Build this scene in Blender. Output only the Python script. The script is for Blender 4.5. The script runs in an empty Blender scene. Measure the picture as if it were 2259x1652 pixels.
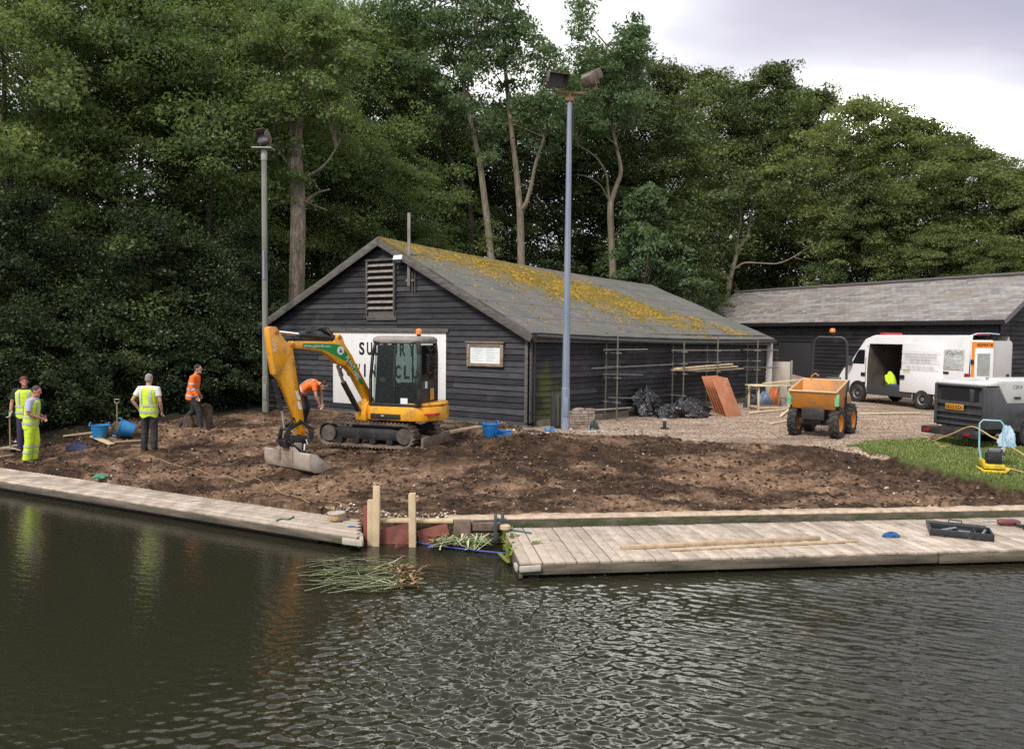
import bpy, bmesh, math, random
import numpy as np
from mathutils import Vector, Matrix, Euler
random.seed(7)
SC = bpy.context.scene
COL = SC.collection
R_ = math.radians
# ---------------------------------------------------------------- camera
CAMZ = 2.5
F = 1700.0; UW, UH = 2259.0, 1652.0          # sheet used to measure the photograph
cam_d = bpy.data.cameras.new('camera'); cam = bpy.data.objects.new('camera', cam_d); COL.objects.link(cam)
cam_d.sensor_width = 36.0; cam_d.lens = F / UW * 36.0
cam_d.clip_start = 0.1; cam_d.clip_end = 900
PITCH = math.atan(86 / F); ROLL = 0.010
CR = Matrix.Rotation(R_(90) - PITCH, 3, 'X') @ Matrix.Rotation(ROLL, 3, 'Z')
cam.matrix_world = Matrix.Translation((0, 0, CAMZ)) @ CR.to_4x4()
SC.camera = cam
# ---------------------------------------------------------------- render + light
SC.render.engine = 'CYCLES'
SC.cycles.max_bounces = 6; SC.cycles.diffuse_bounces = 3; SC.cycles.glossy_bounces = 3
SC.cycles.transmission_bounces = 5; SC.cycles.transparent_max_bounces = 8
SC.cycles.use_denoising = False
SC.cycles.caustics_reflective = False; SC.cycles.caustics_refractive = False
SC.view_settings.view_transform = 'Standard'; SC.view_settings.look = 'None'
SC.view_settings.exposure = 0.50; SC.view_settings.gamma = 1.0
SUN_EL, SUN_AZ = 48.0, 212.0                # azimuth clockwise from +Y: behind the camera, a little left
sd = bpy.data.lights.new('sun', 'SUN'); sd.energy = 2.7; sd.angle = R_(17); sd.color = (1.0, 0.95, 0.88)
so = bpy.data.objects.new('sun', sd); COL.objects.link(so)
_d = Vector((math.sin(R_(SUN_AZ)) * math.cos(R_(SUN_EL)), math.cos(R_(SUN_AZ)) * math.cos(R_(SUN_EL)), math.sin(R_(SUN_EL))))
so.rotation_euler = _d.to_track_quat('Z', 'Y').to_euler(); so.location = _d * 60
W = bpy.data.worlds.new('World'); SC.world = W; W.use_nodes = True
def nd(nt, t, **k):
    n = nt.nodes.new(t)
    for a, b in k.items():
        if a.startswith('i_'):
            key = a[2:]
            n.inputs[int(key) if key.isdigit() else key.replace('_', ' ')].default_value = b
        else: setattr(n, a, b)
    return n
def lk(nt, a, b): nt.links.new(a, b)
def ramp(nt, fac, stops, interp='LINEAR'):
    r = nt.nodes.new('ShaderNodeValToRGB'); e = r.color_ramp.elements; r.color_ramp.interpolation = interp
    while len(e) < len(stops): e.new(0.5)
    for i, (p, c) in enumerate(stops):
        e[i].position = p; e[i].color = tuple(c) + (1,) if len(c) == 3 else c
    lk(nt, fac, r.inputs[0]); return r.outputs[0]
def mixc(nt, f, a, b, blend='MIX'):
    m = nd(nt, 'ShaderNodeMix', data_type='RGBA', blend_type=blend)
    if isinstance(f, (int, float)): m.inputs[0].default_value = f
    else: lk(nt, f, m.inputs[0])
    for k, x in ((6, a), (7, b)):
        if isinstance(x, (tuple, list)): m.inputs[k].default_value = tuple(x) + (1,) if len(x) == 3 else x
        else: lk(nt, x, m.inputs[k])
    return m.outputs[2]
def mth(nt, op, a, b=None, clamp=False):
    m = nd(nt, 'ShaderNodeMath', operation=op, use_clamp=clamp)
    for k, x in ((0, a), (1, b)):
        if x is None: continue
        if isinstance(x, (int, float)): m.inputs[k].default_value = x
        else: lk(nt, x, m.inputs[k])
    return m.outputs[0]
nt = W.node_tree; nt.nodes.clear()
out = nd(nt, 'ShaderNodeOutputWorld'); bg = nd(nt, 'ShaderNodeBackground'); bg.inputs[1].default_value = 0.10
sky = nd(nt, 'ShaderNodeTexSky', sky_type='NISHITA', sun_disc=False, sun_elevation=R_(SUN_EL), sun_rotation=R_(SUN_AZ))
tc = nd(nt, 'ShaderNodeTexCoord')
# cloud deck: project the view direction on a flat layer so that clouds flatten towards the horizon
sep = nd(nt, 'ShaderNodeSeparateXYZ'); lk(nt, tc.outputs['Generated'], sep.inputs[0])
den = mth(nt, 'ADD', mth(nt, 'MAXIMUM', sep.outputs[2], 0.0), 0.22)
cmb = nd(nt, 'ShaderNodeCombineXYZ')
lk(nt, mth(nt, 'DIVIDE', sep.outputs[0], den), cmb.inputs[0]); lk(nt, mth(nt, 'DIVIDE', sep.outputs[1], den), cmb.inputs[1])
mp = nd(nt, 'ShaderNodeMapping'); mp.inputs['Location'].default_value = (0.55, 0.15, 0); mp.inputs['Scale'].default_value = (0.75, 1.25, 1)
lk(nt, cmb.outputs[0], mp.inputs[0])
n1 = nd(nt, 'ShaderNodeTexNoise', i_Scale=1.15, i_Detail=6.0, i_Roughness=0.48, i_Distortion=0.35); lk(nt, mp.outputs[0], n1.inputs['Vector'])
def spot(cx, cy, sx, sy):
    v = nd(nt, 'ShaderNodeVectorMath', operation='SUBTRACT'); lk(nt, cmb.outputs[0], v.inputs[0]); v.inputs[1].default_value = (cx, cy, 0)
    v2 = nd(nt, 'ShaderNodeVectorMath', operation='MULTIPLY'); lk(nt, v.outputs[0], v2.inputs[0]); v2.inputs[1].default_value = (1 / sx, 1 / sy, 0)
    l = nd(nt, 'ShaderNodeVectorMath', operation='LENGTH'); lk(nt, v2.outputs[0], l.inputs[0])
    return mth(nt, 'POWER', 2.718, mth(nt, 'MULTIPLY', mth(nt, 'MULTIPLY', l.outputs['Value'], l.outputs['Value']), -1.0))
fcl = mth(nt, 'ADD', n1.outputs[0], mth(nt, 'MULTIPLY', spot(.76, 1.40, .72, .22), -.44)); fcl = mth(nt, 'ADD', fcl, mth(nt, 'MULTIPLY', spot(.98, 1.88, .42, .15), .36)); fcl = mth(nt, 'ADD', fcl, mth(nt, 'MULTIPLY', spot(.16, 1.58, .26, .5), .20))
fcl = mth(nt, 'ADD', fcl, mth(nt, 'MULTIPLY', spot(.3, .92, 1.2, .28), .24))
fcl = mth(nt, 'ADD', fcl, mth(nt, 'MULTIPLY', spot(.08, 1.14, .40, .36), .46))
fcl = mth(nt, 'ADD', fcl, mth(nt, 'MULTIPLY', spot(1.75, 2.45, .5, .3), -.16))
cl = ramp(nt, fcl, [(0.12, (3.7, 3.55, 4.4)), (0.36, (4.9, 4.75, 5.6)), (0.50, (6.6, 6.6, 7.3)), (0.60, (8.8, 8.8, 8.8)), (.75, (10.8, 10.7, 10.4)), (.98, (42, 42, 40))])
n2 = nd(nt, 'ShaderNodeTexNoise', i_Scale=0.9, i_Detail=4.0); lk(nt, mp.outputs[0], n2.inputs['Vector'])
cov = ramp(nt, n2.outputs[0], [(0.30, (0.80,) * 3), (0.45, (1.0,) * 3)])
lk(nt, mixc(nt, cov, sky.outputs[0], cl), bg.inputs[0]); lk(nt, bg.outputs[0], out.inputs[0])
# ---------------------------------------------------------------- measuring helpers
def ray(u, v):
    return (CR @ Vector(((u - UW / 2) / F, (UH / 2 - v) / F, -1.0)))
def P(u, v, Y):
    d = ray(u, v); t = Y / d.y
    return Vector((d.x * t, Y, CAMZ + d.z * t))
def on_plane(u, v, o, n):
    d = ray(u, v); o = Vector(o); n = Vector(n); c = Vector((0, 0, CAMZ))
    return c + d * ((o - c).dot(n) / d.dot(n))
# value noise for terrain
def _h(ix, iy, s):
    n = (ix * 374761393 + iy * 668265263 + s * 974711) & 0x7fffffff
    n = (n ^ (n >> 13)) * 1274126177 & 0x7fffffff
    return ((n ^ (n >> 16)) & 0xffff) / 65535.0
def vn(x, y, s=0):
    x = np.asarray(x, dtype=float); y = np.asarray(y, dtype=float)
    ix = np.floor(x).astype(np.int64); iy = np.floor(y).astype(np.int64)
    fx = x - ix; fy = y - iy; fx = fx * fx * (3 - 2 * fx); fy = fy * fy * (3 - 2 * fy)
    a = _h(ix, iy, s); b = _h(ix + 1, iy, s); c = _h(ix, iy + 1, s); d = _h(ix + 1, iy + 1, s)
    return (a * (1 - fx) + b * fx) * (1 - fy) + (c * (1 - fx) + d * fx) * fy - 0.5
def sstep(a, b, x):
    t = np.clip((x - a) / (b - a), 0, 1); return t * t * (3 - 2 * t)
WATER = -0.77
LAWN = [(8.15, 18.3), (8.5, 16.7), (9.1, 15.6), (9.75, 14.75), (10.6, 14.75), (13, 15.1), (22, 16.3), (22, 21.0), (12.0, 19.8), (9.0, 18.9)]
def polyd(x, y, poly):
    """signed distance to a polygon, positive inside"""
    d = np.full(np.shape(x), 1e9); ins = np.zeros(np.shape(x), dtype=bool)
    for i in range(len(poly)):
        (x0, y0), (x1, y1) = poly[i - 1], poly[i]
        ex, ey = x1 - x0, y1 - y0
        t = np.clip(((x - x0) * ex + (y - y0) * ey) / (ex * ex + ey * ey), 0, 1)
        d = np.minimum(d, np.hypot(x - x0 - t * ex, y - y0 - t * ey))
        c = ((y0 > y) != (y1 > y)) & (x < (x1 - x0) * (y - y0) / ((y1 - y0) if y1 != y0 else 1e-9) + x0)
        ins ^= c
    return np.where(ins, d, -d)
def bank_d(x, y):
    d1 = (y - 12.10 - 0.118 * (x + .95)) * 0.993
    d2 = (x + 2.55) * 0.4502 + (y - 12.42) * 0.8929
    return np.minimum(d1, d2)
def gravel_m(x, y):
    yb = np.interp(x, [-30, -1.5, 0.4, 2.0, 4.1, 6.0, 7.4, 9, 30], [60, 24, 20.3, 19.3, 18.7, 17.9, 17.2, 17.0, 17.0])
    return sstep(-0.35, 0.35, y - yb + vn(x * 1.3, y * 1.3, 5) * 0.9)
def terrain(x, y, detail=True):
    x = np.asarray(x, dtype=float); y = np.asarray(y, dtype=float)
    d = bank_d(x, y)
    z = -0.44 + 0.44 * sstep(0.0, 5.6, d)
    lw = polyd(x, y, LAWN)
    lm = sstep(-0.10, 0.02, lw + vn(x * 4, y * 4, 8) * .20 + vn(x * 11, y * 11, 18) * .12)
    z = z - 0.16 * np.exp(-((lw + .38) / .30) ** 2) * sstep(.2, 1.0, d) * (1 - sstep(4.5, 6, d))
    z = z + lm * 0.10 * (1 - sstep(3.0, 5.2, d))
    g = gravel_m(x, y)
    soil = (1 - g) * (1 - lm)
    z = z + soil * (0.30 * np.exp(-((x - 0.4) / 1.7) ** 2 - ((y - 17.0) / 0.6) ** 2)
                    + 0.20 * np.exp(-((x - 6.5) / 1.0) ** 2 - ((y - 16.7) / 0.5) ** 2)
                    + 0.25 * np.exp(-((x + 10.3) / 1.2) ** 2 - ((y - 20.3) / 0.8) ** 2)
                    - 0.13 * np.exp(-((x + 5.0) / 1.4) ** 2 - ((y - 15.0) / 0.9) ** 2)
                    - 0.12 * np.exp(-((x - 5.5) / 2.2) ** 2 - ((y - 15.2) / 0.8) ** 2))
    if detail:
        near = sstep(-0.02, 0.5, d)
        for off in (-.62, .62):                       # ruts left by the tracks
            w = y - (16.1 - .10 * (x + 1.5)) - off; z = z - soil * .05 * np.exp(-(w / .17) ** 2) * (1 + .5 * np.sin(x * 34)) * sstep(-2.2, -1.5, x) * (1 - sstep(5.5, 7, x))
            w = y - (15.3 + .35 * (x + 6)) - off; z = z - soil * .045 * np.exp(-(w / .17) ** 2) * (1 + .5 * np.sin(x * 34)) * sstep(-8.5, -8, x) * (1 - sstep(-3, -2.2, x))
        z = z + soil * near * (vn(x * 1.1, y * 1.6, 1) * 0.16 + vn(x * 3.1, y * 4.0, 2) * 0.09 + vn(x * 8.3, y * 9.1, 3) * 0.075 + vn(x * 19, y * 19, 9) * 0.04)
        z = z + (1 - soil) * near * (vn(x * 0.9, y * 0.9, 4) * 0.05 + vn(x * 9, y * 9, 6) * 0.012)
    hill = sstep(30, 75, y - 0.15 * x) * 7.0 + sstep(10, 34, -x - 0.2 * y + 4) * 2.0 * sstep(20, 26, y)
    z = z + hill
    return np.where(d < 0.11, -1.9, z)
def gz(x, y): return float(terrain(np.array([x]), np.array([y]))[0])
def gz0(x, y): return float(terrain(np.array([x]), np.array([y]), False)[0])
def G(u, v, lift=0.0):
    """where the line of sight through a measured point meets the terrain"""
    d = ray(u, v); ts = np.linspace(9, 60, 3000) / d.y
    zz = CAMZ + d.z * ts; tz = terrain(d.x * ts, d.y * ts, False)
    k = np.argmax(zz <= tz)
    t = ts[k]; return Vector((d.x * t, d.y * t, float(tz[k]) + lift))
# ---------------------------------------------------------------- mesh builder
class MB:
    def __init__(s): s.v = []; s.f = []; s.m = []; s.r = []; s.uv = None
    def add(s, vs, fs, mi=0, rnd=None):
        o = len(s.v); s.v += [tuple(p) for p in vs]; r = random.random() if rnd is None else rnd
        for f in fs: s.f.append([i + o for i in f]); s.m.append(mi); s.r.append(r)
    def box(s, c, d, rz=0.0, mi=0, M=None, rnd=None):
        x, y, z = d[0] / 2, d[1] / 2, d[2] / 2
        q = [Vector(p) for p in ((-x, -y, -z), (x, -y, -z), (x, y, -z), (-x, y, -z), (-x, -y, z), (x, -y, z), (x, y, z), (-x, y, z))]
        R = M if M is not None else Matrix.Rotation(rz, 3, 'Z')
        c = Vector(c)
        s.add([R @ p + c for p in q], [(3, 2, 1, 0), (4, 5, 6, 7), (0, 1, 5, 4), (1, 2, 6, 5), (2, 3, 7, 6), (3, 0, 4, 7)], mi, rnd)
    def beam(s, p0, p1, w, h, mi=0, up=(0, 0, 1), rnd=None):
        p0 = Vector(p0); p1 = Vector(p1); d = (p1 - p0); L = d.length; d.normalize()
        sd_ = d.cross(Vector(up))
        if sd_.length < 1e-4: sd_ = d.cross(Vector((0, 1, 0)))
        sd_.normalize(); u = sd_.cross(d)
        s.box((p0 + p1) / 2, (L, w, h), mi=mi, M=Matrix((d, sd_, u)).transposed(), rnd=rnd)
    def tube(s, pts, r, n=8, mi=0, caps=True, rnd=None, flat=1.0):
        pts = [Vector(p) for p in pts]
        if isinstance(r, (int, float)): r = [r] * len(pts)
        vs = []; ref = None
        for i, p in enumerate(pts):
            t = (pts[min(i + 1, len(pts) - 1)] - pts[max(i - 1, 0)])
            t = t.normalized() if t.length > 1e-9 else Vector((0, 0, 1))
            if ref is None:
                ref = Vector((0, 0, 1)) if abs(t.z) < 0.9 else Vector((1, 0, 0))
            a = t.cross(ref); a = a.normalized() if a.length > 1e-6 else t.orthogonal().normalized()
            b = a.cross(t).normalized(); ref = b
            for k in range(n):
                w = 2 * math.pi * k / n
                vs.append(p + (a * math.cos(w) + b * math.sin(w) * flat) * r[i])
        fs = []
        for i in range(len(pts) - 1):
            for k in range(n):
                k2 = (k + 1) % n
                fs.append((i * n + k, i * n + k2, (i + 1) * n + k2, (i + 1) * n + k))
        if caps:
            fs.append(tuple(range(n))[::-1]); fs.append(tuple((len(pts) - 1) * n + k for k in range(n)))
        s.add(vs, fs, mi, rnd)
    def prism(s, poly, O, U, V, Wd, t0, t1, mi=0, rnd=None):
        """poly in (U, V) extruded along Wd between t0 and t1"""
        O = Vector(O); U = Vector(U); V = Vector(V); Wd = Vector(Wd); n = len(poly)
        a = [O + U * p[0] + V * p[1] + Wd * t0 for p in poly]; b = [O + U * p[0] + V * p[1] + Wd * t1 for p in poly]
        fs = [tuple(range(n))[::-1], tuple(range(n, 2 * n))] + [(i, (i + 1) % n, n + (i + 1) % n, n + i) for i in range(n)]
        s.add(a + b, fs, mi, rnd)
    def lathe(s, prof, c=(0, 0, 0), n=20, mi=0, M=None, sx=1.0, sy=1.0, rnd=None, caps=True):
        c = Vector(c); vs = []; fs = []
        for (r, z) in prof:
            for k in range(n):
                w = 2 * math.pi * k / n; p = Vector((r * math.cos(w) * sx, r * math.sin(w) * sy, z))
                vs.append((M @ p if M is not None else p) + c)
        for i in range(len(prof) - 1):
            for k in range(n):
                k2 = (k + 1) % n; fs.append((i * n + k, i * n + k2, (i + 1) * n + k2, (i + 1) * n + k))
        if caps and prof[0][0] > 1e-4: fs.append(tuple(range(n))[::-1])
        if caps and prof[-1][0] > 1e-4: fs.append(tuple((len(prof) - 1) * n + k for k in range(n)))
        s.add(vs, fs, mi, rnd)
    def ell(s, c, r, M=None, mi=0, nu=14, nv=9, rnd=None):
        if isinstance(r, (int, float)): r = (r, r, r)
        c = Vector(c); vs = []; fs = []
        for j in range(nv + 1):
            th = math.pi * j / nv
            for k in range(nu):
                w = 2 * math.pi * k / nu
                p = Vector((r[0] * math.sin(th) * math.cos(w), r[1] * math.sin(th) * math.sin(w), -r[2] * math.cos(th)))
                vs.append((M @ p if M is not None else p) + c)
        for j in range(nv):
            for k in range(nu):
                k2 = (k + 1) % nu; fs.append((j * nu + k, j * nu + k2, (j + 1) * nu + k2, (j + 1) * nu + k))
        s.add(vs, fs, mi, rnd)
    def loft(s, rings, mi=0, caps=True, rnd=None):
        n = len(rings[0]); vs = [p for r in rings for p in r]; fs = []
        for i in range(len(rings) - 1):
            for k in range(n):
                k2 = (k + 1) % n; fs.append((i * n + k, i * n + k2, (i + 1) * n + k2, (i + 1) * n + k))
        if caps:
            fs.append(tuple(range(n))[::-1]); fs.append(tuple((len(rings) - 1) * n + k for k in range(n)))
        s.add(vs, fs, mi, rnd)
    def build(s, name, mats, parent=None, bevel=0.0, smooth=35, off=None, sub=0, recalc=True):
        me = bpy.data.meshes.new(name)
        vs = s.v if off is None else [(p[0] - off[0], p[1] - off[1], p[2] - off[2]) for p in s.v]
        me.from_pydata(vs, [], s.f)
        if not isinstance(mats, (list, tuple)): mats = [mats]
        for m in mats: me.materials.append(m)
        me.polygons.foreach_set('material_index', s.m)
        at = me.attributes.new('rnd', 'FLOAT', 'FACE'); at.data.foreach_set('value', s.r)
        if s.uv is not None:
            ul = me.uv_layers.new(name='UVMap'); flat = [c for f in s.f for i in f for c in s.uv[i]]
            ul.data.foreach_set('uv', flat)
        if bevel > 0 or recalc or sub:
            bm = bmesh.new(); bm.from_mesh(me)
            bmesh.ops.remove_doubles(bm, verts=bm.verts, dist=1e-5) if s.uv is None else None
            if recalc: bmesh.ops.recalc_face_normals(bm, faces=bm.faces)
            if bevel > 0:
                es = [e for e in bm.edges if len(e.link_faces) == 2 and e.calc_face_angle(0) > R_(30)]
                bmesh.ops.bevel(bm, geom=es, offset=bevel, segments=2, affect='EDGES', clamp_overlap=True, profile=0.5)
            bm.to_mesh(me); bm.free()
        if smooth:
            me.polygons.foreach_set('use_smooth', [True] * len(me.polygons))
            try: me.set_sharp_from_angle(angle=R_(smooth))
            except Exception: pass
        me.update()
        o = bpy.data.objects.new(name, me); COL.objects.link(o)
        if sub:
            md = o.modifiers.new('sub', 'SUBSURF'); md.levels = sub; md.render_levels = sub
        if parent is not None: o.parent = parent
        elif off is not None: o.location = off
        return o
def tag(o, label=None, cat=None, group=None, kind=None):
    if label: o['label'] = label
    if cat: o['category'] = cat
    if group: o['group'] = group
    if kind: o['kind'] = kind
    return o
def thing(name, label, cat, loc=(0, 0, 0), rz=0.0, group=None):
    o = bpy.data.objects.new(name, None); COL.objects.link(o); o.empty_display_size = 0.2
    o.location = loc; o.rotation_euler = (0, 0, rz)
    return tag(o, label, cat, group)
def dup(root, loc, rz=None, label=None, scale=None):
    r = root.copy(); COL.objects.link(r); r.location = loc
    if rz is not None: r.rotation_euler = (root.rotation_euler[0], root.rotation_euler[1], rz)
    if scale is not None: r.scale = scale
    if label: r['label'] = label
    for ch in list(root.children):
        c = ch.copy(); COL.objects.link(c); c.parent = r
        for g in list(ch.children):
            d = g.copy(); COL.objects.link(d); d.parent = c
    return r
# ---------------------------------------------------------------- materials
_mc = {}
def mat(name, col, rough=0.6, metal=0.0, col2=None, mix=(0.35, 0.65), scale=4.0, stretch=(1, 1, 1), var=0.0, bump=0.0, bscale=40.0,
        dirt=None, dscale=3.0, dmix=(0.5, 0.7), spec=0.5, coat=0.0, detail=6.0, bdist=0.02):
    if name in _mc: return _mc[name]
    m = bpy.data.materials.new(name); m.use_nodes = True; nt = m.node_tree; b = nt.nodes['Principled BSDF']
    b.inputs['Roughness'].default_value = rough; b.inputs['Metallic'].default_value = metal
    b.inputs['Specular IOR Level'].default_value = spec; b.inputs['Coat Weight'].default_value = coat
    tc = nd(nt, 'ShaderNodeTexCoord'); mp = nd(nt, 'ShaderNodeMapping'); mp.inputs['Scale'].default_value = stretch
    lk(nt, tc.outputs['Object'], mp.inputs[0])
    c = None
    if col2 is not None:
        n = nd(nt, 'ShaderNodeTexNoise', i_Scale=scale, i_Detail=detail, i_Roughness=0.6); lk(nt, mp.outputs[0], n.inputs['Vector'])
        c = ramp(nt, n.outputs[0], [(mix[0], col), (mix[1], col2)])
    if var > 0:
        a = nd(nt, 'ShaderNodeAttribute', attribute_name='rnd')
        v = mth(nt, 'ADD', mth(nt, 'MULTIPLY', a.outputs['Fac'], 2 * var), 1 - var)
        cb = nd(nt, 'ShaderNodeCombineXYZ')
        for k in range(3): lk(nt, v, cb.inputs[k])
        c = mixc(nt, 1.0, c if c is not None else col, cb.outputs[0], 'MULTIPLY')
    if dirt is not None:
        n = nd(nt, 'ShaderNodeTexNoise', i_Scale=dscale, i_Detail=8.0, i_Roughness=0.65); lk(nt, mp.outputs[0], n.inputs['Vector'])
        f = ramp(nt, n.outputs[0], [(dmix[0], (0, 0, 0)), (dmix[1], (1, 1, 1))])
        c = mixc(nt, f, c if c is not None else col, dirt)
    if c is None: b.inputs['Base Color'].default_value = tuple(col) + (1,)
    else: lk(nt, c, b.inputs['Base Color'])
    if bump > 0:
        n = nd(nt, 'ShaderNodeTexNoise', i_Scale=bscale, i_Detail=5.0); lk(nt, mp.outputs[0], n.inputs['Vector'])
        bp = nd(nt, 'ShaderNodeBump', i_Strength=bump, i_Distance=bdist); lk(nt, n.outputs[0], bp.inputs['Height']); lk(nt, bp.outputs[0], b.inputs['Normal'])
    _mc[name] = m; return m
def glassmat(name, tint=(0.75, 0.85, 0.82), alpha=0.35, rough=0.03):
    """a window pane: partly see-through, partly mirror"""
    if name in _mc: return _mc[name]
    m = bpy.data.materials.new(name); m.use_nodes = True; nt = m.node_tree; nt.nodes.clear()
    o = nd(nt, 'ShaderNodeOutputMaterial'); g = nd(nt, 'ShaderNodeBsdfGlossy', i_Roughness=rough); t = nd(nt, 'ShaderNodeBsdfTransparent')
    t.inputs[0].default_value = tuple(tint) + (1,); fr = nd(nt, 'ShaderNodeFresnel', i_IOR=1.38)
    d = nd(nt, 'ShaderNodeBsdfDiffuse'); d.inputs[0].default_value = (0.02, 0.025, 0.025, 1)
    m1 = nd(nt, 'ShaderNodeMixShader', i_0=alpha); lk(nt, t.outputs[0], m1.inputs[1]); lk(nt, d.outputs[0], m1.inputs[2])
    m2 = nd(nt, 'ShaderNodeMixShader'); lk(nt, fr.outputs[0], m2.inputs[0]); lk(nt, m1.outputs[0], m2.inputs[1]); lk(nt, g.outputs[0], m2.inputs[2])
    lk(nt, m2.outputs[0], o.inputs[0]); _mc[name] = m; return m
# ================================================================ SETTING
# ---------------------------------------------------------------- ground sheet
def axis(segs):
    out = []
    for a, b, st in segs:
        n = max(1, int(round((b - a) / st))); out += [a + (b - a) * i / n for i in range(n)]
    return np.array(out + [segs[-1][1]])
gx = axis([(-160, -40, 12), (-40, -20, 2.0), (-20, -14, 0.3), (-14, 12.5, 0.062), (12.5, 22, 0.2), (22, 45, 2.0), (45, 160, 12)])
gy = axis([(8, 12, 0.6), (12, 12.4, 0.1), (12.4, 20.5, 0.062), (20.5, 34, 0.25), (34, 80, 2.0), (80, 220, 12)])
XX, YY = np.meshgrid(gx, gy); ZZ = terrain(XX, YY)
nx, ny = len(gx), len(gy)
me = bpy.data.meshes.new('ground'); me.vertices.add(nx * ny)
me.vertices.foreach_set('co', np.stack([XX, YY, ZZ], -1).reshape(-1).astype(np.float32))
ii, jj = np.meshgrid(np.arange(nx - 1), np.arange(ny - 1)); q = (jj * nx + ii).reshape(-1)
loops = np.stack([q, q + 1, q + nx + 1, q + nx], -1).reshape(-1).astype(np.int32)
me.loops.add(len(loops)); me.loops.foreach_set('vertex_index', loops)
me.polygons.add(len(q)); me.polygons.foreach_set('loop_start', np.arange(0, len(loops), 4, dtype=np.int32))
me.update(calc_edges=True)
me.polygons.foreach_set('use_smooth', [True] * len(me.polygons))
_lm = sstep(-0.06, 0.0, polyd(XX, YY, LAWN) + vn(XX * 4, YY * 4, 8) * .20 + vn(XX * 11, YY * 11, 18) * .12); _gm = gravel_m(XX, YY) * (1 - _lm)
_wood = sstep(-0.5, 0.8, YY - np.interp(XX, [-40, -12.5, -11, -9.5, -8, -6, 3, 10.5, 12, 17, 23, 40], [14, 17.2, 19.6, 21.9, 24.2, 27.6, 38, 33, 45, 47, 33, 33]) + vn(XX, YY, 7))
_fresh = np.clip(np.exp(-((XX - .3) / 2.0) ** 2 - ((YY - 16.6) / 1.0) ** 2) * 1.2 + np.exp(-((polyd(XX, YY, LAWN) + .35) / .45) ** 2) * (1 - _lm) * sstep(.2, .8, bank_d(XX, YY)) + .8 * np.exp(-((XX - 6.5) / 1.3) ** 2 - ((YY - 16.6) / .55) ** 2) - 1.1 * np.exp(-((XX - 5.0) / 2.2) ** 2 - ((YY - 15.4) / .55) ** 2) - .9 * np.exp(-((XX + 4.6) / 1.8) ** 2 - ((YY - 14.6) / .6) ** 2) - .8 * np.exp(-((XX + 7.5) / 2.5) ** 2 - ((YY - 19.3) / .7) ** 2), -1, 1)
for nm, arr in (('gravel', _gm), ('lawn', _lm), ('litter', _wood), ('fresh', _fresh)):
    a = me.attributes.new(nm, 'FLOAT', 'POINT'); a.data.foreach_set('value', arr.reshape(-1).astype(np.float32))
m = bpy.data.materials.new('earth'); m.use_nodes = True; nt = m.node_tree; b = nt.nodes['Principled BSDF']
b.inputs['Roughness'].default_value = 0.95; b.inputs['Specular IOR Level'].default_value = 0.15
tc = nd(nt, 'ShaderNodeTexCoord')
def nz(scale, detail=6.0, rough=0.62, st=(1, 1, 1), dist=0.0):
    mp = nd(nt, 'ShaderNodeMapping'); mp.inputs['Scale'].default_value = st; lk(nt, tc.outputs['Object'], mp.inputs[0])
    n = nd(nt, 'ShaderNodeTexNoise', i_Scale=scale, i_Detail=detail, i_Roughness=rough, i_Distortion=dist); lk(nt, mp.outputs[0], n.inputs['Vector']); return n.outputs[0]
A = lambda n: nd(nt, 'ShaderNodeAttribute', attribute_name=n).outputs['Fac']
big = nz(0.46, 6.0, 0.62, (1, 1.9, 1), 0.9); fine = nz(14.0, 8.0, 0.7); mid = nz(2.6, 7.0, 0.7, (1, 1.3, 1))
dark = ramp(nt, mid, [(0.30, (0.018, 0.011, 0.008)), (0.50, (0.050, 0.031, 0.020)), (0.70, (0.130, 0.082, 0.052))])
tan = ramp(nt, mid, [(0.30, (0.075, 0.044, 0.028)), (0.54, (0.220, 0.140, 0.090)), (0.72, (0.37, 0.268, 0.182))])
big = mth(nt, 'SUBTRACT', big, mth(nt, 'MULTIPLY', A('fresh'), 0.20))
soil = mixc(nt, ramp(nt, big, [(0.47, (0, 0, 0)), (0.60, (1, 1, 1))]), dark, tan)
soil = mixc(nt, ramp(nt, fine, [(0.35, (0, 0, 0)), (0.70, (1, 1, 1))]), mixc(nt, 1.0, soil, (0.48, 0.46, 0.44), 'MULTIPLY'), mixc(nt, 1.0, soil, (1.5, 1.5, 1.5), 'MULTIPLY'))
vo = nd(nt, 'ShaderNodeTexVoronoi', i_Scale=26.0); lk(nt, tc.outputs['Object'], vo.inputs['Vector'])
peb = nd(nt, 'ShaderNodeSeparateColor'); lk(nt, vo.outputs['Color'], peb.inputs[0])
grv = ramp(nt, peb.outputs[0], [(0.0, (0.115, 0.078, 0.058)), (0.35, (0.275, 0.195, 0.138)), (0.7, (0.42, 0.32, 0.235)), (1.0, (0.58, 0.49, 0.40))])
grv = mixc(nt, ramp(nt, nz(0.9, 7.0, .7, (.5, 1.6, 1), .8), [(0.46, (0, 0, 0)), (0.66, (0.8, 0.8, 0.8))]), grv, (0.15, 0.102, 0.074))
grs = ramp(nt, nz(5.0, 6.0), [(0.3, (0.055, 0.075, 0.022)), (0.7, (0.11, 0.15, 0.040))])
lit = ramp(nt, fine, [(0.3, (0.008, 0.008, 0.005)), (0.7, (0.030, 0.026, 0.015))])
gmask = ramp(nt, mth(nt, 'ADD', A('gravel'), mth(nt, 'MULTIPLY', mth(nt, 'SUBTRACT', nz(3.0), 0.5), 0.9)), [(0.35, (0, 0, 0)), (0.65, (1, 1, 1))])
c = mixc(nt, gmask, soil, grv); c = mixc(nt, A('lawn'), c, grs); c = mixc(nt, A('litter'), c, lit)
lk(nt, c, b.inputs['Base Color'])
hgt = mth(nt, 'ADD', mth(nt, 'MULTIPLY', fine, 0.6), mth(nt, 'MULTIPLY', vo.outputs['Distance'], -0.4))
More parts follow.
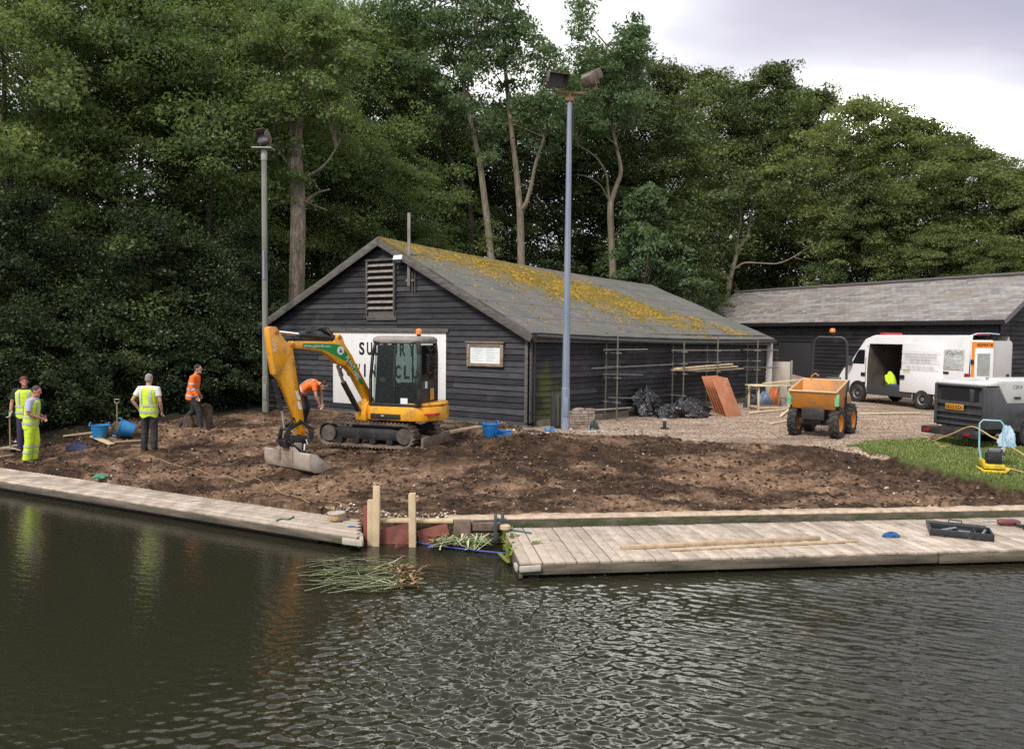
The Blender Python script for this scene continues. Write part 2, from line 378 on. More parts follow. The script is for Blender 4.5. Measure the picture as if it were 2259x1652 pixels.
bp = nd(nt, 'ShaderNodeBump', i_Strength=1.0, i_Distance=0.045); lk(nt, hgt, bp.inputs['Height']); lk(nt, bp.outputs[0], b.inputs['Normal'])
me.materials.append(m); ground = bpy.data.objects.new('ground', me); COL.objects.link(ground)
tag(ground, 'bare dug earth and pale gravel yard running back from the water to the wood', 'ground', kind='structure')
# ---------------------------------------------------------------- water
m = bpy.data.materials.new('river_water'); m.use_nodes = True; nt = m.node_tree; b = nt.nodes['Principled BSDF']
b.inputs['Base Color'].default_value = (0.020, 0.0195, 0.0115, 1); b.inputs['Roughness'].default_value = 0.035; b.inputs['IOR'].default_value = 1.40
tc = nd(nt, 'ShaderNodeTexCoord'); mp = nd(nt, 'ShaderNodeMapping'); mp.inputs['Rotation'].default_value = (0, 0, R_(20)); mp.inputs['Scale'].default_value = (1, 1.8, 1); lk(nt, tc.outputs['Object'], mp.inputs[0])
n = nd(nt, 'ShaderNodeTexNoise', i_Scale=17.0, i_Detail=2.0, i_Distortion=.4); lk(nt, mp.outputs[0], n.inputs['Vector'])
bp = nd(nt, 'ShaderNodeBump', i_Strength=0.40, i_Distance=0.006); lk(nt, n.outputs[0], bp.inputs['Height']); lk(nt, bp.outputs[0], b.inputs['Normal'])
wx = axis([(-160, -30, 13), (-30, -11, .5), (-11, 11, .026), (11, 30, .5), (30, 160, 13)]); wy = axis([(-120, -10, 11), (-10, 2.6, .6), (2.6, 13.2, .021), (13.2, 24, .4), (24, 60, 9)])
WX, WY = np.meshgrid(wx, wy); H_ = np.zeros_like(WX); rs = np.random.RandomState(17)
near = sstep(-11, -9.5, WX) * (1 - sstep(9.5, 11, WX)) * sstep(2.6, 3.4, WY) * (1 - sstep(12.6, 13.2, WY))
calm = .06 + .76 * sstep(-4.2, 3.2, WX - (WY - 7.5) * .75)
patch = .35 + 1.5 * (vn(WX * .45, WY * .8, 31) + .5) * (vn(WX * 1.1 + 9, WY * 1.9, 32) + .5) * 1.7
patch = np.minimum(patch, 1.15)
for k in range(30):                                   # wind waves: crests run from far left to near right
    lam = .065 + .17 * rs.uniform(0, 1) ** 1.9; th = R_(rs.normal(66, 15)); amp = .0023 * (lam / .22) ** 1.0
    ph = rs.uniform(0, 6.28) + vn(WX * .6 + k, WY * .9, 40 + k) * 5.0
    H_ += amp * np.sin(2 * math.pi / lam * (WX * math.cos(th) + WY * math.sin(th)) + ph) * calm * patch
cross = np.exp(-((WX + .3 - (WY - 6) * .05) / 1.8) ** 2) * (1 - sstep(8.8, 11.0, WY)) * (.50 + .9 * (vn(WX * .9, WY * 1.3, 61) + .5)) + .035 + .20 * (1 - sstep(5.2, 7.6, WY))
for k in range(22):                                   # choppy crossing ripples in the middle
    lam = .065 + .13 * rs.uniform(0, 1) ** 1.8; th = R_(rs.uniform(28, 128)); amp = .0036 * (lam / .18) ** 1.0
    ph = rs.uniform(0, 6.28) + vn(WX * 1.8 + k, WY * 1.8, 80 + k) * 7.0
    H_ += amp * np.sin(2 * math.pi / lam * (WX * math.cos(th) + WY * math.sin(th)) + ph) * cross
ZW = WATER + H_ * near
nx, ny = len(wx), len(wy); me = bpy.data.meshes.new('water'); me.vertices.add(nx * ny)
me.vertices.foreach_set('co', np.stack([WX, WY, ZW], -1).reshape(-1).astype(np.float32))
ii, jj = np.meshgrid(np.arange(nx - 1), np.arange(ny - 1)); q = (jj * nx + ii).reshape(-1); loops = np.stack([q, q + 1, q + nx + 1, q + nx], -1).reshape(-1).astype(np.int32)
me.loops.add(len(loops)); me.loops.foreach_set('vertex_index', loops); me.polygons.add(len(q)); me.polygons.foreach_set('loop_start', np.arange(0, len(loops), 4, dtype=np.int32)); me.update(calc_edges=True)
me.polygons.foreach_set('use_smooth', [True] * len(me.polygons)); me.materials.append(m); wo = bpy.data.objects.new('water', me); COL.objects.link(wo)
tag(wo, 'dark brown river water with rippled reflections', 'water', kind='structure')
# ---------------------------------------------------------------- lawn blades
rs = np.random.RandomState(3)
def quads_obj(name, v, material, rnd=None):
    n = len(v) // 4; me = bpy.data.meshes.new(name); me.vertices.add(len(v)); me.vertices.foreach_set('co', v.reshape(-1).astype(np.float32))
    me.loops.add(4 * n); me.loops.foreach_set('vertex_index', np.arange(4 * n, dtype=np.int32))
    me.polygons.add(n); me.polygons.foreach_set('loop_start', np.arange(0, 4 * n, 4, dtype=np.int32)); me.update(calc_edges=True)
    if rnd is not None:
        a = me.attributes.new('rnd', 'FLOAT', 'FACE'); a.data.foreach_set('value', rnd.astype(np.float32))
    me.materials.append(material); o = bpy.data.objects.new(name, me); COL.objects.link(o); return o
def leafmat(name, stops, trans=0.35, rough=0.5, hue=0.0):
    m = bpy.data.materials.new(name); m.use_nodes = True; nt = m.node_tree; nt.nodes.clear()
    o = nd(nt, 'ShaderNodeOutputMaterial'); a = nd(nt, 'ShaderNodeAttribute', attribute_name='rnd'); oi = nd(nt, 'ShaderNodeObjectInfo')
    f = mth(nt, 'ADD', mth(nt, 'MULTIPLY', a.outputs['Fac'], 0.72), mth(nt, 'MULTIPLY', oi.outputs['Random'], 0.28))
    c = ramp(nt, f, stops)
    d = nd(nt, 'ShaderNodeBsdfPrincipled', i_Roughness=rough); d.inputs['Specular IOR Level'].default_value = 0.18; lk(nt, c, d.inputs['Base Color'])
    t = nd(nt, 'ShaderNodeBsdfTranslucent'); lk(nt, mixc(nt, 1.0, c, (1.25, 1.35, 0.75), 'MULTIPLY'), t.inputs[0])
    x = nd(nt, 'ShaderNodeMixShader', i_0=trans); lk(nt, d.outputs[0], x.inputs[1]); lk(nt, t.outputs[0], x.inputs[2]); lk(nt, x.outputs[0], o.inputs[0]); return m
n = 60000; px = rs.uniform(8.0, 16.5, n); py = rs.uniform(14.4, 21, n); k = (polyd(px, py, LAWN) + vn(px * 4, py * 4, 8) * .20 + vn(px * 11, py * 11, 18) * .12 > rs.uniform(-0.04, 0.12, n)) & (vn(px * 1.6, py * 1.6, 77) + .5 * vn(px * 5, py * 5, 78) > -.20); px, py = px[k], py[k]; n = len(px)
pz = terrain(px, py); a = rs.uniform(0, 6.28, n); hh = rs.uniform(0.02, 0.055, n); ww = 0.012
dx, dy = np.cos(a), np.sin(a); lx, ly = rs.normal(0, .02, n), rs.normal(0, .02, n)
v = np.stack([np.stack([px - dx * ww, py - dy * ww, pz - .005], -1), np.stack([px + dx * ww, py + dy * ww, pz - .005], -1),
              np.stack([px + dx * ww * .3 + lx, py + dy * ww * .3 + ly, pz + hh], -1), np.stack([px - dx * ww * .3 + lx, py - dy * ww * .3 + ly, pz + hh], -1)], 1).reshape(-1, 3)
grassm = leafmat('grass_blade', [(0.1, (0.085, 0.13, 0.030)), (0.5, (0.175, 0.235, 0.065)), (0.9, (0.32, 0.32, 0.14))], 0.25)
tag(quads_obj('lawn_grass', v, grassm, rs.uniform(0, 1, n)), 'short green lawn grass behind the dug earth', 'grass', kind='stuff')
# ---------------------------------------------------------------- clods and stones on the earth
def scatter(name, n, x0, x1, y0, y1, keep, smin, smax, material, label, cat, seed):
    rs = np.random.RandomState(seed); px = rs.uniform(x0, x1, n); py = rs.uniform(y0, y1, n); k = keep(px, py); px, py = px[k], py[k]; n = len(px)
    pz = terrain(px, py); s = smin + (smax - smin) * rs.power(0.45, n)
    base = np.array([(1, 0, 0), (-.6, .8, 0), (-.6, -.8, 0), (.1, .1, .9), (0, 0, -.6)], float)
    rot = rs.uniform(0, 6.28, n); V = np.zeros((n, 5, 3))
    jit = rs.uniform(.6, 1.3, (n, 5, 3)); B = base[None] * jit
    V[..., 0] = B[..., 0] * np.cos(rot)[:, None] - B[..., 1] * np.sin(rot)[:, None]; V[..., 1] = B[..., 0] * np.sin(rot)[:, None] + B[..., 1] * np.cos(rot)[:, None]; V[..., 2] = B[..., 2] * .75
    V = V * s[:, None, None] + np.stack([px, py, pz + s * .15], -1)[:, None]
    fc = np.array([(0, 1, 3), (1, 2, 3), (2, 0, 3), (1, 0, 4), (2, 1, 4), (0, 2, 4)])
    idx = (fc[None] + np.arange(n)[:, None, None] * 5).reshape(-1).astype(np.int32)
    me = bpy.data.meshes.new(name); me.vertices.add(n * 5); me.vertices.foreach_set('co', V.reshape(-1).astype(np.float32))
    me.loops.add(len(idx)); me.loops.foreach_set('vertex_index', idx); me.polygons.add(len(idx) // 3); me.polygons.foreach_set('loop_start', np.arange(0, len(idx), 3, dtype=np.int32))
    me.update(calc_edges=True); at = me.attributes.new('rnd', 'FLOAT', 'FACE'); at.data.foreach_set('value', np.repeat(rs.uniform(0, 1, n), 6).astype(np.float32))
    me.materials.append(material); o = bpy.data.objects.new(name, me); COL.objects.link(o); tag(o, label, cat, kind='stuff'); return o
def rndmat(name, stops, rough=0.9):
    m = bpy.data.materials.new(name); m.use_nodes = True; nt = m.node_tree; b = nt.nodes['Principled BSDF']; b.inputs['Roughness'].default_value = rough
    b.inputs['Specular IOR Level'].default_value = 0.2
    lk(nt, ramp(nt, nd(nt, 'ShaderNodeAttribute', attribute_name='rnd').outputs['Fac'], stops), b.inputs['Base Color']); return m
clodm = rndmat('clod', [(0.0, (0.020, 0.013, 0.009)), (0.5, (0.06, 0.037, 0.024)), (0.80, (0.13, 0.085, 0.056)), (0.96, (0.24, 0.17, 0.12)), (1.0, (0.5, 0.44, 0.37))])
stonem = rndmat('chip', [(0.0, (0.12, 0.08, 0.06)), (0.5, (0.30, 0.22, 0.17)), (0.85, (0.45, 0.36, 0.29)), (1.0, (0.62, 0.56, 0.5))])
_soil = lambda x, y: (bank_d(x, y) > 0.10) & (gravel_m(x, y) < 0.5) & (polyd(x, y, LAWN) < 0.0) & (vn(x * .8, y * 1.1, 21) > -0.22) & (y < 23)
scatter('soil_clods', 21000, -14, 12, 12.7, 22, _soil, 0.008, 0.06, clodm, 'loose brown clods and crumbs of dug soil', 'soil', 11)
scatter('fresh_clods', 2600, -2.6, 9.5, 14.2, 18.2, lambda x, y: (_soil(x, y)) & ((np.exp(-((x - .3) / 1.7) ** 2 - ((y - 16.7) / .8) ** 2) + np.exp(-((polyd(x, y, LAWN) + .35) / .3) ** 2) * .7) > .35), 0.02, 0.085, rndmat('wet_clod', [(0, (.014, .009, .007)), (.6, (.045, .028, .018)), (1, (.10, .062, .04))]), 'dark wet clods heaped on the mound and along the lawn edge', 'soil', 15)
scatter('gravel_chips', 9000, -1, 15, 16.8, 25, lambda x, y: (gravel_m(x, y) > 0.35) & (polyd(x, y, LAWN) < -0.05), 0.008, 0.032, stonem, 'pale gravel stones spread over the yard', 'gravel', 12)
scatter('rubble_stones', 420, -0.2, 3.6, 19.4, 21.2, lambda x, y: np.abs(y - 19.95 - 0.28 * (x - 1.4)) < 0.26 + vn(x * 3, y * 3, 4), 0.03, 0.10, stonem, 'cream broken rubble along the foot of the black side wall', 'rubble', 13)
scatter('bank_cobbles', 500, -3.2, -0.9, 12.1, 13.2, lambda x, y: (bank_d(x, y) > .05) & (bank_d(x, y) < .5), 0.02, 0.065, stonem, 'pale cobbles and mortar along the bank behind the red sheet piling', 'rubble', 14)
# ================================================================ BUILDINGS
def text_obj(s, height, width, material, parent, O, U, V, name='lettering', lift=0.004, bold=0.0, align='CENTER'):
    cu = bpy.data.curves.new('t', 'FONT'); cu.body = s; cu.size = 1.0; cu.extrude = 0.001; cu.offset = bold; cu.align_x = 'LEFT'
    to = bpy.data.objects.new('t', cu); COL.objects.link(to); dg = bpy.context.evaluated_depsgraph_get(); dg.update()
    me = bpy.data.meshes.new_from_object(to.evaluated_get(dg)); bpy.data.objects.remove(to); bpy.data.curves.remove(cu)
    n = len(me.vertices); co = np.zeros(n * 3); me.vertices.foreach_get('co', co); co = co.reshape(-1, 3)
    mn, mx = co.min(0), co.max(0); co[:, 0] = (co[:, 0] - (mn[0] + mx[0]) / 2) / (mx[0] - mn[0]) * width; co[:, 1] = (co[:, 1] - (mn[1] + mx[1]) / 2) / (mx[1] - mn[1]) * height
    O, U, V = Vector(O), Vector(U).normalized(), Vector(V).normalized(); N = U.cross(V)
    w = np.array(O)[None] + co[:, :1] * np.array(U)[None] + co[:, 1:2] * np.array(V)[None] + (co[:, 2:3] + lift) * np.array(N)[None]
    me.vertices.foreach_set('co', w.reshape(-1)); me.update(); me.materials.clear(); me.materials.append(material); me.name = name
    o = bpy.data.objects.new(name, me); COL.objects.link(o)
    if parent is not None: o.parent = parent
    return o
def claddingmat(name, c1, c2, green=None, rough=0.75):
    m = bpy.data.materials.new(name); m.use_nodes = True; nt = m.node_tree; b = nt.nodes['Principled BSDF']; b.inputs['Roughness'].default_value = rough
    b.inputs['Specular IOR Level'].default_value = 0.3
    uv = nd(nt, 'ShaderNodeUVMap', uv_map='UVMap'); mp = nd(nt, 'ShaderNodeMapping'); mp.inputs['Scale'].default_value = (1.2, 14, 1); lk(nt, uv.outputs[0], mp.inputs[0])
    n = nd(nt, 'ShaderNodeTexNoise', i_Scale=1.6, i_Detail=8.0, i_Roughness=0.7); lk(nt, mp.outputs[0], n.inputs['Vector'])
    c = ramp(nt, n.outputs[0], [(0.32, c1), (0.70, c2)])
    a = nd(nt, 'ShaderNodeAttribute', attribute_name='rnd'); v = mth(nt, 'ADD', mth(nt, 'MULTIPLY', mth(nt, 'POWER', a.outputs['Fac'], 2.0), 1.1), 0.65); cb = nd(nt, 'ShaderNodeCombineXYZ')
    for k in range(3): lk(nt, v, cb.inputs[k])
    c = mixc(nt, 1.0, c, cb.outputs[0], 'MULTIPLY')
    n3 = nd(nt, 'ShaderNodeTexNoise', i_Scale=0.9, i_Detail=6.0); lk(nt, uv.outputs[0], n3.inputs['Vector'])
    c = mixc(nt, ramp(nt, n3.outputs[0], [(0.55, (0, 0, 0)), (0.75, (0.55,) * 3)]), c, (0.085, 0.08, 0.078))
    if green:
        s = nd(nt, 'ShaderNodeSeparateXYZ'); lk(nt, uv.outputs[0], s.inputs[0])
        n4 = nd(nt, 'ShaderNodeTexNoise', i_Scale=2.4, i_Detail=6.0); lk(nt, uv.outputs[0], n4.inputs['Vector'])
        f = mth(nt, 'SUBTRACT', mth(nt, 'ADD', n4.outputs[0], 0.32), mth(nt, 'MULTIPLY', mth(nt, 'ABSOLUTE', mth(nt, 'SUBTRACT', s.outputs[0], 0.75)), 0.42))
        f = mth(nt, 'SUBTRACT', f, mth(nt, 'MULTIPLY', mth(nt, 'MAXIMUM', mth(nt, 'SUBTRACT', s.outputs[1], 1.35), 0.0), 0.55))
        c = mixc(nt, ramp(nt, f, [(0.50, (0, 0, 0)), (0.78, (0.85,) * 3)]), c, green)
    lk(nt, c, b.inputs['Base Color'])
    bp = nd(nt, 'ShaderNodeBump', i_Strength=0.35, i_Distance=0.01); lk(nt, n.outputs[0], bp.inputs['Height']); lk(nt, bp.outputs[0], b.inputs['Normal']); return m
def clad(mb, O, U, N, z0, z1, ext, pitch=0.165, holes=(), rs=random.Random(5), joint=(2.4, 4.6)):
    """overlapping horizontal boards on the plane through O along U; ext(z) gives the run at that height"""
    if mb.uv is None: mb.uv = []
    O = Vector(O); U = Vector(U); N = Vector(N); z = z0; Z = Vector((0, 0, 1))
    while z < z1 - 0.02:
        zt = min(z + pitch, z1); a0, a1 = ext(z); b0, b1 = ext(zt)
        if a1 - a0 < 0.05: break
        cuts = [min(a0, b0)]; p = cuts[0] + rs.uniform(*joint)
        while p < max(a1, b1) - 0.6: cuts.append(p); p += rs.uniform(*joint)
        cuts.append(max(a1, b1)); segs = list(zip(cuts[:-1], cuts[1:]))
        for (h0, h1, hz0, hz1) in holes:
            if z > hz0 - pitch * 0.6 and zt < hz1 + pitch * 0.6:
                ns = []
                for (x0, x1) in segs:
                    if x1 <= h0 or x0 >= h1: ns.append((x0, x1)); continue
                    if x0 < h0: ns.append((x0, h0))
                    if x1 > h1: ns.append((h1, x1))
                segs = ns
        for (x0, x1) in segs:
            q0, q1 = max(x0, a0), min(x1, a1); r0, r1 = max(x0, b0), min(x1, b1)
            if q1 - q0 < 0.02 or r1 <= r0: continue
            j = rs.uniform(-.011, .011); o = rs.uniform(0, .012); g = 0.004
            vs = [O + U * (q0 + g) + Z * (z + j) + N * (.034 + o), O + U * (q1 - g) + Z * (z - j * .5) + N * (.034 + o),
                  O + U * (r1 - g) + Z * zt + N * .006, O + U * (r0 + g) + Z * zt + N * .006,
                  O + U * (q0 + g) + Z * (z + j) - N * .002, O + U * (q1 - g) + Z * (z - j * .5) - N * .002]
            mb.add(vs, [(0, 1, 2, 3), (4, 5, 1, 0)], 0, rs.random())
            mb.uv += [(q0, z), (q1, z), (r1, zt), (r0, zt), (q0, z - .01), (q1, z - .01)]
        z += pitch
Z3 = Vector((0, 0, 1))
bC = Vector((0.45, 20.9, 0)); bE = Vector((-8.3, 26.3, 0)); bD = Vector((10.4, 31.6, 0)); bF = bD + (bE - bC)
gU = (bE - bC).normalized(); gL = (bE - bC).length; gN = Vector((gU.y, -gU.x, 0)); gN = gN if gN.y < 0 else -gN
sU = (bD - bC).normalized(); sL = (bD - bC).length; sN = Vector((sU.y, -sU.x, 0))
tar1, tar2 = (0.012, 0.012, 0.0145), (0.050, 0.050, 0.056)
tarred = claddingmat('tarred_boards', tar1, tar2); tarred_green = claddingmat('tarred_boards_with_algae', tar1, tar2, (0.075, 0.085, 0.020))
bh = thing('boathouse', 'long black boarded boathouse with mossy felt roof and white lettered door', 'boathouse', bC)
ZC, ZE, ZA, ZD, ZB, ZFF = 2.56, 2.74, 5.34, 2.42, 4.74, 2.5
mid = gL / 2
def gext(z):
    s0 = 0.0 if z <= ZC else (z - ZC) / (ZA - ZC) * mid
    s1 = gL if z <= ZE else gL - (z - ZE) / (ZA - ZE) * mid
    return s0, s1
door = (2.77, 7.26, 0.3, 2.56); vent = (4.66, 5.75, 3.10, 4.72)
mb = MB(); clad(mb, bC, gU, gN, 0.0, ZA, gext, holes=[(door[0], door[1], door[2], door[3])], rs=random.Random(5))
w = mb.build('gable_wall', tarred, bh, off=bC, smooth=0, recalc=False); w.location = (0, 0, 0)
mb = MB(); clad(mb, bC, sU, sN, 0.16, 2.60, lambda z: (0.0, sL), rs=random.Random(8), joint=(3, 5.5))
w = mb.build('side_wall', tarred_green, bh, off=bC, smooth=0, recalc=False); w.location = (0, 0, 0)
inner = mat('shed_inside', (0.012, 0.012, 0.013), 0.9)
mb = MB()      # inner shell, so that gaps between boards are dark
def shell(p, q, zs):
    n = Vector(((q - p).y, -(q - p).x, 0)).normalized(); c = (bC + bE + bD + bF) / 4
    if n.dot(c - p) < 0: n = -n
    mb.add([p + n * .03, q + n * .03, q + n * .03 + Z3 * zs[1], p + n * .03 + Z3 * zs[0]], [(0, 1, 2, 3)])
shell(bC, bD, (ZC, ZD)); shell(bD, bF, (ZD, ZFF)); shell(bF, bE, (ZFF, ZE))
gi = -gN * .03
mb.add([bC + gi, bE + gi, bE + gi + Z3 * ZE, bC + gU * mid + gi + Z3 * ZA, bC + gi + Z3 * ZC], [(0, 1, 2, 3, 4)])
fm_ = bD + (bF - bD) / 2
mb.add([bD + sU * .0, bF, bF + Z3 * ZFF, fm_ + Z3 * ZB, bD + Z3 * ZD], [(0, 1, 2, 3, 4)])
w = mb.build('inner_shell', inner, bh, off=bC, smooth=0); w.location = (0, 0, 0)
def wpart(mb, name, m, parent, off, **k):
    o = mb.build(name, m, parent, off=off, **k); o.location = (0, 0, 0); return o
# roof: two slopes with thickness
m = bpy.data.materials.new('mossy_felt'); m.use_nodes = True; nt = m.node_tree; b = nt.nodes['Principled BSDF']; b.inputs['Roughness'].default_value = 0.95; b.inputs['Specular IOR Level'].default_value = 0.2
uv = nd(nt, 'ShaderNodeUVMap', uv_map='UVMap'); s = nd(nt, 'ShaderNodeSeparateXYZ'); lk(nt, uv.outputs[0], s.inputs[0])
def un(scale, detail=6.0, rough=.6, st=(1, 1, 1)):
    mp = nd(nt, 'ShaderNodeMapping'); mp.inputs['Scale'].default_value = st; lk(nt, uv.outputs[0], mp.inputs[0])
    n = nd(nt, 'ShaderNodeTexNoise', i_Scale=scale, i_Detail=detail, i_Roughness=rough); lk(nt, mp.outputs[0], n.inputs['Vector']); return n.outputs[0]
felt = ramp(nt, un(1.1, 8.0, .7), [(0.3, (0.070, 0.072, 0.070)), (0.7, (0.165, 0.160, 0.150))])
felt = mixc(nt, ramp(nt, un(0.45, 4.0), [(0.48, (0, 0, 0)), (0.62, (0.6,) * 3)]), felt, (0.095, 0.105, 0.060))
felt = mixc(nt, ramp(nt, un(30, 3.0), [(0.35, (0, 0, 0)), (0.65, (0.5,) * 3)]), felt, (0.21, 0.205, 0.19))
br = nd(nt, 'ShaderNodeTexBrick'); br.inputs['Scale'].default_value = 1.0; br.inputs['Brick Width'].default_value = 60; br.inputs['Row Height'].default_value = 0.98; br.inputs['Mortar Size'].default_value = 0.03
br.inputs['Color1'].default_value = (1, 1, 1, 1); br.inputs['Color2'].default_value = (1, 1, 1, 1); br.inputs['Mortar'].default_value = (0.55, 0.55, 0.55, 1); lk(nt, uv.outputs[0], br.inputs['Vector'])
felt = mixc(nt, 0.7, felt, br.outputs[0], 'MULTIPLY')
# moss: a band that starts on the ridge and runs down to the eave two thirds of the way along
pos = mth(nt, 'ABSOLUTE', mth(nt, 'SUBTRACT', s.outputs[1], mth(nt, 'SUBTRACT', 6.9, mth(nt, 'MULTIPLY', mth(nt, 'MAXIMUM', mth(nt, 'SUBTRACT', s.outputs[0], 1.5), 0.0), 0.52))))
cut = mth(nt, 'MULTIPLY', mth(nt, 'MAXIMUM', mth(nt, 'SUBTRACT', s.outputs[0], 10.2), 0.0), 0.9)
low = mth(nt, 'MULTIPLY', mth(nt, 'MAXIMUM', mth(nt, 'SUBTRACT', pos, 0.9), 0.0), 0.085)
f = mth(nt, 'SUBTRACT', mth(nt, 'SUBTRACT', mth(nt, 'ADD', un(3.4, 10.0, .8, (0.7, 1.0, 1)), 0.125), low), cut)
mossc = ramp(nt, un(5.0, 6.0), [(0.32, (0.07, 0.068, 0.015)), (0.52, (0.18, 0.13, 0.022)), (0.70, (0.30, 0.195, 0.035))])
c = mixc(nt, ramp(nt, f, [(0.49, (0, 0, 0)), (0.60, (1, 1, 1))]), felt, mossc); lk(nt, c, b.inputs['Base Color'])
bp = nd(nt, 'ShaderNodeBump', i_Strength=0.8, i_Distance=0.03); lk(nt, mth(nt, 'ADD', un(24, 5.0), mth(nt, 'MULTIPLY', f, 1.2)), bp.inputs['Height']); lk(nt, bp.outputs[0], b.inputs['Normal'])
feltm = m
ov = 0.22
rA = bC + gU * mid - sU * ov + Z3 * 5.44; rB = fm_ + sU * .25 + Z3 * 4.80
rC = bC - gU * 0.26 - sU * ov + Z3 * 2.58; rD = bD - gU * 0.26 + sU * .25 + Z3 * 2.45
rE = bE + gU * 0.30 - sU * ov + Z3 * 2.74; rF = bF + gU * 0.3 + sU * .25 + Z3 * 2.45
def slope(name, a, b_, c_, d_, mt, parent, off, nu, nv, sag=0.0, th=0.07, seed=1):
    """a-b eave, d-c ridge"""
    mb = MB(); mb.uv = []; rs = random.Random(seed); N = (b_ - a).cross(d_ - a).normalized(); N = N if N.z > 0 else -N
    vs = []; L = (b_ - a).length; H = (d_ - a).length
    for lay in (0, 1):
        for j in range(nv + 1):
            for i in range(nu + 1):
                u, w = i / nu, j / nv
                p = (a * (1 - u) + b_ * u) * (1 - w) + (d_ * (1 - u) + c_ * u) * w
                p = p - Z3 * sag * math.sin(math.pi * u) * (0.6 + 0.4 * w)
                if not lay: p = p + N * (rs.uniform(-.008, .008) + .012 * math.sin(i * 1.3) * math.sin(j * .9))
                else: p = p - N * th
                vs.append(p); mb.uv.append((u * L, w * H))
    K = (nu + 1) * (nv + 1); fs = []
    for j in range(nv):
        for i in range(nu):
            k = j * (nu + 1) + i; fs.append((k, k + 1, k + nu + 2, k + nu + 1)); fs.append((K + k, K + k + nu + 1, K + k + nu + 2, K + k + 1))
    ring = [i for i in range(nu + 1)] + [j * (nu + 1) + nu for j in range(1, nv + 1)] + [nv * (nu + 1) + i for i in range(nu - 1, -1, -1)] + [j * (nu + 1) for j in range(nv - 1, 0, -1)]
    for q in range(len(ring)):
        a_, b2 = ring[q], ring[(q + 1) % len(ring)]; fs.append((a_, K + a_, K + b2, b2))
    mb.add(vs, fs); o = wpart(mb, name, mt, parent, off, smooth=25); return o
slope('roof', rC, rD, rB, rA, feltm, bh, bC, 40, 14, 0.10)
slope('roof', rF, rE, rA, rB, feltm, bh, bC, 30, 10, 0.10, seed=4)
mossm = rndmat('moss', [(0, (.07, .066, .014)), (.35, (.17, .118, .018)), (.7, (.31, .185, .026)), (1, (.42, .26, .045))], .95)
mrs = np.random.RandomState(5); NM = 26000; mu = mrs.uniform(.2, 13.6, NM); mv = mrs.uniform(.2, 5.75, NM)
ctr = 6.1 - .50 * np.maximum(mu - 2.2, 0); wid = np.interp(mu, [0, 1.5, 4, 7, 10, 12, 14], [.35, 1.1, 2.0, 1.9, 1.3, .7, .15]); dens = np.exp(-((mv - ctr) / wid) ** 2) * .9 + .05 * (mu < 10.5); dens *= (vn(mu * 1.6, mv * 2.0, 51) > -.16) * (.35 + 1.3 * (vn(mu * 4, mv * 4, 52) + .5)); kk = mrs.uniform(0, 1, NM) < dens; mu, mv = mu[kk], mv[kk]
mb = MB(); Lr_ = (rD - rC).length; Hr_ = (rA - rC).length; nR = (rD - rC).cross(rA - rC).normalized(); nR = nR if nR.z > 0 else -nR; eu = (rD - rC).normalized(); ev = nR.cross(eu)
for k in range(len(mu)):
    u_, w_ = mu[k] / Lr_, mv[k] / Hr_; p = (rC * (1 - u_) + rD * u_) * (1 - w_) + (rA * (1 - u_) + rB * u_) * w_ - Z3 * .10 * math.sin(math.pi * u_) * (.6 + .4 * w_) + nR * .004
    q = mrs.uniform(.014, .05); h = q * mrs.uniform(.35, .7); a0 = mrs.uniform(0, 6.28); ring = [p + (eu * math.cos(a0 + i * 1.2566) + ev * math.sin(a0 + i * 1.2566)) * q * mrs.uniform(.7, 1.25) for i in range(5)]
    mb.add(ring + [p + nR * h], [(i, (i + 1) % 5, 5) for i in range(5)], 0, float(mrs.uniform()))
o = mb.build('moss', mossm, bh, off=bC, smooth=60); o.location = (0, 0, 0); o['kind'] = 'stuff'
barge = mat('weathered_board', (0.06, 0.055, 0.05), 0.8, col2=(0.13, 0.12, 0.105), scale=3, stretch=(1, 1, 6), bump=.3)
mb = MB(); oN = gN * 0.05 - sU * ov
mb.beam(rC + gN * .03 - Z3 * .17, rA + gN * .03 - Z3 * .17, 0.035, 0.19); mb.beam(rE + gN * .03 - Z3 * .17, rA + gN * .034 - Z3 * .17, 0.035, 0.19)
wpart(mb, 'bargeboard', barge, bh, bC, bevel=.004)
gut = mat('black_gutter', (0.022, 0.022, 0.024), 0.45)
mb = MB(); e0 = rC + sU * .1 - gU * .06 - Z3 * .10; e1 = rD - sU * .1 - gU * .06 - Z3 * .10
pts = [e0 * (1 - t) + e1 * t - Z3 * 0.10 * math.sin(math.pi * t) for t in [i / 10 for i in range(11)]]
mb.tube(pts, 0.058, 8); wpart(mb, 'gutter', gut, bh, bC)
mb = MB(); mb.beam(rC + sU * .1 + gU * .04 - Z3 * .15, rD - sU * .1 + gU * .04 - Z3 * .15, 0.025, 0.2); wpart(mb, 'fascia', barge, bh, bC)
mb = MB(); mb.box(bC + gU * .045 + gN * .05 + Z3 * 1.3, (.09, .03, 2.35), rz=math.atan2(gU.y, gU.x)); mb.box(bC + sU * .045 + sN * .05 + Z3 * 1.3, (.09, .03, 2.35), rz=math.atan2(sU.y, sU.x)); wpart(mb, 'corner_board', barge, bh, bC, bevel=.003)
mb = MB(); mb.tube([bC + sU * .14 + sN * .09 + Z3 * 2.4, bC + sU * .14 + sN * .09 + Z3 * .15], .034, 8); wpart(mb, 'downpipe', gut, bh, bC)
plm = mat('mossy_plinth', (0.085, 0.075, 0.058), 0.95, col2=(0.17, 0.145, 0.12), scale=3, bump=.6, bscale=18, dirt=(0.05, 0.06, 0.02), dscale=2.0)
mb = MB(); mb.beam(bC - gU * .06 + gN * .0 - Z3 * .16, bE - Z3 * .16, .30, .40); mb.beam(bC + sU * .25 + sN * .0 - Z3 * .04, bD - Z3 * .04, .22, .42); wpart(mb, 'plinth', plm, bh, bC, bevel=.01)
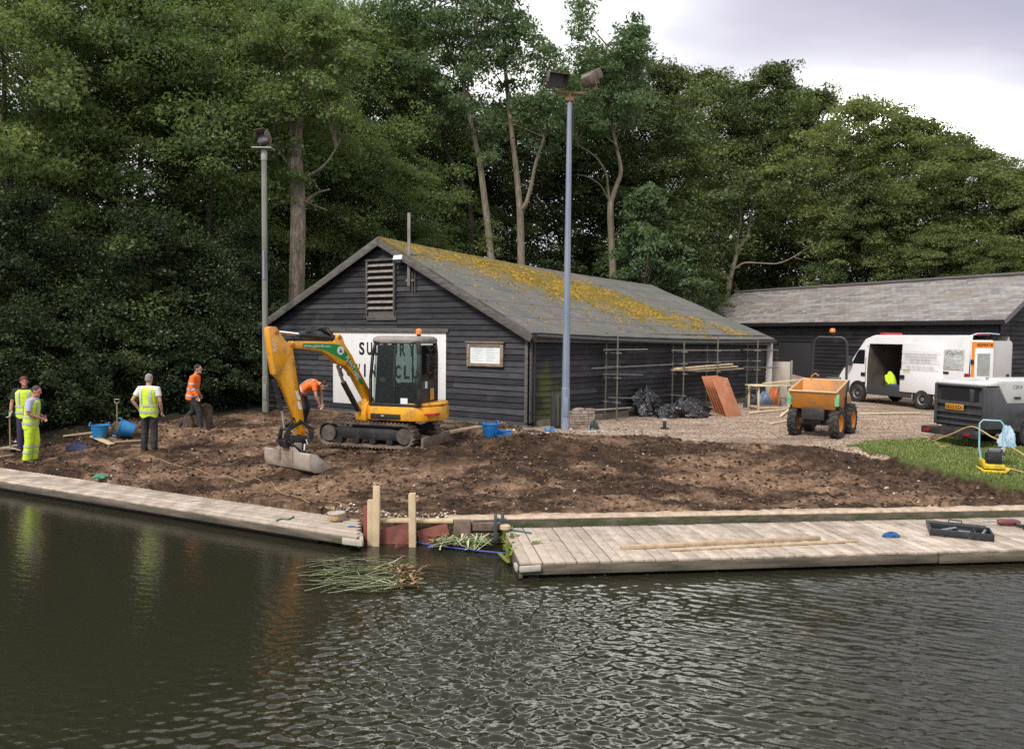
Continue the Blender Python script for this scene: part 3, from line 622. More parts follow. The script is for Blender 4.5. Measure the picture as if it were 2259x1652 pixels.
# white door
white = mat('white_painted_boards', (0.68, 0.675, 0.66), 0.6, var=0.03, dirt=(0.48, 0.45, 0.41), dscale=5.0, dmix=(.55, .9))
navy = mat('navy_paint', (0.010, 0.012, 0.028), 0.6)
mb = MB(); nb = 40
for i in range(nb):
    a = door[0] + (door[1] - door[0]) * i / nb; b2 = door[0] + (door[1] - door[0]) * (i + 1) / nb
    mb.box(bC + gU * ((a + b2) / 2) + gN * (.012 + random.uniform(-.0008, .0008)) + Z3 * ((door[2] + door[3]) / 2), (b2 - a - .002, .03, door[3] - door[2]), rz=math.atan2(gU.y, gU.x))
dr = wpart(mb, 'door', white, bh, bC, bevel=.0015)
mb = MB(); mb.beam(bC + gU * (door[0] - .1) + gN * .05 + Z3 * (door[3] + .06), bC + gU * (door[1] + .1) + gN * .05 + Z3 * (door[3] + .06), .05, .12); wpart(mb, 'lintel', barge, bh, bC, bevel=.004)
def gp(s, z): return gU * s + Z3 * z + gN * .032
for ch, s_ in zip('SUDBURY', [6.02, 5.70, 5.37, 5.04, 4.71, 4.38, 4.04]): text_obj(ch, .40, .22, navy, dr, gp(s_, 2.05), -gU, Z3, bold=.03)
for ch, s_ in zip('ROWING CLUB', [6.90 - .335 * i for i in range(11)]):
    if ch != ' ': text_obj(ch, .40, .27 if ch == 'W' else (.07 if ch == 'I' else .22), navy, dr, gp(s_, 1.37), -gU, Z3, bold=.03)
# louvred vent
mb = MB(); rzg = math.atan2(gU.y, gU.x); vm = (vent[0] + vent[1]) / 2
for s_ in (vent[0], vent[1]): mb.box(bC + gU * s_ + gN * .08 + Z3 * ((vent[2] + vent[3]) / 2), (.06, .10, vent[3] - vent[2]), rz=rzg)
mb.box(bC + gU * vm + gN * .08 + Z3 * (vent[3] + .03), (vent[1] - vent[0] + .1, .12, .06), rz=rzg)
mb.box(bC + gU * vm + gN * .05 + Z3 * (vent[2] - .03), (vent[1] - vent[0] + .1, .04, .30), rz=rzg)
lv = wpart(mb, 'louvre_frame', barge, bh, bC, bevel=.004)
mb = MB()
mb.box(bC + gU * vm + gN * .044 + Z3 * ((vent[2] + vent[3]) / 2), (vent[1] - vent[0], .006, vent[3] - vent[2]), rz=rzg, mi=1)
for i in range(8):
    z = 3.30 + i * .185; Mx = Matrix((gU, gN, Z3)).transposed() @ Matrix.Rotation(R_(-38), 3, 'X')
    mb.box(bC + gU * vm + gN * .085 + Z3 * z, (vent[1] - vent[0] - .05, .15, .018), M=Mx)
louv = mat('louvre_slat', (0.15, 0.13, 0.115), .8, col2=(0.26, 0.235, 0.21), scale=6)
o = mb.build('louvre_slats', [louv, inner], lv, off=bC); o.location = (0, 0, 0)
# mast on the gable, camera, notice board: fixed to the wall, things of their own
mp_ = bC + gU * 4.08 + gN * .12
ms = thing('mast', 'thin grey timber mast rising from the gable beside the louvred vent', 'mast', mp_)
mb = MB(); mb.box((0, 0, 5.0), (.085, .085, 2.15)); mb.box(gN * -.06 + Z3 * 4.1, (.3, .05, .06), rz=rzg); mb.build('post', mat('grey_timber', (0.17, 0.15, 0.135), .8, col2=(.28, .26, .24), scale=4, stretch=(3, 3, .6)), ms, bevel=.006)
mb = MB()
for k in (-.1, -.2): mb.tube([gU * k + Z3 * 3.75 - gN * .04, gU * k + Z3 * 4.35 - gN * .04], .02, 6)
mb.build('conduit', barge, ms)
fl = thing('wall_floodlight', 'small white floodlight fixed high on the gable next to the vent', 'floodlight', bC + gU * 4.38 + gN * .2 + Z3 * 4.72)
mb = MB(); mb.box((0, 0, .02), (.34, .2, .16), rz=rzg, M=Matrix.Rotation(rzg, 3, 'Z') @ Matrix.Rotation(R_(25), 3, 'X')); mb.build('lamp_housing', mat('white_metal', (.7, .7, .7), .4), fl, bevel=.02)
mb = MB(); mb.tube([(0, 0, .05), tuple(-gN * .16 + Z3 * .05)], .02, 6); mb.box(gN * .08 - Z3 * .06, (.28, .05, .14), rz=rzg); mb.build('bracket', mat('dark_glass', (.02, .022, .025), .15), fl, bevel=.006)
nb_ = thing('notice_board', 'glazed wooden notice board hung on the black gable right of the white door', 'notice board', bC + gU * 1.38 + gN * .05 + Z3 * 1.955)
Mg = Matrix((-gU, gN, Z3)).transposed()
oak = mat('brown_oak', (0.17, 0.12, 0.085), .6, col2=(0.30, 0.23, 0.175), scale=5, stretch=(1, 1, 4), bump=.2)
mb = MB()
for sx in (-.56, .56): mb.box(Mg @ Vector((sx, .02, 0)), (.10, .07, .66), M=Mg)
for sz in (-.285, .285): mb.box(Mg @ Vector((0, .023, sz)), (1.02, .066, .09), M=Mg)
mb.build('frame', oak, nb_, bevel=.006)
mb = MB(); mb.box(Mg @ Vector((0, .035, .345)), (1.28, .12, .035), M=Mg); mb.build('top_rail', oak, nb_, bevel=.005)
mb = MB(); mb.box(Mg @ Vector((0, .005, 0)), (1.03, .012, .50), M=Mg)
pap = mb.build('paper', mat('white_paper', (.66, .70, .68), .35, col2=(.74, .76, .75), scale=2), nb_)
mb = MB(); rp = random.Random(2)
for r in range(9):
    for cseg in range(2):
        x0 = -.46 + cseg * .48 + rp.uniform(0, .04); L = rp.uniform(.2, .38)
        mb.box(Mg @ Vector((x0 + L / 2, .0125, .19 - r * .046)), (L, .002, .012), M=Mg)
mb.build('printed_lines', mat('grey_ink', (.42, .47, .50), .7), pap)
# ---------------------------------------------------------------- slate-roofed building behind the van
sR = Vector((19.4, 30.5, 0)); sd_ = Vector((-.45, .893, 0)).normalized(); sn = Vector((.893, .45, 0)).normalized(); SLn = 18.4
sl = thing('slate_roofed_shed', 'long dark timber building with grey slate roof behind the white van', 'building', sR)
m = bpy.data.materials.new('grey_slates'); m.use_nodes = True; nt = m.node_tree; b = nt.nodes['Principled BSDF']; b.inputs['Roughness'].default_value = 0.55; b.inputs['Specular IOR Level'].default_value = 0.4
uv = nd(nt, 'ShaderNodeUVMap', uv_map='UVMap')
br = nd(nt, 'ShaderNodeTexBrick', offset=0.5); br.inputs['Scale'].default_value = 1.0; br.inputs['Brick Width'].default_value = .30; br.inputs['Row Height'].default_value = .21; br.inputs['Mortar Size'].default_value = .012; br.inputs['Bias'].default_value = 0.0
br.inputs['Color1'].default_value = (.125, .115, .108, 1); br.inputs['Color2'].default_value = (.265, .25, .238, 1); br.inputs['Mortar'].default_value = (.07, .065, .07, 1); lk(nt, uv.outputs[0], br.inputs['Vector'])
n = nd(nt, 'ShaderNodeTexNoise', i_Scale=.7, i_Detail=7.0, i_Roughness=.65); lk(nt, uv.outputs[0], n.inputs['Vector'])
c = mixc(nt, ramp(nt, n.outputs[0], [(.42, (0, 0, 0)), (.62, (.75,) * 3)]), br.outputs[0], (.205, .165, .135))
n = nd(nt, 'ShaderNodeTexNoise', i_Scale=1.4, i_Detail=7.0); mp = nd(nt, 'ShaderNodeMapping'); mp.inputs['Scale'].default_value = (.35, 2.2, 1); lk(nt, uv.outputs[0], mp.inputs[0]); lk(nt, mp.outputs[0], n.inputs['Vector'])
c = mixc(nt, ramp(nt, n.outputs[0], [(.48, (0, 0, 0)), (.7, (.6,) * 3)]), c, (.36, .355, .36)); lk(nt, c, b.inputs['Base Color'])
bp = nd(nt, 'ShaderNodeBump', i_Strength=.6, i_Distance=.02); lk(nt, br.outputs[0], bp.inputs['Height']); lk(nt, bp.outputs[0], b.inputs['Normal']); slatem = m
EZ, RZ = 3.32, 5.3; HW = 3.15
e0 = sR + Z3 * EZ; e1 = sR + sd_ * SLn + Z3 * EZ; r0 = sR + sn * HW + Z3 * RZ - sd_ * .0; r1 = sR + sd_ * SLn + sn * HW + Z3 * RZ
slope('roof', e0, e1, r1, r0, slatem, sl, sR, 40, 8, .0, .06, 9)
f0 = sR + sn * 2 * HW + Z3 * EZ; f1 = f0 + sd_ * SLn
slope('roof', f1, f0, r0, r1, slatem, sl, sR, 20, 4, .0, .06, 9)
mb = MB(); mb.tube([r0 + Z3 * .03, r1 + Z3 * .03], .09, 8); wpart(mb, 'ridge_tiles', mat('ridge_tile', (.10, .085, .085), .7), sl, sR)
wi = .38
p0 = sR + sn * wi + sd_ * wi; p1 = sR + sn * wi + sd_ * (SLn - wi); p2 = p1 + sn * (2 * HW - 2 * wi); p3 = p0 + sn * (2 * HW - 2 * wi)
mb = MB(); darkb = claddingmat('dark_boards', (0.010, 0.010, 0.011), (0.030, 0.030, 0.033))
clad(mb, p0, (p1 - p0).normalized(), -sn, .05, 3.4, lambda z: (0, SLn - 2 * wi), pitch=.19, rs=random.Random(3)); Wg = 2 * HW - 2 * wi
clad(mb, p3, -sn, -sd_, .05, 5.0, lambda z: (max(0, (z - 3.3) / 2.0 * Wg / 2), Wg - max(0, (z - 3.3) / 2.0 * Wg / 2)), pitch=.19, rs=random.Random(4))
wpart(mb, 'wall', darkb, sl, sR, smooth=0, recalc=False)
mb = MB(); mb.add([p0 + sn * .05, p1 + sn * .05, p1 + sn * .05 + Z3 * 3.5, p0 + sn * .05 + Z3 * 3.5], [(0, 1, 2, 3)]); mb.add([p1, p2, p2 + Z3 * 3.4, (p1 + p2) / 2 + Z3 * 5.1, p1 + Z3 * 3.4], [(0, 1, 2, 3, 4)]); mb.add([p2, p3, p3 + Z3 * 3.4, p2 + Z3 * 3.4], [(0, 1, 2, 3)])
mb.add([p0 + sd_ * .05, p3 + sd_ * .05, p3 + sd_ * .05 + Z3 * 3.4, (p0 + p3) / 2 + sd_ * .05 + Z3 * 5.1, p0 + sd_ * .05 + Z3 * 3.4], [(0, 1, 2, 3, 4)]); wpart(mb, 'inner_shell', inner, sl, sR, smooth=0)
mb = MB(); mb.beam(e0 - sn * .03 - Z3 * .12, e1 - sn * .03 - Z3 * .12, .03, .14); wpart(mb, 'fascia', mat('dark_fascia', (.016, .016, .018), .5), sl, sR)
mb = MB(); mb.beam(e0 - sd_ * .03 - Z3 * .10, r0 - sd_ * .03 - Z3 * .10, .03, .18); mb.beam(f0 - sd_ * .03 - Z3 * .1, r0 - sd_ * .034 - Z3 * .1, .03, .18); wpart(mb, 'bargeboard', mat('grey_barge', (.10, .10, .11), .6), sl, sR)
mb = MB()
for t_, wdt in ((15.2, 1.0), (10.5, 2.2)): mb = MB(); mb.box(p0 + sd_ * t_ - sn * .05 + Z3 * 1.15, (wdt, .05, 2.2), rz=math.atan2(sd_.y, sd_.x)); wpart(mb, 'door', mat('black_door', (.022, .022, .025), .6), sl, sR, bevel=.01)
# ================================================================ TREES
barkm = mat('bark', (0.11, 0.088, 0.066), .9, col2=(0.29, 0.24, 0.185), scale=5, stretch=(2, 2, .5), bump=1.0, bscale=14, bdist=.05, dirt=(0.06, 0.07, 0.025), dscale=1.2)
barkd = mat('dark_bark', (0.025, 0.020, 0.016), .95, col2=(0.075, 0.06, 0.045), scale=5, stretch=(2, 2, .5), bump=.8, bscale=14)
leaf_mid = leafmat('leaf_mid', [(0.05, (0.060, 0.096, 0.043)), (0.45, (0.134, 0.187, 0.077)), (0.8, (0.229, 0.281, 0.113)), (1.0, (0.366, 0.383, 0.175))], .42)
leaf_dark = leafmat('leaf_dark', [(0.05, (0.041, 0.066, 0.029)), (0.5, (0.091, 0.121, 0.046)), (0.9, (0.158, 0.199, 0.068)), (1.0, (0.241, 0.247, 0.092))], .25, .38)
leaf_shaded = leafmat('leaf_shaded', [(0.05, (0.017, 0.030, 0.014)), (0.5, (0.039, 0.059, 0.026)), (0.9, (0.078, 0.105, 0.043)), (1.0, (0.140, 0.167, 0.065))], .2, .38)  # understory leaf green darkened so that its colour carries the deep shade
leaf_ash = leafmat('leaf_ash', [(0.05, (0.062, 0.103, 0.057)), (0.5, (0.123, 0.182, 0.095)), (0.9, (0.194, 0.257, 0.134)), (1.0, (0.266, 0.316, 0.168))], .40)
leaf_olive = leafmat('leaf_olive', [(0.05, (0.078, 0.104, 0.040)), (0.5, (0.164, 0.199, 0.075)), (0.9, (0.261, 0.284, 0.120)), (1.0, (0.347, 0.360, 0.172))], .38)
def leaves(rs, cen, rad, per, L, Wd, droop=.25, flat=.55):
    """leaf-shaped faces spread through clusters; cen (N,3), rad (N,)"""
    N = len(cen); n = N * per; ci = np.repeat(np.arange(N), per)
    d = rs.normal(size=(n, 3)); d /= np.linalg.norm(d, axis=1, keepdims=True); r = rs.uniform(0, 1, n) ** .45
    ax = cen - np.array([cen[:, 0].mean(), cen[:, 1].mean(), 0]); ax[:, 2] = 0; ax += rs.normal(size=(N, 3)) * .6; ax[:, 2] = rs.uniform(-.55, .05, N) * np.linalg.norm(ax[:, :2], axis=1); ax /= np.linalg.norm(ax, axis=1, keepdims=True)
    bx = np.cross(np.array([0, 0, 1.0]), ax); bx /= np.linalg.norm(bx, axis=1, keepdims=True); cx = np.cross(ax, bx); q = d * r[:, None] * rad[ci][:, None]
    lng = rs.uniform(1.0, 1.75, N)[ci]; p = ax[ci] * (q[:, :1] * lng[:, None]) + bx[ci] * q[:, 1:2] * .85 + cx[ci] * q[:, 2:] * rs.uniform(.28, .6, N)[ci][:, None] + cen[ci]
    p[:, 2] -= .18 * (q[:, 0] ** 2 + q[:, 1] ** 2) / rad[ci]
    nrm = rs.normal(size=(n, 3)) * .75; nrm[:, 2] += .75; nrm += d * .5; nrm /= np.linalg.norm(nrm, axis=1, keepdims=True)
    a = rs.normal(size=(n, 3)); a[:, 2] -= droop; a -= nrm * (a * nrm).sum(1, keepdims=True); a /= np.linalg.norm(a, axis=1, keepdims=True); b = np.cross(nrm, a)
    s = (rs.uniform(.55, 1.35, n) * rs.uniform(.8, 1.35, N)[ci])[:, None]
    v = np.stack([p - a * L / 2 * s, p + b * Wd / 2 * s + a * .05 * L * s, p + a * L / 2 * s, p - b * Wd / 2 * s + a * .05 * L * s], 1).reshape(-1, 3)
    rnd = np.clip(rs.uniform(0, 1, N)[ci] * .55 + rs.uniform(0, 1, n) * .45, 0, 1)
    return v, rnd
def crown_pts(rs, n, R, z0, z1, top=.35, lop=.25):
    """cluster centres filling an uneven crown, denser towards the outside"""
    out = []; ph = rs.uniform(0, 6.28, 6)
    while len(out) < n:
        u = rs.uniform(0, 1); z = z0 + (z1 - z0) * u; a = rs.uniform(0, 6.28)
        prof = math.sin(math.pi * min(1, (u * .92 + .08) ** .75)) ** .55 if u < .9 else math.sin(math.pi * .92 ** .75) ** .55 * (1 - (u - .9) * 7)
        rr = R * max(.12, prof) * (1 + lop * math.sin(2 * a + ph[0] + u * 4) + lop * .7 * math.sin(3 * a + ph[1] - u * 6) + lop * .5 * math.sin(7 * u + ph[2]))
        q = rr * rs.uniform(.25, 1) ** .6
        out.append((q * math.cos(a), q * math.sin(a), z))
    return np.array(out)
def join_tree(name, trunk_mb, bark, cv, crnd, leafm, label, loc, group='trees of the wood'):
    t = thing(name, label, 'tree' if 'shrub' not in name and 'bush' not in name else 'shrub', loc, 0, group)
    trunk_mb.build('trunk', bark, t, recalc=False); c = quads_obj('crown', cv, leafm, crnd); c.parent = t; return t
def broad_tree(seed, H, R, zb, ncl, per, crad, L, Wd, leafm, label, loc, bark=barkd, tr=.22, lean=0.0, name='broadleaf_tree', lop=.25, group='trees of the wood'):
    rs = np.random.RandomState(seed); cen = crown_pts(rs, ncl, R, zb, H, lop=lop); cen[:, 0] += lean * (cen[:, 2] / H)
    rad = crad * rs.uniform(.65, 1.25, ncl); v, rnd = leaves(rs, cen, rad, per, L, Wd)
    mb = MB(); top = H * .8
    tp = [Vector((lean * (z / H) + rs.normal() * .06, rs.normal() * .06, z)) for z in np.linspace(-.3, top, 9)]
    mb.tube(tp, [tr * (1 - .82 * i / 8) for i in range(9)], 9, caps=False)
    for k in range(int(14 + ncl / 14)):
        c = Vector(cen[rs.randint(ncl)]); zs = max(zb * .55, c.z - rs.uniform(.6, 2.2) - .25 * math.hypot(c.x, c.y)); zs = min(zs, top * .97); f = max(0, min(1, zs / top))
        s0 = Vector((lean * zs / H, 0, zs)); m_ = s0.lerp(c, .5) + Vector((0, 0, .25)); r0_ = tr * (1 - .8 * f) * .5
        mb.tube([s0, m_, c], [r0_, r0_ * .6, .012], 5, caps=False)
    return join_tree(name, mb, bark, v, rnd, leafm, label, loc, group)
def T(u, Y): 
    d = ray(u, 745); x = d.x * Y / d.y; return (x, Y, gz0(x, Y) - .1)
_protos = {}
def plant(kind, u, Y, H, rz, label, wide=1.0):
    """first use of a kind builds it, later ones copy it"""
    spec = dict(
        A=dict(seed=21, H=18, R=4.8, zb=1.5, ncl=170, per=330, crad=1.2, L=.145, Wd=.08, leafm=leaf_mid, tr=.26),
        B=dict(seed=22, H=16, R=4.4, zb=1.0, ncl=165, per=360, crad=1.08, L=.13, Wd=.072, leafm=leaf_mid, tr=.22, lop=.38),
        C=dict(seed=23, H=9, R=3.4, zb=.3, ncl=120, per=300, crad=.95, L=.125, Wd=.07, leafm=leaf_shaded, tr=.15),
        D=dict(seed=24, H=15, R=4.8, zb=1.2, ncl=290, per=200, crad=1.0, L=.165, Wd=.09, leafm=leaf_dark, tr=.25, lop=.32),
        E=dict(seed=25, H=15, R=5.0, zb=.8, ncl=300, per=200, crad=.95, L=.165, Wd=.09, leafm=leaf_olive, tr=.25, lop=.34),
        S=dict(seed=26, H=3.4, R=2.0, zb=.1, ncl=80, per=160, crad=.50, L=.115, Wd=.06, leafm=leaf_shaded, tr=.05, name='shrub', group='shrubs along the foot of the wood'),
        L=dict(seed=27, H=8, R=2.0, zb=.4, ncl=90, per=110, crad=.62, L=.19, Wd=.09, leafm=leaf_ash, tr=.09, lop=.4, name='bush', group='shrubs along the foot of the wood'),
    )[kind]
    loc = T(u, Y); k = H / spec['H']
    if kind not in _protos:
        o = broad_tree(label=label, loc=loc, **spec); _protos[kind] = o; o.rotation_euler = (0, 0, rz); o.scale = (k * wide, k * wide, k); return o
    return dup(_protos[kind], loc, rz, label, (k * wide, k * wide, k))
TREES = [
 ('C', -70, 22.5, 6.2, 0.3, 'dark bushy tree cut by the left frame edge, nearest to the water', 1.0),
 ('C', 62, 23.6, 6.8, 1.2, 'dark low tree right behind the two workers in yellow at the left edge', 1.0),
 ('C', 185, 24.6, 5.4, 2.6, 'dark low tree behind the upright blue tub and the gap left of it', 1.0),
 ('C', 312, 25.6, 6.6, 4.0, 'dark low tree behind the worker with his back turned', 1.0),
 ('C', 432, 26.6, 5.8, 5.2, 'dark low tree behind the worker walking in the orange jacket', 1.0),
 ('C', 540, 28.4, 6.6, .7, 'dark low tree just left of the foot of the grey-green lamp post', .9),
 ('B', 20, 27.5, 16.5, 0.0, 'bright leaved tree at the left edge above the two workers in yellow', 1.0),
 ('B', 165, 28.5, 17.0, 1.9, 'leafy tree with sunlit sprays, second from the left edge', 1.05),
 ('B', 320, 29.5, 16.6, 3.4, 'tall leafy tree above the worker with his back turned', 1.0),
 ('B', 465, 30.5, 17.4, 4.7, 'tall leafy tree above the orange jacket, left of the single lamp', 1.0),
 ('A', -55, 33, 20, .2, 'high dark tree rising at the top left corner', 1.0),
 ('A', 95, 34, 20.5, 1.0, 'high tree behind the sunlit sprays near the top left corner', 1.0),
 ('A', 260, 35, 21, 2.2, 'high tree filling the top of the frame above the blue tubs', 1.0),
 ('A', 415, 36, 20.5, 3.1, 'high tree filling the top of the frame above the orange jacket', 1.0),
 ('A', 560, 37.5, 21, 4.4, 'high tree directly behind the lamp head of the single lamp post', 1.0),
 ('A', 705, 39, 18.6, 5.5, 'tree just right of the thick trunk, reaching the top of the frame', .95),
 ('A', 800, 41, 18.4, .9, 'tree with sky showing through its top, above the boathouse gable', .9),
 ('B', 745, 36.5, 13.0, 1.4, 'mid green tree between the thick trunk and the gable mast', 1.1),
 ('B', 850, 38.5, 11.8, 2.5, 'mid green tree rising straight behind the gable peak', 1.1),
 ('B', 950, 40.5, 9.6, 5.0, 'low mid green tree behind the mossy ridge, right of the mast', 1.2),
 ('D', 640, 45, 19, 2.0, 'dark tree deep in the wood behind the thick trunk', 1.18),
 ('D', 880, 48, 18.5, 1.1, 'dark tree deep in the wood left of the slender pale trunks', 1.18),
 ('D', 1010, 49, 14.5, 3.0, 'dark rounded tree behind the leaning slender trunks', 1.1),
 ('D', 1130, 50, 14.0, 4.1, 'dark rounded tree behind the forked slender trunk', 1.15),
 ('D', 1245, 50, 16.0, .4, 'dark tree behind the upper part of the blue lamp post', 1.18),
 ('D', 1345, 50, 17.0, 5.4, 'dark tree behind the crooked slender trunk right of the blue post', 1.18),
 ('D', 1450, 50, 17.0, .8, 'tall dark tree whose top stands first right of the bright sky gap', 1.00),
 ('D', 1548, 60, 17.8, 2.3, 'tall dark tree with a flat lit top above the far boathouse end', 1.06),
 ('D', 1628, 62, 17.3, 3.6, 'tall dark tree above the crooked pale trunk behind the slate roof', 1.00),
 ('D', 1695, 63, 19.0, 4.9, 'tall tree with a small pointed crown tip above the slate roof', 0.94),
 ('D', 1785, 60, 16.8, 1.5, 'tree where the skyline begins to fall to the right', 1.12),
 ('E', 1890, 53, 15.8, .5, 'olive tree under the bright patch of sky, left of the others', 1.12),
 ('E', 1985, 51, 14.5, 1.8, 'olive tree above the open van door, second along the falling skyline', 1.18),
 ('E', 2070, 50, 13.6, 3.0, 'olive tree above the white van roof, on the falling skyline', 1.18),
 ('E', 2140, 48, 12.6, 4.2, 'olive tree above the back of the white van', 1.18),
 ('E', 2215, 47, 11.5, 5.6, 'olive tree near the right edge above the slate ridge', 1.18),
 ('E', 2300, 46, 10.8, 2.7, 'olive tree cut by the right frame edge', 1.18),
 ('D', 1900, 49, 11.0, 3.9, 'lower dark tree behind the middle of the slate ridge', 1.0),
 ('E', 2060, 45, 8.0, 5.1, 'lower olive tree leaning over the slate ridge', 1.2),
 ('E', 2230, 42.5, 7.1, .1, 'lower olive tree behind the right end of the slate ridge', 1.2),
 ('D', 1462, 46, 9.0, 2.9, 'dark tree between the crooked trunk and the slate roof', 1.06),
 ('L', 1420, 42, 9.6, 0.0, 'slim pale green bush behind the far end of the mossy roof', 1.0),
 ('L', 1350, 44, 6.0, 2.0, 'low pale bush at the foot of the crooked slender trunk', 1.3),
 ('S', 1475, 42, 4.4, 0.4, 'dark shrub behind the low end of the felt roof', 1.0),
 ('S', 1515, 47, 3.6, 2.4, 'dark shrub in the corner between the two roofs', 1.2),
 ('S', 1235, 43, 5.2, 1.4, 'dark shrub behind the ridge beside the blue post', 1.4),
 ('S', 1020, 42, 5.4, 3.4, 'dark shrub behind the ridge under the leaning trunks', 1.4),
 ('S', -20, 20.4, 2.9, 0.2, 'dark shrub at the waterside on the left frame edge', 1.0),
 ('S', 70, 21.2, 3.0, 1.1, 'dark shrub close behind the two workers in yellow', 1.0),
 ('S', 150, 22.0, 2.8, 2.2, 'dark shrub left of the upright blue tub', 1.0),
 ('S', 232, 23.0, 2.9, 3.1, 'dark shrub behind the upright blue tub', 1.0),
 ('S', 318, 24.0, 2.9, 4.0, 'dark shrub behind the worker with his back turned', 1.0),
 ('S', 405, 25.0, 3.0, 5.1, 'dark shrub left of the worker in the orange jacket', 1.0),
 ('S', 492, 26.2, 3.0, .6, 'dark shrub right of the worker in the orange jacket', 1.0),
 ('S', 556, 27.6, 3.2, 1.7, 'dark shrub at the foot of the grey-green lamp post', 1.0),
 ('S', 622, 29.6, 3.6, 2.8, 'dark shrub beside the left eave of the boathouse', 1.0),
]
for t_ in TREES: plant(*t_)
# ---------------------------------------------------------------- trees whose trunks show: limbs follow measured lines, set at their own depth
def limb(mb, pts, Y, r0, r1, n=9, dy=0.0, base=None, seed=0):
    rs = random.Random(seed); q = []
    for i, (u, v) in enumerate(pts):
        q.append(P(u, v, Y + dy * i / max(1, len(pts) - 1) + (rs.uniform(-.12, .12) if i else 0)))
    # smooth by subdividing
    out = []
    for i in range(len(q) - 1):
        for k in range(3):
            t = k / 3; a = q[max(0, i - 1)]; b = q[i]; c = q[i + 1]; d = q[min(len(q) - 1, i + 2)]
            out.append(.5 * ((2 * b) + (c - a) * t + (2 * a - 5 * b + 4 * c - d) * t * t + (3 * b - a - 3 * c + d) * t ** 3))
    out.append(q[-1]); m = len(out) - 1
    mb.tube(out, [r0 + (r1 - r0) * (i / m) for i in range(m + 1)], n, caps=False); return q
def px_crown(rs, blobs, Y, n, crad, per, L, Wd, dep):
    cen = []; wts = np.array([b[2] * b[3] for b in blobs], float); wts /= wts.sum()
    for k in range(n):
        b = blobs[rs.choice(len(blobs), p=wts)]
        while True:
            q = rs.uniform(-1, 1, 3)
            if q @ q < 1: break
        cen.append(P(b[0] + q[0] * b[2], b[1] + q[1] * b[3], Y + q[2] * dep))
    cen = np.array([list(c) for c in cen]); v, r = leaves(rs, cen, crad * rs.uniform(.6, 1.3, n), per, L, Wd, droop=.5); return cen, v, r
def trunk_tree(name, label, limbs, blobs, Y, seed, leafm, n, crad=.6, per=95, L=.2, Wd=.085, dep=2.2, bark=None, twigs=26):
    rs = np.random.RandomState(seed); mb = MB(); joints = []; base = None
    for i, (pts, r0, r1, dy) in enumerate(limbs):
        q = limb(mb, pts, Y, r0, r1, dy=dy, seed=seed + i)
        if base is None:
            g = gz0(q[0].x, q[0].y); base = Vector((q[0].x, q[0].y, g)); mb.tube([base - Z3 * .3, base.lerp(q[0], .5), q[0]], [r0 * 1.35, r0 * 1.1, r0], 9, caps=False)
        joints += q[len(q) // 2:] if len(q) > 2 else q
    if len(blobs):
        cen, v, r = px_crown(rs, blobs, Y, n, crad, per, L, Wd, dep)
        for k in range(twigs):
            c = Vector(cen[rs.randint(len(cen))]); j = min(joints, key=lambda p: (p - c).length + max(0, p.z - c.z) * 1.5)
            mb.tube([j, j.lerp(c, .5) + Z3 * .2, c], [.045, .025, .008], 5, caps=False)
    mb.v = [(p[0] - base.x, p[1] - base.y, p[2] - base.z) for p in mb.v]
    t = thing(name, label, 'tree', base, 0, 'trees of the wood'); mb.build('trunk', bark or barkm, t, recalc=False)
    if len(blobs):
        c = quads_obj('crown', v - np.array([list(base)])[None, 0], leafm, r); c.parent = t
    return t
palebark = mat('pale_bark', (0.13, 0.105, 0.075), .85, col2=(0.28, 0.225, 0.165), scale=4, stretch=(2, 2, .4), bump=.6, bscale=10, dirt=(0.10, 0.11, 0.05), dscale=1.0)
trunk_tree('tall_tree', 'tall tree with thick brown bare trunk left of the boathouse gable', [
    ([(654, 668), (655, 610), (656, 550), (657, 490), (657, 436), (654, 393), (651, 350)], .30, .26, 0),
    ([(651, 352), (648, 322), (640, 270), (634, 200), (628, 120), (618, 30)], .19, .05, .4),
    ([(653, 356), (658, 300), (664, 240), (680, 170), (705, 90), (730, 10)], .19, .05, -.4),
    ([(662, 402), (682, 388), (706, 373), (727, 352), (741, 328)], .075, .03, -.6),
    ([(662, 455), (680, 440), (700, 426), (728, 418)], .07, .03, .5), ([(650, 378), (636, 362), (618, 338), (604, 312)], .08, .03, -.5),
    ([(664, 440), (690, 452), (722, 464)], .03, .012, -.4)],
    [(600, 60, 80, 80), (660, 100, 70, 80), (720, 50, 80, 60), (560, 150, 60, 60), (700, 190, 70, 50), (760, 120, 60, 60), (610, 210, 60, 50), (740, 260, 50, 40), (560, 250, 50, 40)], 29.6, 31, leaf_mid, 140, .72, 190, .135, .072, 2.6, bark=barkm)
ash = mat('ash_bark', (0.12, 0.098, 0.072), .85, col2=(0.25, 0.205, 0.15), scale=4, stretch=(2, 2, .4), bump=.5, bscale=10, dirt=(0.11, 0.12, 0.05), dscale=.8)
trunk_tree('slender_tree', 'slender pale tree forking in two above the mossy roof ridge', [
    ([(1150, 585), (1149, 530), (1147, 459)], .20, .18, 0), ([(1147, 462), (1139, 377), (1130, 303), (1119, 199), (1114, 135), (1112, 40), (1108, -40)], .17, .05, .8),
    ([(1149, 466), (1160, 450), (1172, 409), (1183, 356), (1201, 303), (1212, 250), (1222, 190)], .13, .03, -.8)],
    [(1200, 130, 40, 50), (1090, 330, 40, 40), (1110, 20, 60, 70), (1160, 70, 34, 60), (1090, 110, 50, 50), (1140, 150, 45, 50), (1120, -50, 70, 50), (1225, 215, 60, 70), (1200, 290, 50, 60), (1150, 230, 40, 40), (1085, 250, 40, 45)], 40, 41, leaf_ash, 190, .74, bark=ash)
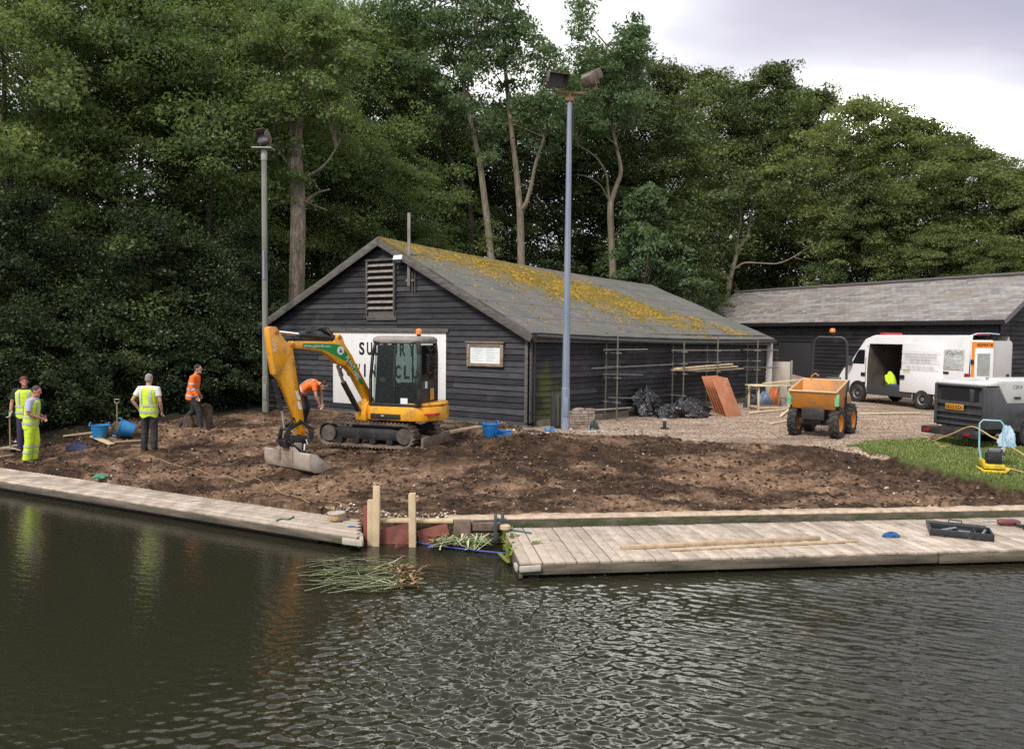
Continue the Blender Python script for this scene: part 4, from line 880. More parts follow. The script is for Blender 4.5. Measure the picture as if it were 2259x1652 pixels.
trunk_tree('slender_tree', 'slender leaning tree left of the forked one, behind the mossy ridge', [
    ([(1084, 575), (1074, 480), (1065, 409), (1058, 356), (1046, 303), (1030, 231), (1021, 185), (1001, 142), (980, 89), (960, 20)], .19, .05, .6),
    ([(1030, 235), (1034, 170), (1044, 110), (1050, 60)], .07, .03, -.6)],
    [(880, 0, 60, 60), (1040, 0, 50, 60), (960, 40, 70, 60), (1020, 70, 50, 60), (930, 110, 60, 55), (1000, 165, 50, 45), (1045, 120, 36, 50), (980, 240, 55, 40), (960, -40, 80, 40), (900, 40, 50, 50), (1060, 260, 40, 45)], 40, 42, leaf_ash, 200, .76, bark=ash)
trunk_tree('slender_tree', 'thin dark-stemmed tree leaning left, leftmost of the slender trunks', [
    ([(1040, 470), (1017, 399), (996, 356), (982, 327), (976, 278), (966, 242), (950, 190), (930, 130)], .14, .04, .4)],
    [(900, 180, 55, 50), (940, 250, 50, 50), (870, 90, 50, 55), (905, 300, 60, 40), (850, 220, 45, 45)], 41.5, 43, leaf_mid, 130, .78, bark=barkd)
trunk_tree('slender_tree', 'crooked pale tree bending right behind the blue lamp post', [
    ([(1352, 600), (1347, 488), (1347, 445)], .19, .17, 0), ([(1347, 450), (1360, 410), (1369, 385), (1368, 360), (1357, 313), (1348, 256), (1343, 213), (1340, 160), (1338, 100)], .14, .04, .7),
    ([(1346, 450), (1341, 415), (1336, 380), (1311, 344), (1272, 319)], .08, .025, -.8), ([(1356, 285), (1370, 260), (1386, 231), (1392, 190)], .06, .02, -.5),
    ([(1342, 440), (1325, 410), (1300, 392), (1272, 385)], .05, .015, -.9), ([(1362, 322), (1345, 308), (1322, 290)], .05, .02, .5)],
    [(1330, 140, 50, 50), (1290, 150, 45, 55), (1283, 70, 20, 50), (1285, 20, 14, 26), (1390, 110, 40, 50), (1396, 60, 16, 30), (1360, 190, 60, 50), (1300, 230, 50, 50), (1400, 220, 40, 60), (1260, 210, 36, 40), (1345, 270, 50, 30)], 42, 44, leaf_ash, 190, .74, bark=ash)
trunk_tree('crooked_tree', 'crooked pale trunk with a long low branch behind the slate roof', [
    ([(1606, 650), (1611, 615), (1620, 580), (1629, 545)], .17, .14, 0), ([(1628, 550), (1640, 536), (1650, 518), (1656, 480), (1668, 430)], .10, .05, .6), ([(1627, 548), (1628, 520), (1634, 490), (1630, 440)], .08, .04, -.6),
    ([(1617, 596), (1628, 588), (1644, 580), (1680, 581), (1712, 582), (1735, 575), (1752, 566), (1782, 548), (1806, 545)], .07, .025, -1.2), ([(1752, 567), (1775, 575), (1810, 582)], .03, .012, -.5)],
    [(1660, 420, 60, 50), (1620, 400, 50, 45), (1700, 470, 50, 40), (1720, 400, 50, 45), (1800, 530, 36, 30), (1580, 450, 40, 40)], 50.5, 45, leaf_dark, 60, .8, 110, .22, .11, bark=palebark)
# ================================================================ WATERSIDE
def wbuild(mb, name, m, parent, **k):
    """shapes given in world coordinates, hung on a thing whose base is parent.location"""
    o = mb.build(name, m, parent, off=tuple(parent.location), **k); o.location = (0, 0, 0); return o
DECK = -0.55
oldwood = mat('grey_decking', (0.33, 0.265, 0.205), .8, col2=(0.53, 0.455, 0.375), scale=2.5, stretch=(1, 1, 1), var=.17, bump=.35, bscale=30, dirt=(0.19, 0.15, 0.115), dscale=2.6, dmix=(.46, .74))
sidewood = mat('stained_side_timber', (0.055, 0.045, 0.032), .8, col2=(0.16, 0.13, 0.095), scale=2.0, stretch=(.6, .6, 5), var=.1, bump=.4, dirt=(0.045, 0.05, 0.03), dscale=2.5)
pale = mat('bare_pale_timber', (0.38, 0.285, 0.165), .7, col2=(0.54, 0.43, 0.275), scale=6, stretch=(1, 1, .7), var=.08, bump=.2)
newwood = mat('tan_timber', (0.32, 0.225, 0.135), .7, col2=(0.48, 0.36, 0.24), scale=5, stretch=(1, 1, .5), var=.1, bump=.2)
floatm = mat('black_float', (0.012, 0.012, 0.012), .5)
fender = mat('off_white_fender', (.40, .37, .31), .55, dirt=(.25, .23, .18), dscale=8)
# left pontoon: boards run along it
pa = Vector((-2.25, 11.40, 0)); pd = Vector((-8.33, 4.2, 0)).normalized(); pn = Vector((.4502, .8929, 0))
lp = thing('pontoon', 'narrow timber pontoon with lengthwise boards along the left bank', 'pontoon', pa + Z3 * DECK)
mb = MB(); rs = random.Random(4)
for i in range(7):
    wb = .134; t = 0.02 + .776 * (.03 + i * .157 + wb / 2)
    while t < 14.2:
        L = min(rs.uniform(2.4, 4.2), 14.3 - t); a = pa + pd * t + pn * (.03 + i * .157 + wb / 2) + Z3 * (DECK - .016 + rs.uniform(-.003, .003))
        mb.beam(a, a + pd * (L - .006), wb, .032, rnd=rs.random()); t += L
wbuild(mb, 'deck', oldwood, lp, bevel=.004)
mb = MB()
for w_ in (.02, 1.10): mb.beam(pa + pn * w_ + pd * .776 * w_ + Z3 * (DECK - .085), pa + pd * 14.3 + pn * w_ + Z3 * (DECK - .085), .05, .10)
mb.beam(pa + pn * .05 + pd * .07 + Z3 * (DECK - .125), pa + pn * 1.06 + pd * .85 + Z3 * (DECK - .085), .05, .10); wbuild(mb, 'side_beam', sidewood, lp, bevel=.006)
mb = MB(); mb.beam(pa + pn * .56 + pd * .95 + Z3 * (DECK - .30), pa + pd * 14.2 + pn * .56 + Z3 * (DECK - .30), .8, .26); wbuild(mb, 'float', floatm, lp)
mb = MB(); mb.prism([(0, 0), (.38, 0), (.38, -.03), (.05, -.07), (0, -.03)], pa - pn * .03 + pd * .30 + Z3 * DECK, -pd, pn, Z3, -.11, -.01); mb.beam(pa - pd * .01 + pn * .02 + Z3 * (DECK - .075), pa + pd * .22 + pn * .30 + Z3 * (DECK - .075), .06, .12)
wbuild(mb, 'fender', fender, lp, bevel=.02)
# right pontoon: cross boards
qa = Vector((.117, 10.19, 0)); qd = Vector((1, .128, 0)).normalized(); qn = Vector((-.135, 1.0, 0)).normalized(); QW = 1.90; QL = 16
rp_ = thing('pontoon', 'wide timber pontoon of cross boards along the right bank, tools lying on it', 'pontoon', qa + Z3 * DECK)
mb = MB(); t = .02; rs = random.Random(6)
while t < QL:
    w_ = .147; g = .006 + (rs.random() < .25) * .012
    a = qa + qd * (t + w_ / 2) + Z3 * (DECK - .016 + rs.uniform(-.004, .004)); mb.beam(a + qn * .02, a + qn * (QW - rs.uniform(0, .02)) , w_, .032, rnd=rs.random()); t += w_ + g
wbuild(mb, 'deck', oldwood, rp_, bevel=.003)
mb = MB(); mb.beam(qa + qn * .03 + Z3 * (DECK - .10), qa + qd * 6.1 + qn * .03 + Z3 * (DECK - .10), .05, .13); mb.beam(qa + qd * 6.13 + qn * .03 + Z3 * (DECK - .105), qa + qd * QL + qn * .03 + Z3 * (DECK - .105), .05, .14)
mb.beam(qa + qd * .03 + Z3 * (DECK - .12), qa + qn * QW + qd * .03 + Z3 * (DECK - .12), .05, .17); wbuild(mb, 'side_beam', sidewood, rp_, bevel=.006)
mb = MB(); mb.beam(qa + qn * 1.05 + qd * .35 + Z3 * (DECK - .31), qa + qd * QL + qn * 1.05 + Z3 * (DECK - .31), 1.7, .26); wbuild(mb, 'float', floatm, rp_)
mb = MB(); mb.beam(qa + qd * .0 - qn * .03 + Z3 * (DECK - .07), qa + qd * .30 - qn * .03 + Z3 * (DECK - .06), .05, .09); mb.beam(qa - qd * .03 - qn * .03 + Z3 * (DECK - .07), qa - qd * .03 + qn * .15 + Z3 * (DECK - .06), .05, .09); wbuild(mb, 'fender', fender, rp_, bevel=.025)
# concrete edging of the right bank
def bk(x, off=0.0): return Vector((x, 12.10 + .118 * (x + .95) + off, 0))
conc = mat('sandy_concrete', (0.34, 0.25, 0.17), .95, col2=(0.55, 0.44, 0.33), scale=6, var=.1, bump=.8, bscale=22)
wet = mat('mossy_wet_concrete', (0.05, 0.043, 0.030), .8, col2=(0.14, 0.115, 0.085), scale=3, stretch=(1, 1, 3), bump=.6, bscale=16, dirt=(0.035, 0.055, 0.015), dscale=2.4, dmix=(.45, .62))
eg = thing('bank_edging', 'concrete bank edge with pale sandy top behind the right pontoon', 'bank wall', bk(-.6) + Z3 * -.9)
mb = MB(); rs = random.Random(9); x = -1.0; ring = []
while x < 19:
    c_ = bk(x); h = -.405 + rs.uniform(-.006, .006); f = rs.uniform(-.006, .006)
    ring.append([c_ + Vector((0, -.03 + f, -.432 + rs.uniform(-.006, .006))), c_ + Vector((0, -.03 + f, h - .02)), c_ + Vector((0, .01 + f, h + .008)), c_ + Vector((0, .18, h + rs.uniform(0, .02))), c_ + Vector((0, .24 + rs.uniform(-.05, .05), h - .03)), c_ + Vector((0, .3, -.65)), c_ + Vector((0, 0, -.65))]); x += .11
mb.loft(ring); wbuild(mb, 'coping', conc, eg, smooth=50)
mb = MB(); mb.beam(bk(-.6, .06) + Z3 * -.88, bk(19, .06) + Z3 * -.88, .20, .886); wbuild(mb, 'wall_face', wet, eg)
# red sheet piling between the pontoons
redst = mat('faded_red_steel', (0.16, 0.045, 0.035), .7, col2=(0.27, 0.095, 0.075), scale=5, bump=.3, dirt=(0.09, 0.045, 0.03), dscale=4)
pl_ = thing('sheet_piling', 'faded red steel sheet piling holding the bank between the two pontoons', 'sheet piling', (-1.6, 11.92, -1.0))
mb = MB(); pr = [(-2.24, 11.96), (-2.12, 11.96), (-2.06, 11.90), (-1.50, 11.91), (-1.47, 11.94), (-1.40, 11.94), (-1.37, 11.91), (-.90, 11.93)]
for i in range(len(pr) - 1):
    mb.beam(Vector((*pr[i], -.95)), Vector((*pr[i + 1], -.83)), .02, .80)
wbuild(mb, 'steel_sheet', redst, pl_)
mb = MB(); mb.box((-2.22, 11.90, -.66), (.15, .03, .98)); wbuild(mb, 'end_sheet', mat('bright_red_steel', (.22, .05, .035), .6, dirt=(.12, .05, .04)), pl_, bevel=.004)
mb = MB(); mb.beam(Vector((-2.10, 11.97, -.415)), Vector((-.90, 11.99, -.415)), .15, .045); wbuild(mb, 'timber_cap', pale, pl_, bevel=.005)
mb = MB(); mb.box((-.76, 12.01, -.66), (.27, .14, .5)); mb.box((-.36, 12.06, -.52), (.50, .12, .12)); mb.box((-.36, 12.08, -.71), (.50, .10, .2)); wbuild(mb, 'old_boards', mat('rotten_board', (.07, .05, .038), .9, col2=(.17, .12, .09), scale=5, bump=.5), pl_, bevel=.01)
def pile(u, vt, Y, w, lab, lean=0.0):
    p = P(u, 1195, Y); top = P(u, vt, Y).z
    t = thing('timber_post', lab, 'post', (p.x, Y, -1.3)); mb = MB(); mb.box((0, 0, (top + 1.3) / 2), (w, w * .8, top + 1.3), M=Matrix.Rotation(lean, 3, 'Y')); mb.box((0, 0, top + 1.3 + .004), (w * .86, w * .7, .012), M=Matrix.Rotation(lean, 3, 'Y'))
    mb.build('post', pale, t, bevel=.006)
    t['group'] = 'new timber posts standing in the water'
pile(830, 1073, 11.78, .105, 'tallest new timber post standing in the water at the pontoon gap', .01)
pile(818, 1103, 11.82, .10, 'shorter timber post tight against the left of the tallest one')
pile(910, 1089, 11.76, .108, 'lone timber post in the water in front of the red piling', -.012)
# floating reeds and weed
reedm = rndmat('reed', [(0, (.18, .24, .10)), (.4, (.40, .46, .24)), (.8, (.58, .60, .38)), (1, (.72, .70, .52))], .6)
rootm = rndmat('reed_root', [(0, (.08, .05, .025)), (.5, (.20, .115, .06)), (1, (.42, .27, .15))], .8)
def strips(name, m, n, u0, u1, v0, v1, ang, L, wd, z, seed, lab, cat, rise=.03):
    rs = random.Random(seed); c = on_plane((u0 + u1) / 2, (v0 + v1) / 2, (0, 0, WATER), (0, 0, 1)); mb = MB()
    for i in range(n):
        u = rs.uniform(u0, u1); v = rs.uniform(v0, v1); p = on_plane(u, v, (0, 0, z), (0, 0, 1)); a = R_(rs.gauss(*ang)); l = rs.uniform(*L); w = rs.uniform(*wd)
        d = Vector((math.cos(a), math.sin(a), 0)); nn = Vector((-d.y, d.x, 0)); h = rs.uniform(.004, rise); q = [p - d * l / 2 + Z3 * rs.uniform(0, rise * .5), p + nn * rs.uniform(-.09, .09) + Z3 * h, p + d * l / 2 + nn * rs.uniform(-.08, .08) + Z3 * rs.uniform(0, rise)]
        vs = []
        for k, x in enumerate(q): ww = w * (1, 1, .25)[k]; vs += [x + nn * ww, x - nn * ww + Z3 * .004]
        mb.add(vs, [(0, 1, 3, 2), (2, 3, 5, 4)])
    o = mb.build(name, m, None, off=tuple(c), smooth=0, recalc=False); tag(o, lab, cat); return o
strips('floating_reeds', reedm, 170, 712, 905, 1228, 1304, (6, 24), (.3, 1.1), (.005, .011), WATER + .022, 5, 'loose raft of green reed stems floating in front of the posts', 'reeds')
strips('reed_roots', rootm, 75, 868, 940, 1250, 1296, (8, 50), (.06, .22), (.008, .022), WATER + .03, 6, 'brown clump of reed roots floating at the right end of the reeds', 'reeds', .07)
strips('weed_heap', reedm, 190, 965, 1085, 1182, 1212, (0, 45), (.2, .6), (.008, .018), WATER + .03, 7, 'heap of cut green weed floating against the end of the right pontoon', 'weed', .16)
strips('water_weed', rndmat('slime', [(0, (.04, .06, .01)), (1, (.16, .19, .03))], .6), 90, 1112, 1140, 1175, 1240, (95, 25), (.1, .35), (.012, .03), WATER + .05, 8, 'green slimy weed hanging on the end of the right pontoon', 'weed', .22)
strips('weed_tuft', reedm, 22, 1176, 1192, 1192, 1200, (0, 60), (.06, .16), (.008, .014), DECK + .01, 9, 'little tuft of green weed dropped on the right pontoon boards', 'weed', .07)
def ontop(u, v, z): return on_plane(u, v, (0, 0, z), (0, 0, 1))
def rope(name, pts, r, m, lab, cat='rope', z=None, lift=.01, loopz=None):
    q = [(ontop(u, v, z) if z is not None else G(u, v)) + Z3 * lift for (u, v) in pts]; out = []
    for i in range(len(q) - 1):
        for k in range(5):
            t = k / 5; a = q[max(0, i - 1)]; b = q[i]; c = q[i + 1]; d = q[min(len(q) - 1, i + 2)]
            p = .5 * ((2 * b) + (c - a) * t + (2 * a - 5 * b + 4 * c - d) * t * t + (3 * b - a - 3 * c + d) * t ** 3)
            if z is None: p.z = gz(p.x, p.y) + lift
            out.append(p)
    out.append(q[-1]); mb = MB(); mb.tube(out, r, 6); o = mb.build(name, m, None, off=tuple(out[0])); tag(o, lab, cat); return o
blue = mat('blue_plastic', (.016, .17, .42), .45, col2=(.03, .25, .53), scale=3, dirt=(.13, .15, .16), dscale=5)
bluerope = mat('blue_rope', (.05, .08, .30), .7); yellowrope = mat('yellow_rope', (.34, .25, .11), .8)
rope('blue_rope', [(842, 1186), (895, 1195), (960, 1207), (1040, 1217), (1120, 1225)], .012, bluerope, 'thin blue rope lying on the water between the posts and the right pontoon', z=WATER, lift=.03)
rope('mooring_rope', [(1102, 1166), (1135, 1172), (1172, 1178)], .014, mat('teal_rope', (.05, .14, .16), .8), 'teal mooring rope from the steel bracket onto the right pontoon', z=DECK, lift=.02)
rope('yellow_rope', [(300, 1012), (370, 1025), (455, 1042), (540, 1058), (590, 1068), (640, 1088), (700, 1100), (770, 1118)], .007, yellowrope, 'thin yellow rope trailing over the soil along the left bank')
br_ = thing('mooring_bracket', 'rusty steel mooring bracket at the inner corner of the right pontoon', 'bracket', ontop(1100, 1172, DECK))
mb = MB(); mb.box((-.05, .0, .05), (.05, .10, .42)); mb.box((.03, .0, .18), (.18, .06, .05)); mb.tube([(.06, 0, .02), (.06, 0, .30)], .025, 8); mb.build('upright', mat('dark_teal_steel', (.03, .06, .065), .6, dirt=(.14, .07, .04), dscale=9), br_, bevel=.004)
mb = MB(); mb.lathe([(.06, 0), (.085, .02), (.085, .07), (.05, .09)], (.10, -.02, .03), 12); mb.build('roller', pale, br_)
# loose things on the right pontoon
def plank(name, u0, v0, u1, v1, z, w, h, m, lab, cat='plank', group=None):
    a = ontop(u0, v0, z) + Z3 * h / 2 if z is not None else G(u0, v0) + Z3 * (h / 2 + .03); b = ontop(u1, v1, z) + Z3 * h / 2 if z is not None else G(u1, v1) + Z3 * (h / 2 + .03)
    mb = MB(); mb.beam(a, b, w, h); o = mb.build(name, m, None, bevel=.004, off=tuple((a + b) / 2 - Z3 * h / 2)); tag(o, lab, cat, group); return o
plank('timber_batten', 1370, 1211, 1808, 1189, DECK + .004, .07, .05, newwood, 'thicker brown timber batten lying on the right pontoon', 'batten')
plank('timber_batten', 1478, 1215, 1892, 1195, DECK + .004, .045, .03, newwood, 'thinner brown batten lying in front of the thicker one on the pontoon', 'batten')
def crumple(name, c, rx, ry, rz_, m, lab, cat, seed, rot=0.0, n=26, fold=.35):
    rs = np.random.RandomState(seed); mb = MB(); nu, nv = n, n // 2; vs = []; ph = rs.uniform(0, 6.28, 8)
    for j in range(nv + 1):
        th = math.pi * .5 * j / nv
        for k in range(nu):
            w = 2 * math.pi * k / nu; f = 1 + fold * (.4 * math.sin(3 * w + ph[0] + 2 * th) + .35 * math.sin(5 * w + ph[1] - 3 * th) + .3 * math.sin(9 * w + ph[2] + 5 * th) + .25 * rs.uniform(-1, 1))
            z = math.sin(th) * rz_ * (1 + fold * (.5 * math.sin(2 * w + ph[3]) + .3 * math.sin(6 * w + ph[4]) + .2 * rs.uniform(-1, 1)))
            r = math.cos(th) ** .7 if j < nv else 0
            x, y = rx * r * f * math.cos(w), ry * r * f * math.sin(w)
            vs.append((x * math.cos(rot) - y * math.sin(rot), x * math.sin(rot) + y * math.cos(rot), z - .015))
    fs = [(j * nu + k, j * nu + (k + 1) % nu, (j + 1) * nu + (k + 1) % nu, (j + 1) * nu + k) for j in range(nv) for k in range(nu)]; fs.append(tuple(range(nu))[::-1])
    mb.add(vs, fs); o = mb.build(name, m, None, smooth=40); o.location = c; tag(o, lab, cat); return o
crumple('work_glove', ontop(1966, 1184, DECK), .12, .07, .08, mat('blue_cloth', (.015, .075, .21), .8), 'crumpled blue glove lying on the right pontoon', 'glove', 2)
crumple('plastic_packet', ontop(2020, 1190, DECK), .17, .08, .015, mat('clear_plastic', (.50, .56, .62), .25), 'pale plastic packet flat on the pontoon by the black tool tray', 'packet', 3)
crumple('plastic_packet', ontop(1985, 1162, DECK), .12, .06, .012, mat('clear_plastic', (.5, .56, .62), .25), 'pale plastic packet farther back on the pontoon above the blue glove', 'packet', 4)
cr = thing('tool_tray', 'open black plastic tool tray lying on the right pontoon', 'tool tray', ontop(2117, 1180, DECK), -.42)
blk = mat('black_plastic', (.018, .020, .022), .4, dirt=(.10, .10, .10), dscale=10, dmix=(.55, .8))
mb = MB(); mb.box((0, 0, .012), (.86, .50, .02))
for sx in (-1, 1): mb.box((sx * .42, 0, .06), (.025, .50, .11))
for sy in (-1, 1): mb.box((0, sy * .24, .06), (.82, .025, .11))
mb.build('tray', blk, cr, bevel=.008)
mb = MB(); mb.box((-.12, 0, .055), (.02, .44, .07)); mb.box((.2, .0, .055), (.02, .44, .07)); mb.box((.03, .05, .055), (.30, .02, .07)); mb.build('divider', blk, cr, bevel=.004)
mb = MB(); mb.box((0, .43, .03), (.86, .34, .03), M=Matrix.Rotation(R_(8), 3, 'X')); mb.tube([(-.1, .6, .03), (-.09, .62, .10), (.09, .62, .10), (.1, .6, .03)], .012, 6); mb.build('lid', blk, cr, bevel=.008)
mb = MB(); mb.tube([(-.3, -.1, .06), (-.05, .05, .10)], .018, 6); mb.tube([(.28, -.12, .06), (.36, .12, .09)], .02, 6); mb.box((.05, -.1, .07), (.16, .07, .05)); mb.build('tool', mat('steel', (.32, .35, .38), .35, .8), cr, bevel=.003)
dl = thing('power_tool', 'dark red cordless power tool on the pontoon at the right frame edge', 'power tool', ontop(2232, 1160, DECK), -.1)
mb = MB(); mb.lathe([(.04, -.22), (.055, -.18), (.055, .06), (.035, .12)], (0, 0, .06), 12, M=Matrix.Rotation(R_(90), 3, 'Y')); mb.build('motor_housing', mat('maroon_plastic', (.13, .035, .045), .4), dl)
mb = MB(); mb.tube([(.02, 0, .06), (.06, -.14, .04), (.09, -.2, .05)], .03, 8); mb.box((.12, -.24, .05), (.13, .09, .08), rz=.6); mb.build('handle', blk, dl, bevel=.008)
mb = MB(); mb.tube([(-.22, 0, .06), (-.44, .01, .05)], .012, 6); mb.build('bit', mat('steel', (.32, .35, .38), .35, .8), dl)
# ---------------------------------------------------------------- left bank odds and ends
def tub(u, v, rad, h, lab, tilt=None, rz=0.0, mt=None):
    g = G(u, v); t = thing('flexible_tub', lab, 'tub', (g.x, g.y, gz(g.x, g.y) - .01), rz, 'blue flexible tubs'); m = mt or blue
    Mt = Matrix.Rotation(tilt, 3, 'Y') if tilt else Matrix.Identity(3); off = Vector((0, 0, .0)) if not tilt else Vector((0, 0, rad * .8))
    mb = MB(); mb.lathe([(0, 0), (rad * .72, 0), (rad * .76, .02), (rad * .98, h), (rad * 1.03, h + .004), (rad * 1.03, h - .012), (rad * .96, h - .015), (rad * .73, .03), (0, .03)], off, 24, M=Mt); mb.build('bucket', m, t, smooth=50)
    mb = MB()
    for s in (-1, 1):
        pts = [Mt @ Vector((s * (rad * 1.0 + .0), a * .11, h - .01 + .085 * math.cos(a * math.pi / 2))) + off for a in (-1, -.6, -.2, .2, .6, 1)]
        mb.tube(pts, .014, 6)
    mb.build('handle', m, t); return t
tub(221, 969, .215, .34, 'upright blue flexible tub beside the shovel on the left bank', rz=.2)
tub(296, 962, .225, .36, 'tipped over blue flexible tub behind the worker with his back turned', tilt=R_(72), rz=R_(205))
tub(1081, 960, .21, .35, 'blue flexible tub standing at the boathouse corner near the plank', rz=.5, mt=mat('strong_blue_plastic', (.008, .17, .50), .4, dirt=(.1, .15, .2), dscale=6))
sh = thing('shovel', 'shovel stuck upright in the soil between the two blue tubs on the left', 'shovel', G(259, 962))
mb = MB(); mb.tube([(0, 0, .25), (0, 0, .84)], .017, 8); mb.build('shaft', mat('worn_ash_handle', (.25, .17, .09), .6), sh)
mb = MB(); mb.tube([(0, 0, .82), (-.06, 0, .87), (-.06, 0, .93), (.06, 0, .93), (.06, 0, .87), (0, 0, .82)], .014, 6); mb.build('handle', mat('grey_plastic', (.25, .25, .25), .5), sh)
mb = MB(); mb.loft([[Vector((x * w, -.02 + .05 * (1 - abs(x)) * .6 + s_, z)) for x in (-1, -.5, 0, .5, 1)] + [Vector((x * w, -.03 + .05 * (1 - abs(x)) * .6 + s_, z)) for x in (1, .5, 0, -.5, -1)] for z, w, s_ in ((-.06, .10, .03), (.10, .125, .02), (.26, .12, 0), (.30, .05, 0), (.40, .022, 0))]); mb.build('blade', mat('muddy_steel', (.20, .17, .14), .6, .3, dirt=(.12, .08, .05), dscale=8), sh)
crumple('blue_sack', G(170, 998), .27, .15, .24, mat('navy_cloth', (.022, .030, .085), .8, col2=(.06, .075, .14), scale=6), 'crumpled dark blue sack lying on the left bank beside the worker in yellow trousers', 'sack', 7)
crumple('green_net', G(222, 1055), .15, .10, .07, mat('green_net', (.045, .20, .13), .8), 'small heap of green net at the back edge of the left pontoon', 'net', 8)
plank('board', 205, 966, 246, 984, None, .16, .03, pale, 'short pale board on the soil in front of the upright blue tub', 'board')
plank('branch', 140, 966, 214, 957, None, .05, .04, newwood, 'pale stick lying behind the worker in yellow trousers', 'stick')
plank('branch', 250, 979, 312, 975, None, .035, .03, newwood, 'thin pale stick right of the short board on the left bank', 'stick')
plank('branch', -20, 1004, 52, 990, None, .11, .10, newwood, 'rough timber pole lying at the left frame edge', 'pole')
plank('branch', -30, 1032, 30, 1008, None, .05, .04, pale, 'pale timber batten pointing to the water at the left frame edge', 'batten')
def stump(u, v, r, h, lab):
    g = G(u, v); t = thing('tree_stump', lab, 'stump', g); mb = MB(); rs = random.Random(int(u)); ph = [rs.uniform(0, 6) for _ in range(3)]
    rings = [[Vector(((r * (1.15 - .2 * k / 6)) * (1 + .10 * math.sin(3 * w + ph[0]) + .07 * math.sin(5 * w + ph[1] + k)) * math.cos(w), r * (1.15 - .2 * k / 6) * (1 + .10 * math.sin(3 * w + ph[0]) + .07 * math.sin(5 * w + ph[1] + k)) * math.sin(w), -.05 + h * k / 6 + (.04 * math.sin(2 * w + ph[2]) if k == 6 else 0))) for w in [i * 2 * math.pi / 18 for i in range(18)]] for k in range(7)]
    mb.loft(rings); mb.build('wood', mat('rotten_stump', (.05, .032, .022), .95, col2=(.17, .11, .075), scale=6, stretch=(2, 2, .5), bump=1.0, bscale=16, dirt=(.03, .022, .016), dscale=5), t, smooth=30)
stump(416, 943, .13, .34, 'shorter rotten tree stump behind the legs of the walking worker'); stump(457, 940, .14, .62, 'taller rotten tree stump just right of the walking worker')
ct = thing('plastic_drum', 'cream plastic drum with white rim at the end of the left pontoon', 'drum', ontop(742, 1146, DECK + .02), .3); ct.scale = (.78, .78, .8)
mb = MB(); mb.lathe([(0, 0), (.15, 0), (.165, .03), (.165, .11), (.15, .13)], (0, 0, .0), 20); mb.build('drum_body', mat('cream_plastic', (.45, .33, .16), .6, dirt=(.25, .2, .14)), ct)
mb = MB(); mb.lathe([(.10, .125), (.185, .13), (.185, .155), (.11, .16)], (0, 0, 0), 20); mb.build('rim', fender, ct)
mb = MB(); mb.tube([(.1 * math.cos(a) - .12, .12 + .1 * math.sin(a), .17 + .08 * math.sin(a * .5)) for a in [k * .7 for k in range(14)]], .012, 6); mb.build('cord', yellowrope, ct)
rope('green_rope', [(610, 1150), (622, 1146), (636, 1147), (648, 1141)], .014, mat('green_rope', (.06, .14, .08), .8), 'short dark green rope end on the left pontoon boards', z=DECK, lift=.015)
crumple('blue_rag', ontop(776, 1162, DECK), .08, .04, .03, mat('blue_cloth', (.02, .11, .30), .8), 'small blue rag on the end of the left pontoon', 'rag', 12)
# ---------------------------------------------------------------- lamp posts
def lamp_post(u, vb, vt, r0, r1, m, lab):
    g = G(u, vb); d = ray(u, vt); top = CAMZ + d.z / d.y * g.y; t = thing('lamp_post', lab, 'lamp post', g); h = top - g.z
    mb = MB(); mb.tube([(0, 0, -.1), (0, 0, 1.1), (0, 0, 1.12), (0, 0, h)], [r0 * 1.12, r0 * 1.1, r0, r1], 8); mb.build('column', m, t, smooth=20)
    mb = MB(); mb.box((0, -r0 * 1.08, .62), (r0 * 1.2, .02, .5)); mb.build('access_door', m, t, bevel=.004); return t, h
bluecol = mat('blue_grey_paint', (.165, .205, .275), .5, col2=(.24, .28, .345), scale=1.2, stretch=(1, 1, .4), dirt=(.26, .28, .30), dscale=1.2, dmix=(.5, .8))
greencol = mat('grey_green_paint', (.17, .18, .15), .55, col2=(.26, .265, .23), scale=1.0, stretch=(1, 1, .3), dirt=(.10, .11, .06), dscale=1.5)
rust = mat('rusty_housing', (.085, .068, .056), .75, col2=(.18, .145, .115), scale=5, dirt=(.26, .13, .06), dscale=4, dmix=(.55, .75)); lens = mat('dusty_lamp_glass', (.10, .11, .115), .12)
def flood(parent, c, rz, tilt, w=.54, h=.36, dp=.20, nm='floodlight'):
    Mx = Matrix.Rotation(rz, 3, 'Z') @ Matrix.Rotation(tilt, 3, 'X'); c = Vector(c)
    def pt(x, y, z): return Mx @ Vector((x, y, z)) + c
    mb = MB(); f = [pt(-w / 2, -dp / 2, -h / 2), pt(w / 2, -dp / 2, -h / 2), pt(w / 2, -dp / 2, h / 2), pt(-w / 2, -dp / 2, h / 2)]; b_ = [pt(-w * .3, dp / 2, -h * .3), pt(w * .3, dp / 2, -h * .3), pt(w * .3, dp / 2, h * .3), pt(-w * .3, dp / 2, h * .3)]
    mb.add(f + b_, [(0, 1, 2, 3), (4, 7, 6, 5), (0, 4, 5, 1), (1, 5, 6, 2), (2, 6, 7, 3), (3, 7, 4, 0)]); o = mb.build(nm, rust, parent, bevel=.012)
    mb = MB(); mb.box(pt(0, -dp / 2 - .008, 0), (w * .86, .012, h * .82), M=Mx); mb.build('glass', lens, o)
    mb = MB(); mb.box(pt(0, -dp / 2 - .13, h / 2 + .0), (w, .26, .015), M=Mx); mb.box(pt(-w / 2, -dp / 2 - .09, .06), (.012, .18, h * .7), M=Mx); mb.box(pt(w / 2, -dp / 2 - .09, .06), (.012, .18, h * .7), M=Mx); mb.build('hood', rust, o, bevel=.003)
    mb = MB(); mb.tube([pt(-w * .5, .02, 0), pt(-w * .52, .06, -h * .75), pt(w * .52, .06, -h * .75), pt(w * .5, .02, 0)], .016, 6); mb.build('bracket', rust, o)
